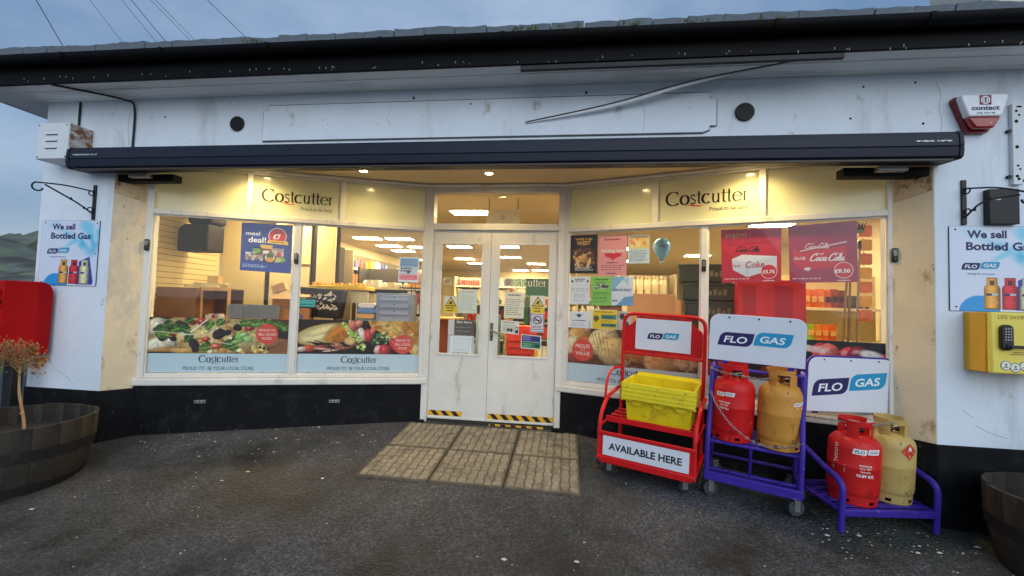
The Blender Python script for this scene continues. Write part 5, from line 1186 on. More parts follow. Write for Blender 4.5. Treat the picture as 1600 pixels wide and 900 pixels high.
def paint_sandwich(c):
    rg = np.random.default_rng(5); c.a[:] = (44, 26, 22); s0 = .345
    E = lambda u, v, ru, rv, col, rot=0, soft=.14, wob=.10, sh=.35, tex=.10: c.ell(u, v, ru, rv, col, rot, soft, wob, int(rg.integers(99)), sh, tex=tex)
    E(.235, .72, .25, .205, (248, 208, 120), 9, .05, .03, .15, .05); E(.13, .70, .13, .13, (252, 232, 172), 14, .8, .05, 0, .02); E(.19, .80, .14, .07, (254, 230, 160), 18, .8, .05, 0, .02)
    E(.32, .74, .11, .14, (226, 140, 46), 38, .7, .1, 0, .10); E(.35, .68, .07, .08, (190, 110, 40), 34, .8, .15, 0, .2); E(.42, .60, .05, .09, (232, 196, 118), 0, .6, .1, 0); E(.40, .82, .03, .08, (222, 166, 84), 20, .7)
    for k in range(4): c.line(.10+.045*k, .86+.01*k, .07+.045*k, .60, .004, (222, 200, 140), .5)
    c.poly([(.56, 1), (1, 1), (1, s0), (.94, s0), (.84, .56), (.72, .70), (.60, .82)], (232, 168, 72)); E(.74, .89, .15, .10, (230, 190, 110), -18, .6, .08, 0); E(.92, .80, .06, .28, (198, 134, 56), 14, .7, .1, 0); E(.70, .69, .11, .045, (240, 224, 166), -24, .5, .1, 0); E(.965, .46, .03, .11, (230, 204, 136), 0, .6, 0, 0)
    for k in range(26): u, v = rg.uniform(.6, .99), rg.uniform(.6, .99); E(u, v, .02, .03, [(236, 204, 130), (188, 120, 50)][k % 2], 30, .9, .3, 0)
    c.line(.735, 1, .80, .82, .006, (140, 82, 34)); c.line(.86, 1, .99, .72, .006, (140, 82, 34)); c.line(.80, .82, .86, .74, .005, (140, 82, 34))
    c.poly([(.28, s0), (.64, s0), (.66, .50), (.56, .54), (.46, .50), (.36, .55), (.10, .57)], (30, 16, 16))
    for k in range(70):
        t = rg.random(); u = .385+.16*t+rg.uniform(-.025, .025); v = .93-.48*t+rg.uniform(-.06, .06); E(u, v, rg.uniform(.008, .02), rg.uniform(.02, .05), [(172, 200, 84), (200, 218, 120), (144, 180, 64), (216, 228, 160)][rg.integers(4)], rg.uniform(0, 180), .2, .45)
    for k in range(34): u, v = rg.uniform(.60, .73), rg.uniform(.55, .80); E(u, v, rg.uniform(.008, .018), rg.uniform(.02, .045), [(50, 84, 46), (84, 124, 70), (36, 60, 36), (140, 168, 120)][rg.integers(4)], rg.uniform(0, 180), .2, .4)
    for u, v, ru, rv, rot, col in ((.44, .90, .032, .12, 8, (222, 110, 96)), (.485, .94, .03, .09, -20, (232, 136, 116)), (.52, .73, .03, .14, 26, (240, 204, 190)), (.57, .70, .035, .13, 10, (200, 66, 56)), (.60, .79, .025, .09, -20, (224, 106, 84)), (.655, .43, .04, .10, -14, (232, 170, 164)), (.71, .42, .05, .12, 10, (190, 50, 62)), (.78, .54, .03, .13, 20, (184, 50, 58)), (.10, .45, .06, .06, 4, (214, 66, 44)), (.035, .43, .05, .05, 0, (238, 196, 178)), (.20, .49, .09, .028, 8, (146, 66, 62)), (.22, .44, .10, .02, -4, (216, 146, 126)), (.32, .51, .055, .05, -10, (182, 116, 94)), (.38, .46, .08, .03, 6, (152, 84, 66)), (.47, .53, .06, .025, 20, (120, 64, 52)), (.27, .41, .07, .015, 6, (236, 196, 176))):
        E(u, v, ru, rv, col, rot, .12, .2, .5); E(u-.25*ru, v+.3*rv, ru*.25, rv*.4, np.clip(np.array(col)*1.25+25, 0, 255), rot, .7, 0, 0)
    for (a, b, d, e) in ((.08, .57, .30, .53), (.14, .60, .24, .54), (.24, .56, .28, .40)): c.line(a, b, d, e, .008, (34, 44, 24))
    c.grain(.07, 24, 4); c.rect(0, 0, 1, s0, (196, 214, 224))
def paint_bread(c):
    c.a[:] = (96, 54, 30); s0 = .335
    for u, v, ru, rv, rot, col in ((.10, .86, .10, .20, 20, (206, 150, 80)), (.16, .62, .10, .22, -10, (212, 112, 52)), (.04, .64, .06, .2, 0, (232, 206, 160)), (.30, .76, .13, .26, 12, (232, 204, 148)), (.38, .60, .13, .27, -14, (226, 194, 124)), (.60, .62, .15, .22, 0, (196, 140, 80)), (.76, .52, .16, .22, 10, (206, 164, 106)), (.92, .66, .14, .26, 0, (222, 188, 130))): c.ell(u, v, ru, rv, col, rot, .08, .08, int(u*50), .40, tex=.12)
    c.put((c.noise(24, 3) > .66)*.35*(c.V > s0), (150, 96, 50)); c.put((c.noise(8, 8) > .66)*.4*(c.V > s0), (246, 232, 200))
    for k in range(5): c.line(.2+.03*k, .95-.02*k, .23+.03*k, .70-.05*k, .006, (120, 70, 36), .6)
    c.ell(.08, .44, .08, .10, (150, 60, 50), 0, .3, .4, 3, .3); c.grain(.08, 20, 4)
    c.rect(0, 0, 1, s0, (196, 214, 224))
def paint_fruit(c):
    rg = np.random.default_rng(5); c.a[:] = (24, 18, 20)
    for k in range(26):
        u, v = rg.random(), rg.uniform(.1, .92); col = [(150, 30, 40), (182, 44, 46), (110, 22, 34), (206, 90, 80)][rg.integers(4)]; c.ell(u, v, .055, .16, col, rg.uniform(-40, 40), .12, .1, int(rg.integers(90)), .6); c.ell(u-.015, v+.07, .02, .03, (240, 190, 180), 30, .6, m=.7)
    c.ell(.62, .86, .09, .05, (232, 196, 190), -10, .5); c.ell(.92, .82, .06, .06, (236, 226, 222), -10, .5); c.ell(.45, .93, .1, .06, (30, 30, 32), 0, .4); c.grain(.15, 20, 2)
    c.rect(0, 0, 1, .33, (196, 214, 224))
PZ = bill(ML, 'window_graphic', 'pizza and salad picture with pale shop name strip along the window foot', 'window graphic', .064, .512, 1.256, .534, 360, paint_pizza, .0365, 'food pictures along the window feet')
strip_logo(PZ, 1.256, .085); roundel(PZ, 1.052, .385, .104, [('PROUD TO', .028, .026, .15), ('SELL GOOD', -.014, .026, .165), ('FOOD', -.056, .026, .09)])
SW = bill(ML, 'window_graphic', 'ham baguette picture with pale shop name strip along the window foot', 'window graphic', 1.400, .512, 1.238, .545, 360, paint_sandwich, .0365, 'food pictures along the window feet')
strip_logo(SW, 1.238, .085); roundel(SW, 1.063, .30, .104, [('PROUD TO', .028, .026, .15), ('SELL LOCAL', -.014, .026, .165), ('FOOD', -.056, .026, .09)])
BR = bill(MR, 'window_graphic', 'bread rolls picture with pale shop name strip behind the red trolley', 'window graphic', .090, .512, 1.27, .545, 300, paint_bread, .0365, 'food pictures along the window feet')
strip_logo(BR, 1.27, .085); roundel(BR, .165, .32, .112, [('PROUD', .022, .04, .15), ('TO BE', .0, .012, .05), ('VALUE', -.05, .04, .15)])
FR = bill(MR, 'window_graphic', 'dark red apples picture along the window foot behind the violet trolleys', 'window graphic', 1.420, .512, 1.278, .545, 260, paint_fruit, .0365, 'food pictures along the window feet')
strip_logo(FR, 1.278, .085)

def paint_meal(c):
    c.a[:] = (52, 66, 146); c.put(np.clip(1-c.V*1.3, 0, 1)*.6, (38, 72, 160)); c.put(np.clip(c.U-.3, 0, 1)*np.clip(c.V, 0, 1)*.5, (74, 54, 140)); c.grain(.12, 4, 3)
    c.ell(.70, .76, .18, .17, (236, 226, 226), 0, .03); c.ell(.70, .755, .165, .155, (208, 42, 48), 0, .03)
    c.poly([(.50, .60), (.92, .585), (.90, .655), (.52, .665)], (240, 196, 40)); c.words(.58, .61, .86, .645, 1, (120, 80, 20), .6)
    c.poly([(.38, .56), (.62, .55), (.60, .36), (.40, .36)], (150, 80, 40)); c.poly([(.37, .565), (.62, .555), (.60, .48), (.39, .49)], (226, 188, 80)); c.rect(.43, .38, .55, .44, (240, 238, 230))
    c.rect(.24, .34, .40, .50, (30, 34, 30)); c.ell(.31, .43, .08, .06, (120, 168, 84), 0, .1, .2); c.rect(.24, .48, .40, .50, (12, 14, 16))
    c.rect(.60, .34, .84, .50, (214, 204, 190)); c.put(((c.U > .6) & (c.U < .84) & (c.V > .30) & (c.V < .5) & (c.noise(22, 5) > .5))*.8, (160, 140, 130)); c.ell(.74, .37, .05, .045, (206, 60, 50), 0, .1); c.ell(.80, .27, .09, .05, (150, 176, 70), 0, .2, .3); c.ell(.72, .26, .07, .05, (196, 206, 120), 0, .2, .3)
    c.rect(.10, .24, .44, .36, (150, 120, 100)); c.put(((c.U > .1) & (c.U < .44) & (c.V > .22) & (c.V < .40) & (c.noise(30, 2) > .52))*.9, (222, 206, 188)); c.rect(.10, .36, .2, .39, (230, 230, 236))
    c.ell(.57, .29, .115, .115, (34, 30, 28), 0, .04); c.ell(.57, .30, .10, .095, (222, 206, 160), 0, .05); c.ell(.57, .34, .07, .05, (72, 110, 60), 0, .2, .2); c.ell(.57, .255, .075, .05, (226, 160, 70), 0, .2, .2)
    c.rect(.10, .205, .85, .212, (30, 36, 90)); c.words(.05, .075, .52, .15, 3, (206, 214, 240), .4)
t = bill(ML, 'poster', 'blue meal deal poster with a red price badge in the pizza window', 'poster', .822, 1.530, .484, .496, 190, paint_meal, .041, mat=PRINTG, skew=[(.006, .008), (0, -.006), (0, 0), (0, 0)])
lettering(t, (240, 242, 250), [('meal', .045, .372, dict(h=.040, w=.13, align='L', bold=.012)), ('deal!', .07, .300, dict(h=.056, w=.165, align='L', bold=.022))]); lettering(t, (250, 248, 246), [('£7', .335, .345, dict(h=.05, w=.072, bold=.028))], name='price')

def paint_flyer(c):
    c.a[:] = (226, 232, 238); c.rect(.05, .62, .95, .96, (120, 164, 214)); c.rect(.05, .30, .95, .62, (190, 206, 226)); c.rect(.05, .10, .95, .31, (222, 84, 106)); c.words(.1, .12, .9, .30, 3, (240, 190, 200), .3)
    c.words(.1, .66, .9, .94, 4, (70, 96, 150), .4); c.words(.12, .40, .8, .60, 2, (30, 30, 36), .6); c.rect(.42, .36, .58, .46, (30, 26, 34))
bill(ML, 'notice', 'small blue and pink flyer taped in the baguette window', 'notice', 2.388, 1.486, .209, .270, 70, paint_flyer, .041, skew=[(-.004, 0), (-.004, 0), (.004, .006), (.002, 0)])
def paint_hygiene(c):
    c.a[:] = (14, 16, 16); c.rect(.04, .14, .93, .76, (76, 190, 180)); c.words(.08, .56, .88, .70, 1, (20, 40, 40), .5)
    for k in range(6): c.ell(.14+k*.115, .34, .035, .08, (20, 60, 60), 0, .2)
    c.ell(.82, .36, .06, .15, (10, 20, 20), 0, .1); c.words(.06, .82, .4, .95, 1, (220, 230, 230), .6)
t = bill(ML, 'sticker', 'green and black hygiene rating sticker in the baguette window', 'sticker', 1.403, 1.173, .166, .114, 70, paint_hygiene, .0365)
lettering(t, (120, 220, 206), [('5', .136, .030, dict(h=.022, bold=.02))])

def paint_west(c):
    rg = np.random.default_rng(8); c.a[:] = (34, 22, 22)
    c.ell(.5, .42, .42, .26, (96, 54, 32), 0, .5, .3, 2); 
    for k in range(60): c.ell(rg.uniform(.1, .9), rg.uniform(.22, .62), .05, .035, [(150, 90, 50), (196, 140, 80), (70, 36, 30), (120, 40, 32), (206, 168, 110)][rg.integers(5)], rg.uniform(0, 180), .3, .4, k, .4)
    c.ell(.5, .38, .16, .12, (206, 150, 80), 0, .3, .3, 3, .3); c.ell(.30, .27, .06, .14, (226, 190, 120), 16, .3, .2, 3); c.ell(.70, .27, .06, .14, (226, 190, 120), -16, .3, .2, 3); c.ell(.5, .46, .06, .05, (224, 170, 120), 0, .3); c.words(.2, .07, .85, .18, 3, (226, 216, 206), .4)
t = bill(MR, 'poster', 'dark film-style poster headed WEST, the highest beside the door post', 'poster', .092, 1.622, .292, .400, 110, paint_west, .041)
lettering(t, (240, 176, 70), [('WAKE in the', .146, .345, dict(h=.026, w=.18, bold=.02)), ('WEST', .146, .296, dict(h=.040, w=.15, bold=.03))])
def paint_wed(c):
    c.a[:] = (232, 156, 160); c.ell(.40, .55, .18, .10, (214, 40, 52), 0, .05); c.ell(.64, .55, .18, .10, (214, 40, 52), 0, .05); c.poly([(.24, .53), (.80, .53), (.52, .38)], (214, 40, 52)); c.put(((c.V > .565))*1., (232, 156, 160))
    c.words(.22, .87, .80, .93, 1, (140, 30, 60), .7); c.words(.3, .29, .75, .35, 1, (110, 30, 50), .5); c.words(.1, .13, .92, .28, 3, (150, 60, 80), .35); c.words(.3, .03, .7, .09, 1, (60, 30, 40), .5)
t = bill(MR, 'poster', 'pink wedding fair poster with a red heart', 'poster', .398, 1.598, .285, .404, 110, paint_wed, .041)
lettering(t, (250, 240, 240), [('Wedding Fayre', .145, .235, dict(h=.034, w=.24, bold=.015, shear=.2))], name='title')
def paint_party(c):
    rg = np.random.default_rng(2); c.a[:] = (206, 222, 232); c.rect(.04, .52, .96, .97, (236, 206, 130))
    for k in range(16): c.ell(rg.uniform(.1, .9), rg.uniform(.58, .9), .09, .06, [(240, 190, 100), (236, 150, 100), (244, 224, 160)][rg.integers(3)], rg.uniform(0, 180), .4, .3, k)
    c.rect(.06, .90, .94, .97, (150, 140, 120)); c.words(.08, .08, .92, .48, 8, (120, 150, 180), .5)
bill(MR, 'notice', 'blue and orange leaflet beside the pink poster', 'notice', .696, 1.716, .205, .278, 80, paint_party, .041)
def paint_white(seed, icons):
    def p(c):
        c.a[:] = (228, 232, 240)
        c.words(.25, .80, .78, .92, 2, (60, 62, 80), .55)
        if icons:
            for k in range(4): c.ell(.14+.24*k, .52, .08, .055, (120, 126, 146), 0, .1); c.ell(.14+.24*k, .52, .065, .042, (228, 232, 240), 0, .1)
            c.ell(.12, .82, .05, .04, (50, 54, 80), 0, .2, .3); c.ell(.88, .82, .05, .04, (50, 54, 80), 0, .2, .3); c.words(.2, .10, .85, .42, 6, (170, 176, 192), .35)
        else: c.ell(.5, .76, .10, .09, (60, 66, 90), 0, .2, .3); c.rect(.2, .86, .8, .95, (228, 232, 240)); c.words(.18, .42, .82, .52, 1, (50, 54, 84), .6); c.words(.15, .15, .85, .34, 2, (180, 184, 200), .35)
    return p
bill(MR, 'notice', 'white notice with a row of round icons under the dark poster', 'notice', .100, 1.302, .214, .288, 80, paint_white(1, True), .041)
def paint_green(c):
    c.a[:] = (138, 204, 92); c.words(.2, .86, .85, .93, 1, (30, 60, 30), .6); c.rect(.18, .56, .86, .74, (50, 60, 50)); c.put(((c.U > .18) & (c.U < .86) & (c.V > .56) & (c.V < .74) & (c.noise(24, 3) > .52))*.9, (206, 214, 200)); c.words(.1, .10, .9, .48, 7, (54, 92, 44), .4); c.words(.2, .78, .8, .83, 1, (54, 92, 44), .5)
bill(MR, 'notice', 'lime green notice with a dark photo strip', 'notice', .326, 1.296, .214, .290, 80, paint_green, .041)
def paint_blue(c):
    c.a[:] = (222, 230, 240); c.poly([(0, 1), (.65, 1), (0, .45)], (140, 190, 220)); c.poly([(.2, 0), (1, 0), (1, .34), (.6, .30)], (110, 164, 206)); c.poly([(.5, .9), (.8, .95), (.75, .7)], (176, 206, 226)); c.words(.05, .12, .3, .22, 1, (60, 90, 140), .6)
t = bill(MR, 'notice', 'white and blue jobs notice right of the lime green one', 'notice', .541, 1.298, .212, .290, 80, paint_blue, .041)
lettering(t, (60, 76, 120), [('SERVICE RIGHT', .106, .145, dict(h=.024, w=.18, bold=.02))])
bill(MR, 'notice', 'white notice with a small emblem just above the bread picture', 'notice', .102, 1.050, .212, .176, 70, paint_white(2, False), .041)
def paint_yellow(c):
    c.a[:] = (232, 230, 216); c.rect(.12, .04, .98, .97, (236, 206, 44)); c.rect(.42, .52, .95, .74, (90, 150, 140)); c.rect(.42, .14, .95, .32, (90, 150, 140)); c.words(.46, .56, .9, .70, 2, (30, 60, 60), .5); c.words(.46, .17, .9, .30, 1, (30, 60, 60), .5); c.ell(.24, .56, .10, .13, (110, 90, 60), 0, .3, .4, 2); c.words(.2, .84, .9, .92, 1, (110, 80, 20), .5); c.words(.42, .36, .9, .48, 2, (120, 96, 20), .3)
bill(MR, 'notice', 'yellow and green notice above the bread picture', 'notice', .320, 1.052, .284, .200, 90, paint_yellow, .041)
def paint_grey(c):
    c.a[:] = (206, 206, 200); c.ell(.35, .72, .2, .14, (60, 60, 56), 0, .3, .4); c.ell(.6, .3, .2, .2, (90, 86, 80), 0, .4, .4); c.words(.15, .85, .85, .95, 1, (60, 60, 60), .5); c.rect(0, 0, .06, 1, (120, 120, 116))
bill(MR, 'notice', 'narrow grey notice half hidden by the red trolley', 'notice', .608, 1.050, .132, .190, 60, paint_grey, .041)

def paint_coke(kind):
    def p(c):
        base = (206, 28, 44) if kind == 1 else (172, 28, 66)
        c.a[:] = base; c.put(np.clip(c.noise(3, kind), 0, 1)*.35, (110, 20, 50)); c.put(((c.V > .72))*.25, (120, 24, 60))
        if kind == 1:
            c.poly([(.10, .62), (.28, .74), (.82, .70), (.82, .40), (.28, .30)], (196, 30, 40)); c.line(.12, .70, .80, .735, .006, (120, 14, 24))
            c.poly([(.18, .44), (.36, .52), (.93, .48), (.93, .26), (.44, .10), (.20, .24)], (206, 210, 222)); c.poly([(.18, .44), (.36, .52), (.93, .48), (.44, .36)], (224, 226, 236)); c.line(.43, .36, .44, .12, .006, (170, 176, 190))
        else:
            c.poly([(.06, .58), (.20, .52), (.84, .60), (.84, .26), (.24, .20), (.08, .34)], (200, 24, 38)); c.poly([(.06, .58), (.22, .52), (.84, .63), (.80, .68), (.28, .62)], (160, 18, 36)); c.line(.18, .545, .84, .665, .01, (230, 206, 206)); c.ell(.28, .23, .05, .03, (240, 226, 226), 0, .1)
            c.line(.24, .21, .80, .28, .005, (150, 16, 30))
        c.words(.05, .05, .5, .09, 1, (226, 160, 160), .5)
        c.ell(.80, .20, .135, .135, (240, 226, 226), 0, .04); c.ell(.80, .20, .125, .125, (206, 30, 44), 0, .04); c.words(.70, .02, .92, .05, 1, (236, 206, 206), .6)
    return p
t = bill(MR, 'poster', 'red cola poster with a white can case priced at five pounds', 'poster', 1.532, 1.528, .463, .477, 170, paint_coke(1), .041, mat=PRINTG, skew=[(.006, .0), (0, .008), (0, -.004), (-.006, .004)])
lettering(t, (196, 150, 80), [('ENJOY!', .115, .405, dict(h=.036, w=.165, bold=.012))]); lettering(t, (250, 246, 246), [('£5.75', .37, .083, dict(h=.030, w=.09, bold=.025))], name='price')
mb = MB(); script_logo(mb, .115, .275, .19, -.0018); mb.build('script_logo', ink((60, 8, 16)), t, smooth=0)
mb = MB(); letter(mb, 'Coke', .265, .135, h=.058, w=.145, y=-.0018, bold=.01, shear=.15); mb.build('can_lettering', ink((190, 40, 50)), t, smooth=0)
mb = MB(); script_logo(mb, .095, .145, .06, -.0018); mb.build('side_logo', ink((190, 40, 50)), t, smooth=0)
t = bill(MR, 'poster', 'dark red cola poster with a red can case priced at eight pounds', 'poster', 2.050, 1.530, .466, .490, 170, paint_coke(2), .041, mat=PRINTG, skew=[(.006, 0), (.006, .006), (.0, .012), (-.006, -.006)])
lettering(t, (150, 96, 70), [('ENJOY!', .115, .408, dict(h=.034, w=.155, bold=.012))]); lettering(t, (250, 246, 246), [('£8.50', .37, .083, dict(h=.030, w=.10, bold=.025))], name='price')
mb = MB(); script_logo(mb, .150, .180, .24, -.0018); mb.build('script_logo', ink((246, 240, 240)), t, smooth=0)
mb = MB(); script_logo(mb, .115, .285, .17, -.0018); mb.build('top_logo', ink((236, 200, 206)), t, smooth=0)
mb = MB(); script_logo(mb, .035, .195, .085, -.0018); mb.build('side_logo', ink((246, 236, 236)), t, smooth=0)

# notices on the doors (inside the glass)
YD = .0275
def paint_lines(rows, c0=(236, 232, 214), c1=(120, 116, 108), head=True):
    def p(c):
        c.a[:] = c0
        if head: c.words(.2, .84, .85, .93, 1, c1, .7)
        c.words(.1, .12, .9, .76, rows, c1, .35, .8)
    return p
bill(MD, 'notice', 'pale sheet of faint print on the left door', 'notice', -.388, 1.168, .207, .258, 70, paint_lines(9, (222, 226, 210), (176, 186, 180)), YD)
bill(MD, 'notice', 'cream typed letter on the right door', 'notice', .117, 1.131, .213, .279, 80, paint_lines(9, (236, 226, 200), (110, 104, 96)), YD)
def paint_warn(c):
    c.a[:] = (222, 220, 208); c.rect(.03, .02, .97, .42, (236, 200, 30)); c.words(.2, .24, .8, .36, 1, (60, 50, 20), .6); c.words(.25, .08, .75, .20, 1, (60, 50, 20), .6)
    c.poly([(.06, .40), (.94, .40), (.5, .97)], (24, 22, 18)); c.poly([(.16, .455), (.84, .455), (.5, .88)], (240, 204, 24)); c.ell(.5, .62, .07, .09, (24, 22, 18), 20, .2); c.line(.36, .52, .60, .66, .03, (24, 22, 18)); c.line(.45, .56, .62, .52, .025, (24, 22, 18))
for x, lab in ((-.548, 'yellow triangle warning sign on the left door'), (.402, 'yellow triangle warning sign on the right door')):
    bill(MD, 'warning_sign', lab, 'sign', x, 1.190 if x > 0 else 1.168, .150, .190 if x > 0 else .180, 80, paint_warn, YD, 'warning signs on the doors')
def paint_smoke(c):
    c.a[:] = (222, 214, 224); c.rect(.04, .03, .96, .97, (140, 120, 160)); c.rect(.08, .06, .92, .94, (224, 218, 226)); c.ell(.5, .66, .34, .22, (70, 60, 80), 0, .05); c.ell(.5, .66, .26, .165, (224, 218, 226), 0, .05); c.rect(.28, .63, .72, .69, (60, 54, 60)); c.line(.28, .80, .72, .52, .03, (70, 60, 80)); c.words(.14, .12, .86, .38, 3, (90, 80, 110), .5)
bill(MD, 'notice', 'no smoking sign with a crossed circle on the right door', 'sign', .404, .990, .144, .196, 80, paint_smoke, YD)
def paint_dark(c): c.a[:] = (96, 90, 84); c.words(.08, .12, .9, .62, 2, (150, 144, 136), .3)
t = bill(MD, 'notice', 'dark grey card lettered white on the left door', 'notice', -.422, .932, .216, .168, 60, paint_dark, YD)
lettering(t, (240, 236, 226), [('Elan Mora', .108, .128, dict(h=.024, w=.165, bold=.02))])
def paint_qrframe(c): c.a[:] = (196, 200, 204); c.rect(.10, .04, .90, .95, (232, 236, 240)); c.rect(.22, .12, .84, .86, (214, 220, 228)); c.words(.2, .03, .85, .11, 1, (120, 124, 130), .6); c.rect(.26, .24, .80, .80, (228, 230, 234))
bill(MD, 'notice', 'framed white card at the foot of the left door glass', 'notice', -.492, .730, .292, .196, 70, paint_qrframe, YD)
bill(MD, 'notice', 'blank white sheet left of the dark card on the left door', 'notice', -.492, .930, .068, .165, 30, lambda c: c.a.__setitem__(slice(None), (214, 212, 206)), YD)
def paint_card(c):
    c.a[:] = (232, 228, 214); c.words(.12, .78, .8, .9, 1, (140, 136, 120), .5); c.rect(.08, .12, .78, .52, (206, 206, 190)); c.ell(.42, .30, .07, .12, (40, 50, 40), 0, .2); c.ell(.58, .30, .07, .12, (50, 60, 50), 0, .2); c.rect(.80, .08, .95, .55, (40, 44, 90)); c.rect(.82, .35, .93, .5, (220, 220, 220)); c.words(.1, .56, .9, .7, 1, (150, 140, 120), .4)
bill(MD, 'notice', 'payment card notice beside the door handle', 'notice', .087, .962, .195, .140, 70, paint_card, YD, skew=[(.0, .008), (0, -.004), (0, -.004), (0, .008)])
def paint_push(c): c.a[:] = (226, 226, 220); c.rect(.04, .52, .94, .94, (56, 50, 130)); c.rect(.04, .08, .94, .50, (30, 120, 80)); c.words(.1, .6, .5, .88, 2, (150, 150, 210), .5); c.words(.1, .14, .55, .42, 2, (140, 200, 160), .5); c.rect(.70, .18, .88, .34, (20, 30, 30)); c.rect(.55, .0, .72, .08, (226, 226, 220)); c.rect(.66, .60, .92, .86, (40, 36, 110))
bill(MD, 'notice', 'blue and green sticker low on the right door', 'sticker', .309, .812, .215, .148, 70, paint_push, YD, skew=[(0, .006), (0, -.006), (0, -.006), (.0, .006)])
def door_name(x0, w, lab):
    t = thing('door_lettering', lab, 'lettering', group='shop names on the doors'); t.matrix_world = MD @ Matrix.Translation((x0, .0185, 1.475))
    mb = MB(); shop_logo(mb, 0, 0, w); mb.build('lettering', M('etched_vinyl', (226, 214, 186), .5), t, smooth=0)
door_name(-.560, .42, 'pale shop name across the left door glass'); door_name(.105, .46, 'pale shop name across the right door glass')
def build_transom_card():
    t = thing('hanging_sign', 'white board hung on chains behind the pane over the doors', 'sign', (.02, RD+.38, 2.19))
    mb = MB(); mb.box(-.19, .19, 0, .012, 0, .19); mb.build('board', M('board_white', (216, 208, 190), .5), t, bev=.003)
    mb = MB(); mb.tube([(-.17, .006, .19), (-.17, .006, .33)], .004, 5); mb.tube([(.17, .006, .19), (.17, .006, .33)], .004, 5); mb.build('hanger', M('chain_dark', (60, 54, 48), .5), t)
    mb = MB()
    for a in range(5): mb.disc((.02*math.cos(a*1.257), .10+.02*math.sin(a*1.257)), .007, -.003, -.0005, 8)
    mb.disc((-.14, .14), .006, -.003, -.0005, 8); mb.disc((.14, .14), .006, -.003, -.0005, 8); mb.disc((0, .035), .004, -.003, -.0005, 8); mb.build('hole', ink((70, 62, 54)), t)
build_transom_card()

# ================================================================ INSIDE THE SHOP
def build_room():
    CRM = M('cream_wall', (224, 212, 178), .8, var=.04); 
    mb = MB(); mb.prism([(-4.0, .36), (-3.3, .36), (-.8, 1.2), (.8, 1.2), (3.3, .36), (4.7, .36), (4.7, 12), (-4.0, 12)], -.06, -.001); tag(mb.build('shop_floor', M('vinyl_floor', (140, 124, 100), .4, var=.1)), kind='structure')
    mb = MB(); mb.prism([(-4.0, .36), (-3.29, .36), (-.8, 1.26), (.8, 1.26), (3.29, .36), (4.7, .36), (4.7, 12), (-4.0, 12)], 2.525, 2.56); tag(mb.build('shop_ceiling', M('ceiling_tile', (222, 212, 186), .8, var=.03)), kind='structure')
    mb = MB(); mb.box(-4.0, 4.7, 12, 12.1, 0, 2.56); tag(mb.build('shop_rear_wall', CRM), kind='structure')
    mb = MB(); mb.box(4.7, 4.8, .36, 12.1, 0, 2.6); tag(mb.build('shop_side_wall', CRM), kind='structure')
    mb = MB(); mb.box(-3.998, -3.95, .36, 12, 0, 2.52); tag(mb.build('shop_side_wall', CRM), kind='structure')
build_room()
LIT = M('panel_glow', (255, 226, 168), .4, var=0, emit=92.0)
def build_lights():
    k = (2.52-1.2483)/(2.7-1.2483); C = (.7977, -3.5114)
    spots = [(-4.9, 5.75), (-4.7, 6.95), (-4.6, 7.9), (-2.97, 5.8), (-2.95, 7.12), (-4.7, 10.2), (-1.9, 6.94), (-2.4, 9.6), (-2.3, 10.9), (-.70, 6.8), (-.9, 9.05), (-.27, 10.75), (-.3, 13.1), (-1.07, 15.5), (2.3, 6.9), (2.5, 9.5), (4.0, 8.0)]
    pts = [(C[0]+(x-C[0])*k, C[1]+(y-C[1])*k) for x, y in spots]+[(-.55, 2.25), (-2.9, 1.55), (-1.5, 2.1), (2.9, 1.6), (1.5, 2.1), (3.6, 3.0)]  # after the one over the doors, unseen panels added to brighten the window displays
    for i, (x, y) in enumerate(pts):
        if y > 11.6: y = 11.3
        t = thing('ceiling_panel', 'oblong lit ceiling panel inside the shop', 'light', (max(x, -3.15), y, 2.5245), 0, 'lit ceiling panels inside the shop')
        mb = MB(); mb.box(-.27, .27, -.14, .14, -.012, -.001); mb.build('frame', M('white_trim', (220, 214, 200), .4), t); mb = MB(); mb.box(-.25, .25, -.12, .12, -.016, -.0125); mb.build('diffuser', LIT, t, smooth=0)
build_lights()
GOODS = [M('goods_%d' % i, c, .45, var=.15, vs=20) for i, c in enumerate([(206, 60, 44), (232, 176, 60), (70, 116, 66), (226, 214, 190), (74, 86, 140), (220, 120, 50), (120, 60, 50), (236, 232, 220), (60, 60, 62), (150, 170, 180)])]
def shelf_unit(name, label, x0, x1, y, depth, levels, seed, top=2.0, faceback=False, col=(206, 196, 170)):
    t = thing(name, label, 'shelving', ((x0+x1)/2, y, 0)); w = (x1-x0)/2; m = M('shelf_%d_%d_%d' % col, col, .5, var=.05)
    mb = MB(); mb.box(-w, w, depth-.03, depth, 0, top); mb.build('back_panel', m, t)
    for s in (-1, 1): mb = MB(); mb.box(s*w-.02, s*w+.02, 0, depth-.031, 0, top); mb.build('upright', m, t)
    rg = random.Random(seed); g = MB()
    for z in levels:
        mb = MB(); mb.box(-w+.021, w-.021, 0, depth-.031, z-.03, z); mb.build('shelf', m, t); x = -w+.03
        mb = MB(); mb.box(-w+.021, w-.021, -.006, -.0005, z-.035, z+.005); mb.build('price_rail', M('price_rail', (232, 224, 196), .4), t)
        while x < w-.12:
            gw = rg.uniform(.06, .16); n = rg.randint(1, 4); h = rg.uniform(.10, .24); g.cur = rg.randrange(10)
            for q in range(n):
                if x+gw > w-.03: break
                d0 = rg.uniform(.01, .05)
                if rg.random() < .4: g.lathe([(gw*.42, 0), (gw*.42, h*.7), (gw*.16, h*.85), (gw*.16, h)], 8, (x+gw/2, d0+gw/2, z+.001))
                else: g.box(x+.003, x+gw-.003, d0, d0+.16, z+.001, z+h)
                x += gw
            x += rg.uniform(0, .04)
    o = g.build('shelf_goods', GOODS, t, smooth=35); o['kind'] = 'stuff'
    return t
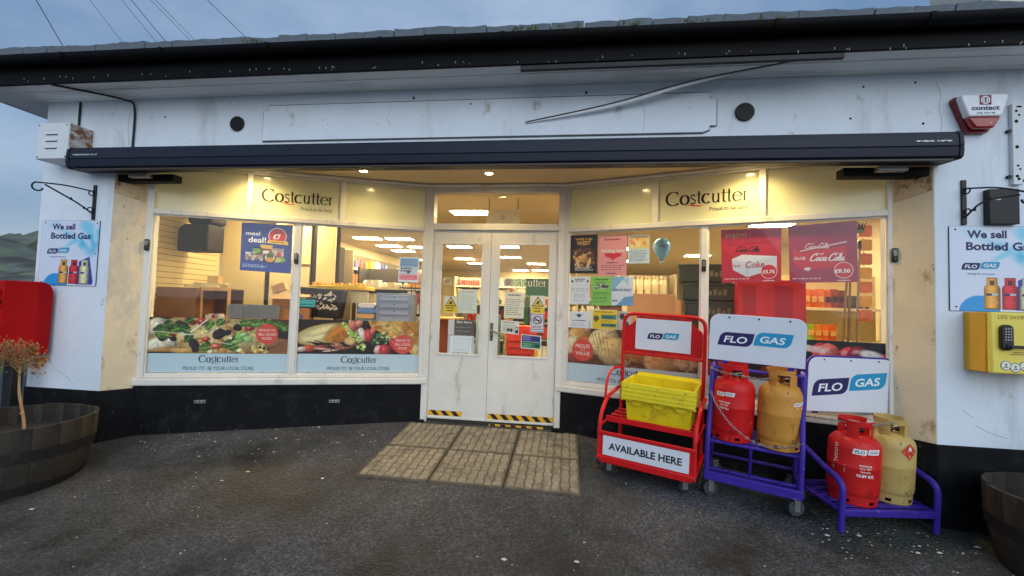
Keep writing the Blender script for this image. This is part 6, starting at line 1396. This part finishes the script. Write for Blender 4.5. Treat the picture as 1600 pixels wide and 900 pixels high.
shelf_unit('wall_shelving', 'goods shelving along the rear wall of the shop', -3.2, -.2, 11.5, .4, (.3, .7, 1.1, 1.5, 1.88), 1, 2.25)
shelf_unit('wall_shelving', 'goods shelving at the rear right of the shop', .2, 4.4, 11.5, .4, (.3, .7, 1.1, 1.5, 1.88), 2, 2.25)
wt = shelf_unit('wall_shelving', 'long goods shelving down the left wall behind the baguette window', -2.6, 2.6, 0, .4, (.4, .8, 1.2, 1.6, 1.95), 7, 2.3, col=(120, 108, 90)); wt.location = (-3.52, 7.4, 0); wt.rotation_euler.z = R_(90)
shelf_unit('gondola', 'tall goods shelving far behind both doors', -2.3, 1.6, 8.2, .45, (.3, .7, 1.1, 1.5, 1.8), 8, 2.05)
shelf_unit('gondola', 'free-standing goods shelving seen through the left door', -1.45, -.45, 5.2, .45, (.25, .6, .95, 1.3), 3, 1.6)
shelf_unit('gondola', 'goods shelving seen through the right door', -.35, .75, 5.6, .45, (.25, .6, .95, 1.3), 4, 1.65)
shelf_unit('gondola', 'goods shelving behind the leaflets in the right window', .95, 2.6, 4.2, .45, (.3, .7, 1.1, 1.45), 5, 1.9)
shelf_unit('gondola', 'dark shelving behind the baguette window', -3.3, -1.95, 4.6, .45, (.4, .8, 1.2, 1.55), 6, 1.95, col=(52, 48, 44))
def build_green_unit():
    G = M('green_frame', (36, 98, 58), .45, var=.08); t = thing('green_display', 'green framed display stand behind the right door', 'display stand', (.26, 4.4, 0))
    mb = MB(); mb.box(-.24, .24, 0, .04, 1.46, 1.78); h = mb.build('header', G, t)
    for s in (-1, 1): mb = MB(); mb.box(s*.21-.03, s*.21+.03, 0, .35, 0, 1.455); mb.build('upright', G, t)
    rg = random.Random(1)
    for z in (.35, .7, 1.05): 
        mb = MB(); mb.box(-.178, .178, 0, .35, z-.02, z); mb.build('shelf', G, t)
    g = MB()
    for z in (.35, .7, 1.05):
        for k in range(4): g.cur = rg.randrange(10); g.box(-.17+k*.088, -.09+k*.088, .02, .2, z+.001, z+rg.uniform(.14, .24))
    o = g.build('shelf_goods', GOODS, t); o['kind'] = 'stuff'
build_green_unit()
def simple(name, label, cat, loc, rz, parts, group=None):
    t = thing(name, label, cat, loc, rz, group)
    for nm, mb, mat, bev in parts: mb.build(nm, mat, t, bev=bev)
    return t
WOODL = M('light_wood', (206, 160, 96), .5, var=.1, vs=8, stretch=(1, 1, .3)); CARD = M('cardboard', (170, 122, 76), .8, var=.08)
CREAMP = M('cream_panel', (218, 204, 160), .6, var=.04)
# window benches (hidden behind the food pictures) carry the displays
for m, lab in ((ML, 'low display bench inside the left window'), (MR, 'low display bench inside the right window')):
    t = thing('display_bench', lab, 'bench'); t.matrix_world = m @ Matrix.Translation((.05, .10, 0))
    MB().box(.0, 2.55, .0, .42, .93, .98).build('top', WOODL, t, bev=.003)
    for x in (.02, 1.25, 2.48): MB().box(x, x+.05, .03, .39, 0, .929).build('leg', WOODL, t)
# slatwall and cream partition at the left
t = thing('slatwall', 'cream slatwall panel at the left end of the pizza window', 'panel', (-3.90, .45, 0))
MB().box(-.03, -.012, 0, 1.35, .9, 2.5).build('backing', M('slat_groove', (96, 74, 44), .8), t)
s0 = MB().box(-.0115, .0, .0, 1.35, 0, .062).build('slat', M('slat_cream', (224, 208, 154), .45, var=.05), t)
for k in range(23):
    o = s0 if k == 0 else s0.copy()
    if k: COL.objects.link(o); o.parent = t
    o.location = (0, 0, .93+k*.068)
t = thing('partition', 'cream partition boards behind the pizza window', 'panel', (-3.87, 1.86, 0))
for x0, x1 in ((0, .62), (.70, 1.27), (1.36, 1.62)): MB().box(x0, x1, 0, .02, 0, 2.5).build('board', CREAMP, t)
MB().box(.58, 1.66, .03, .05, 0, 2.5).build('backing', M('dark_gap', (44, 36, 30), .8), t)
for z in (1.72, 2.25): MB().box(.70, 1.27, -.012, -.0005, z, z+.012).build('rail', M('slat_groove'), t)
simple('shelf_canopy', 'stepped cream shelf edges high behind the meal deal poster', 'shelf', (-3.25, 1.45, 2.12), R_(-14), [('fascia', MB().box(0, .5, 0, .02, .10, .17), CREAMP, .002), ('fascia', MB().box(0, .5, .03, .05, .02, .09), CREAMP, .002), ('fascia', MB().box(0, .5, .06, .08, -.07, .01), CREAMP, .002)])
P = [(-.19, -.20), (.20, -.20), (.20, .30), (-.10, .30), (-.10, .06), (-.16, -.02)]
simple('black_cover', 'black hooded cover hanging in front of the slatwall', 'cover', (-3.63, 1.22, 2.00), 0, [('hood', MB().prismy(rrect(-.20, .20, -.20, .12, .10, 6, (0, 0, 0, 1)), -.12, .14), M('black_fabric', (30, 28, 28), .8, bump=.6, bs=18), .02), ('upper_roll', MB().prismy(rrect(-.10, .22, .125, .36, .05, 5), -.10, .14), M('black_fabric'), .02)])
BRN = M('brown_cabinet', (122, 84, 60), .55, var=.08)
t = thing('display_cabinet', 'small brown cabinet with an open wood-edged front in the pizza window', 'cabinet', (-3.30, .86, .985), R_(12))
mb = MB(); mb.box(-.42, .0, 0, .40, 0, .37); mb.build('side_case', BRN, t, bev=.003)
mb = MB(); mb.box(.002, .30, .10, .40, 0, .012); mb.box(.002, .30, .10, .40, .36, .372); mb.box(.002, .30, .385, .40, .013, .359); mb.build('open_case', M('cabinet_inside', (104, 66, 48), .6), t)
mb = MB(); mb.box(-.01, .31, .075, .099, .345, .38); mb.box(-.01, .31, .075, .099, -.0, .02); mb.box(-.012, .015, .076, .098, .021, .344); mb.box(.285, .312, .076, .098, .021, .344); mb.build('front_edge', WOODL, t, bev=.002)
mb = MB(); rg = random.Random(3)
for k in range(7): mb.cur = [3, 7, 0, 9, 3, 7, 5][k]; mb.box(.03+k*.035, .06+k*.035, .13, .20, .0125, .06+rg.uniform(0, .04))
mb.build('packet', GOODS, t)
simple('paper_pile', 'loose pile of packets on top of the brown cabinet', 'papers', (-3.33, .96, 1.366), R_(12), [('sheaf', MB().box(-.2, .16, 0, .22, 0, .03).box(-.12, .2, .04, .2, .031, .055, Matrix.Rotation(.2, 3, 'Z')), M('pale_packet', (226, 206, 150), .6, var=.2, vs=20), .003), ('box', MB().box(.02, .14, .05, .15, .056, .14), M('tan_box', (216, 178, 116), .6), .003)])
GREYC = M('crate_grey', (120, 124, 124), .5, var=.08)
t = thing('folded_crate', 'flat grey folded plastic crate leaning in the pizza window', 'crate', (-2.60, .86, 1.035), R_(18))
mb = MB(); mb.prismy(rrect(-.26, .26, 0, .155, .03, 4), 0, .05); b = mb.build('shell', GREYC, t, bev=.006)
mb = MB()
for x in np.arange(-.22, .23, .055): mb.box(x, x+.008, -.008, -.0003, .02, .135)
for z in (.03, .075, .12): mb.box(-.235, .235, -.0085, -.0004, z, z+.009)
mb.build('rib', GREYC, b)
t = thing('cardboard_box', 'open brown cardboard box beside the mullion in the pizza window', 'box', (-2.30, 1.06, .985), R_(24))
mb = MB(); mb.box(-.19, .19, 0, .28, 0, .33); mb.build('carton', CARD, t, bev=.003)
mb = MB(); mb.box(-.19, .19, -.10, .0, .332, .337, Matrix.Rotation(.6, 3, 'X'), (0, 0, .332)); mb.box(-.19, -.05, .03, .2, .332, .42, Matrix.Rotation(-.4, 3, 'Y'), (-.19, .1, .332)); mb.build('flap', M('card_pale', (216, 178, 126), .8), t)
mb = MB(); mb.disc((.10, .08), .035, -.002, -.0005, 18); mb.build('stamp', ink((90, 90, 130)), t); mb = MB(); mb.box(-.1, .1, -.0018, -.0008, .19, .2); mb.box(-.06, .1, -.0018, -.0008, .17, .178); mb.build('print', ink((110, 80, 60)), t)
# baguette window
t = thing('shopping_bag', 'black shopping bag printed with white scribble in the baguette window', 'bag', (-2.13, 1.30, 1.09), R_(5))
mb = MB(); mb.prismy([(-.30, -.02), (.26, -.04), (.31, .30), (-.34, .33)], 0, .14); bg_ = mb.build('bag_body', M('bag_black', (22, 21, 24), .55, bump=.4, bs=14), t, bev=.012)
mb = MB(); rg = random.Random(13)
for k in range(44):
    x, z = -.22+.42*(k % 11)/10+rg.uniform(-.015, .015), .07+.055*(k//11)+rg.uniform(-.012, .012); a = rg.uniform(.2, 1.3)*rg.choice((-1, 1)); l = rg.uniform(.03, .055)
    nib(mb, [(x, z), (x+l*.5*math.cos(a)+.008, z+l*.5*math.sin(a)), (x+l*math.cos(a), z+l*math.sin(a)*1.1)], .022, .007, 60, -.004-k*.0003)
mb.build('white_print', ink((222, 214, 196)), bg_, smooth=0)
YEL = M('tray_yellow', (236, 196, 24), .4, var=.06)
t = thing('yellow_tray', 'yellow tray rim showing above the black bag', 'tray', (-2.0, 1.50, 1.40), R_(4)); MB().box(-.36, .36, 0, .3, 0, .045).build('tray', YEL, t, bev=.006)
mb = MB(); rg = random.Random(6)
for k in range(14): x = -.33+k*.048; mb.box(x, x+.036, .02, .08, .0455, .05+rg.uniform(.01, .04))
mb.build('packet', M('yellow_packet', (226, 180, 40), .5, var=.2, vs=12), t, bev=.004)
t = thing('display_post', 'tall pale post stand under the yellow tray', 'stand', (-1.86, 1.62, .985))
mb = MB(); mb.box(-.02, .20, 0, .02, 0, .40); mb.build('panel', CREAMP, t); mb = MB()
for k in range(3): mb.prismy(rrect(.0+k*.07, .05+k*.07, .02, .26, .02, 4), -.003, -.0005)
mb.build('figure_print', ink((90, 70, 54)), t)
def bottle(x, y, z, lab, h=.30, r=.038, col=(60, 112, 44)):
    t = thing('bottle', lab, 'bottle', (x, y, z), 0, 'green bottles on the rack in the baguette window')
    mb = MB(); mb.lathe([(r*.9, 0), (r, .01), (r, h*.55), (r*.9, h*.64), (r*.36, h*.78), (r*.34, h*.95), (r*.40, h*.96), (r*.38, h)], 14); mb.build('glass_body', M('bottle_green_%d' % col[0], col, .12, var=.1), t, smooth=45)
    mb = MB(); mb.lathe([(r*1.01, h*.18), (r*1.01, h*.45)], 14, capb=False, capt=False); mb.build('label', M('bottle_label', (214, 214, 160), .5), t)
for row in range(2):
    for k in range(4): bottle(-2.86+k*.085, 2.5, 1.50+row*.27, '%s green bottle from the left on the %s shelf of the dark rack' % (('first', 'second', 'third', 'fourth')[k], ('lower', 'upper')[row]), .26, .036, (58, 110, 46) if (row+k) % 2 else (110, 140, 60))
t = thing('bottle_rack', 'dark rack holding green bottles in the baguette window', 'rack', (-2.73, 2.5, 0))
for z in (1.495, 1.765): MB().box(-.22, .20, -.06, .08, z-.012, z).build('shelf', M('rack_dark', (60, 52, 46), .5), t)
MB().box(-.23, -.21, -.06, .08, 0, 2.05).build('upright', M('rack_dark'), t); MB().box(.20, .22, -.06, .08, 0, 2.05).build('upright', M('rack_dark'), t)
t = thing('price_ball', 'round orange-red sign hanging by the green bottles', 'sign', (-2.92, 2.36, 1.60)); MB().disc((0, 0), .085, -.01, .01, 26).build('face', M('orange_sign', (222, 74, 40), .4), t)
t = thing('wall_wreath', 'dark wire hoop above the orange-red sign', 'hoop', (-2.90, 2.45, 1.93)); MB().tube([(.12*math.cos(R_(a)), 0, .12*math.sin(R_(a))) for a in range(0, 360, 20)], .008, 6, True).build('ring', M('wreath_dark', (72, 44, 36), .7), t)
DB = M('drawer_grey', (120, 136, 160), .4, var=.06)
t = thing('drawer_unit', 'blue-grey plastic drawer unit with four drawers in the baguette window', 'drawers', (-1.20, 1.32, 1.02), R_(10))
mb = MB(); mb.box(-.20, .22, 0, .3, 0, .345); mb.build('case', DB, t, bev=.006)
for k in range(4):
    z = .02+k*.079; mb = MB(); mb.box(-.155, .175, -.014, -.001, z, z+.068); d = mb.build('drawer', M('drawer_face', (138, 156, 182), .35, var=.05), t, bev=.004)
    mb = MB(); mb.box(-.15, .17, -.022, -.0145, z+.055, z+.066); mb.build('lip', DB, d, bev=.002); mb = MB(); mb.disc((0.01, z+.04), .008, -.018, -.0145, 10); mb.build('knob', ink((70, 80, 110)), d)
t = thing('folded_cloths', 'blue folded cloths beside the grey drawers', 'cloth', (-1.53, 1.30, 1.0), R_(8))
for k, (c, n) in enumerate((((84, 136, 140), 'teal_cloth'), ((196, 160, 110), 'tan_cloth'), ((92, 136, 190), 'blue_cloth'), ((206, 214, 222), 'pale_cloth'))): MB().prismy(rrect(-.12+.01*k, .13-.02*(k % 2), .002+k*.062, .06+k*.062, .026, 4), 0, .2).build('cloth', M(n, c, .8, bump=.5, bs=20), t, bev=.008)
t = thing('wire_rack', 'black wire rack of wrapped goods by the door post', 'rack', (-1.02, 1.62, .985), R_(8)); mb = MB()
for x in (-.22, -.08, .06, .18): mb.tube([(x, 0, 0), (x, 0, .50)], .005, 5); mb.tube([(x, .2, 0), (x, .2, .50)], .005, 5)
for z in (.14, .30, .46): mb.tube([(-.22, 0, z), (.18, 0, z)], .006, 5); mb.tube([(-.22, .2, z), (.18, .2, z)], .006, 5)
mb.build('wires', M('wire_dark', (28, 26, 26), .5), t); mb = MB(); rg = random.Random(2)
for z in (.0, .145, .305):
    for k in range(5): mb.cur = rg.choice((3, 7, 0, 5, 3, 7)); mb.box(-.21+k*.078, -.14+k*.078, .02, .18, z, z+rg.uniform(.07, .12))
o = mb.build('wrapped_goods', GOODS, t, bev=.006); o['kind'] = 'stuff'
t = thing('soft_bundle', 'pinkish wrapped bundle on top of the wire rack', 'bundle', (-1.05, 1.70, 1.49)); MB().lathe([(.03, 0), (.15, .02), (.17, .07), (.13, .14), (.05, .18), (.0, .185)], 16).build('bundle', M('bundle_pink', (216, 170, 140), .8, var=.2, bump=.6, bs=16), t, smooth=60)
# right window
GC = M('crate_green', (58, 76, 56), .45, var=.12, stain=[((36, 46, 36), 6, .55, .7, (1, 1, 1))])
for k, (dx, lab) in enumerate(((.02, 'lowest dark green beer crate in the right window stack'), (-.02, 'middle dark green beer crate in the right window stack'), (-.06, 'topmost dark green beer crate in the right window stack'))):
    t = thing('beer_crate', lab, 'crate', (2.38+dx, 1.55, 1.185+k*.205), R_(-14), 'dark green beer crates in the right window')
    mb = MB(); mb.box(-.30, .26, 0, .38, 0, .19); b = mb.build('shell', GC, t, bev=.012); mb = MB(); mb.box(-.31, .27, -.012, .39, .165, .198); mb.build('rim', GC, t, bev=.006)
    mb = MB(); [mb.box(-.08+q*.05, -.045+q*.05, -.003, -.001, .06, .125-.02*(q % 2)) for q in range(5)]; mb.build('pale_print', ink((126, 138, 106)), b, smooth=0); mb = MB(); mb.box(-.302, -.3005, .08, .3, .06, .13); mb.build('hand_hole', ink((20, 24, 20)), b)
t = thing('crate_base', 'wooden stand under the green beer crates', 'stand', (2.38, 1.55, 0), R_(-14)); MB().box(-.28, .28, .01, .38, 0, 1.184).build('block', M('stand_brown', (84, 66, 50), .7), t)
t = thing('cardboard_box', 'plain tan cardboard carton left of the green beer crates', 'box', (1.72, 1.48, .985), R_(-8)); MB().box(-.27, .24, 0, .3, 0, .46).build('carton', M('card_tan', (196, 160, 116), .8, var=.05), t, bev=.004); MB().box(.241, .30, .02, .3, 0, .40).build('flap', M('card_pale'), t)
mb = MB(); rg = random.Random(8); t = thing('glass_jars', 'row of bright glass jars on the shelf above the tan carton', 'jars', (1.70, 2.15, 1.45))
for k in range(7): mb.lathe([(.038, 0), (.04, .02), (.04, .17), (.03, .20), (.034, .205), (.034, .24)], 12, (-.3+k*.095, 0, .001))
o = mb.build('jars', M('jar_bright', (240, 226, 190), .15, var=.1), t, smooth=40); o['kind'] = 'stuff'; MB().box(-.4, .4, -.1, .2, -.03, 0).build('shelf', CREAMP, t)
RB = M('carton_red', (206, 34, 34), .35, var=.06)
t = thing('cola_carton', 'large plain red carton above the tall violet trolley', 'carton', (2.76, 1.02, .985), R_(-14)); MB().box(-.30, .28, 0, .3, .20, .605).build('carton', RB, t, bev=.006); MB().box(-.30, .28, 0, .3, 0, .199).build('lower_carton', RB, t, bev=.006)
mb = MB(); mb.box(-.26, -.14, -.003, -.0005, .27, .55); mb.box(.02, .17, -.003, -.0005, .25, .55); mb.build('printed_panel', M('carton_dark_red', (176, 22, 28), .35), t)
t = thing('snack_shelf', 'white wall shelf of orange snack packets at the right of the window', 'shelf', (3.95, 2.2, 1.36))
MB().box(-.42, .70, 0, .36, -.035, 0).build('board', M('shelf_white', (232, 222, 196), .4), t, bev=.003); MB().box(-.42, .70, 0, .36, -.42, -.395).build('board', M('shelf_white'), t, bev=.003); MB().box(-.42, .70, .361, .38, -.8, .42).build('back_board', CREAMP, t)
def packet(x, y, z, w, h, c, lab, grp, strip=None):
    t = thing('snack_packet', lab, 'packet', (x, y, z), 0, grp); mb = MB(); d = .05
    mb.add([(-w/2, 0, 0), (w/2, 0, 0), (w/2, d*.1, h), (-w/2, d*.1, h), (-w/2, d, 0), (w/2, d, 0), (w/2, d*.9, h), (-w/2, d*.9, h), (0, -.012, h*.45), (0, d+.012, h*.45)], [(0, 1, 8), (1, 2, 8), (2, 3, 8), (3, 0, 8), (5, 4, 9), (6, 5, 9), (7, 6, 9), (4, 7, 9), (1, 5, 6, 2), (4, 0, 3, 7), (3, 2, 6, 7), (4, 5, 1, 0)])
    mb.build('pouch', M('pouch_%d_%d' % (c[0], c[1]), c, .35, var=.25, vs=18), t, smooth=60); MB().box(-w*.36, w*.36, -.014, -.0125, h*.30, h*.62).build('label', M('pouch_label_%d' % (strip or (230,))[0], strip or (230, 196, 130), .4, var=.3, vs=30), t)
pc = [(222, 104, 40), (226, 120, 50), (214, 96, 44), (222, 110, 40), (206, 90, 46), (150, 60, 36), (120, 48, 34)]
for k in range(7): packet(3.60+k*.078, 2.23, 1.361, .076, .215+.01*(k % 2), pc[k], ('%s orange snack packet from the left on the upper white shelf' % ('first', 'second', 'third', 'fourth', 'fifth')[k]) if k < 5 else ('brown snack packet %s on the upper white shelf' % ('beside the orange ones', 'beside the dark ones')[k-5]), 'snack packets on the upper shelf', (230, 180, 110) if k < 4 else (48, 36, 32))
for k in range(3): packet(4.16+k*.085, 2.23, 1.361, .08, .15, (62, 66, 68), '%s dark packet from the orange ones on the upper white shelf' % ('first', 'second', 'third')[k], 'dark packets on the upper shelf', (90, 96, 98))
for k, (c, n) in enumerate((((150, 190, 60), 'lime green'), ((222, 130, 40), 'orange'), ((226, 110, 40), 'orange'), ((214, 96, 40), 'orange'))): packet(3.72+k*.082, 2.23, .966, .08, .19, c, '%s snack packet, %s from the left on the lower white shelf' % (n, ('first', 'second', 'third', 'fourth')[k]), 'snack packets on the lower shelf')
t = thing('broom', 'upturned broom with a dark head in the right end of the window', 'broom', (3.26, .80, .985)); MB().tube([(.0, 0, 0), (.06, 0, 1.02)], .011, 8).build('handle', M('broom_handle', (150, 122, 80), .5), t); MB().box(-.10, .16, -.03, .03, 1.02, 1.05, Matrix.Rotation(-.12, 3, 'Y')).build('head', M('broom_green', (90, 130, 84), .5), t, bev=.006)
mb = MB(); rg = random.Random(1)
for k in range(120): x, y = rg.uniform(-.09, .17), rg.uniform(-.03, .03); mb.add([(x-.004, y, 1.05), (x+.004, y, 1.05), (x+rg.uniform(-.03, .05), y+rg.uniform(-.02, .02), 1.05+rg.uniform(.06, .11))], [(0, 1, 2)])
mb.build('bristles', M('bristle_black', (30, 28, 28), .8), t, smooth=0)
for k, (x, lab, c) in enumerate(((3.34, 'brown pole standing beside the upturned broom', (132, 106, 74)), (3.41, 'grey pole nearest the window jamb', (150, 140, 120)))):
    t = thing('pole', lab, 'pole', (x, .86, .985), 0, 'poles beside the broom'); MB().tube([(0, 0, 0), (.03, 0, .95)], .010, 8).build('shaft', M('pole_%d' % k, c, .5), t); MB().tube([(.0283, 0, .90), (.0305, 0, .97)], .014, 8).build('grip', ink((40, 40, 40)), t)
t = thing('bottle_strip', 'strip of yellow and orange packets hanging by the window jamb', 'packets', (3.50, .90, 1.2))
mb = MB(); mb.box(-.004, .004, 0, .006, 0, .95); mb.build('strip', ink((200, 200, 190)), t)
for k in range(7): MB().prismy(rrect(-.055, .055, .02+k*.13, .125+k*.13, .015, 3), -.03, -.001).build('packet', GOODS[1 if k % 2 else 5], t, bev=.006)
# balloon
t = thing('balloon', 'pale blue balloon floating in the right window', 'balloon', (1.84, 1.62, 1.83))
prof = [(.012, .0), (.035, .03), (.07, .08), (.092, .14), (.096, .175), (.085, .215), (.055, .245), (.02, .257), (.0, .258)]
MB().lathe(prof, 20).build('skin', M('balloon_blue', (96, 170, 240), .25, var=.06), t, smooth=80); MB().lathe([(.022, -.028), (.010, -.012), (.012, 0)], 10).build('knot', M('balloon_blue'), t, smooth=60); MB().tube(bezier([(0, 0, -.02), (.02, 0, -.3), (-.02, 0, -.6), (0, 0, -.84)], 5), .0015, 4).build('string', ink((220, 220, 220)), t)
mb = MB(); [nib(mb, [(-.05+.02*q, .14+.012*(q % 2)), (-.04+.02*q, .17), (-.03+.02*q, .135)], .008, .004, 60) for q in range(5)]; mb.v = [(.099*math.sin(x/.097), -.099*math.cos(x/.097), z) for x, y, z in mb.v]; mb.build('lettering', ink((70, 110, 170)), t, smooth=0)
t = thing('red_basket_stack', 'red shopping baskets seen behind the right door handle', 'baskets', (.14, 2.6, 0))
for k in range(4): MB().prismy([(-.17, .50+k*.09), (.17, .50+k*.09), (.20, .72+k*.09), (-.20, .72+k*.09)], -.012*k, .3+.004*k).build('basket', M('basket_red', (206, 54, 44), .4), t, bev=.01)
MB().box(-.16, .16, .02, .28, 0, .499).build('stand', M('stand_pale', (196, 178, 140), .6), t)
t = thing('blue_cooler', 'pale blue drinks cooler behind the left door', 'cooler', (-.42, 3.0, 0)); MB().box(-.16, .16, 0, .4, 0, 1.12).build('case', M('cooler_blue', (120, 160, 190), .35), t, bev=.01); MB().box(-.13, .13, -.012, -.0005, .3, 1.05).build('door', M('cooler_door', (150, 186, 206), .2), t, bev=.004)
t = thing('wooden_stand', 'brown wooden stand behind the left door', 'stand', (-.86, 2.4, 0)); MB().box(-.16, .14, 0, .3, 0, 1.05).build('case', M('stand_red_brown', (130, 70, 44), .5), t, bev=.006); MB().box(-.19, .17, -.03, .33, 1.051, 1.08).build('top', WOODL, t, bev=.004)
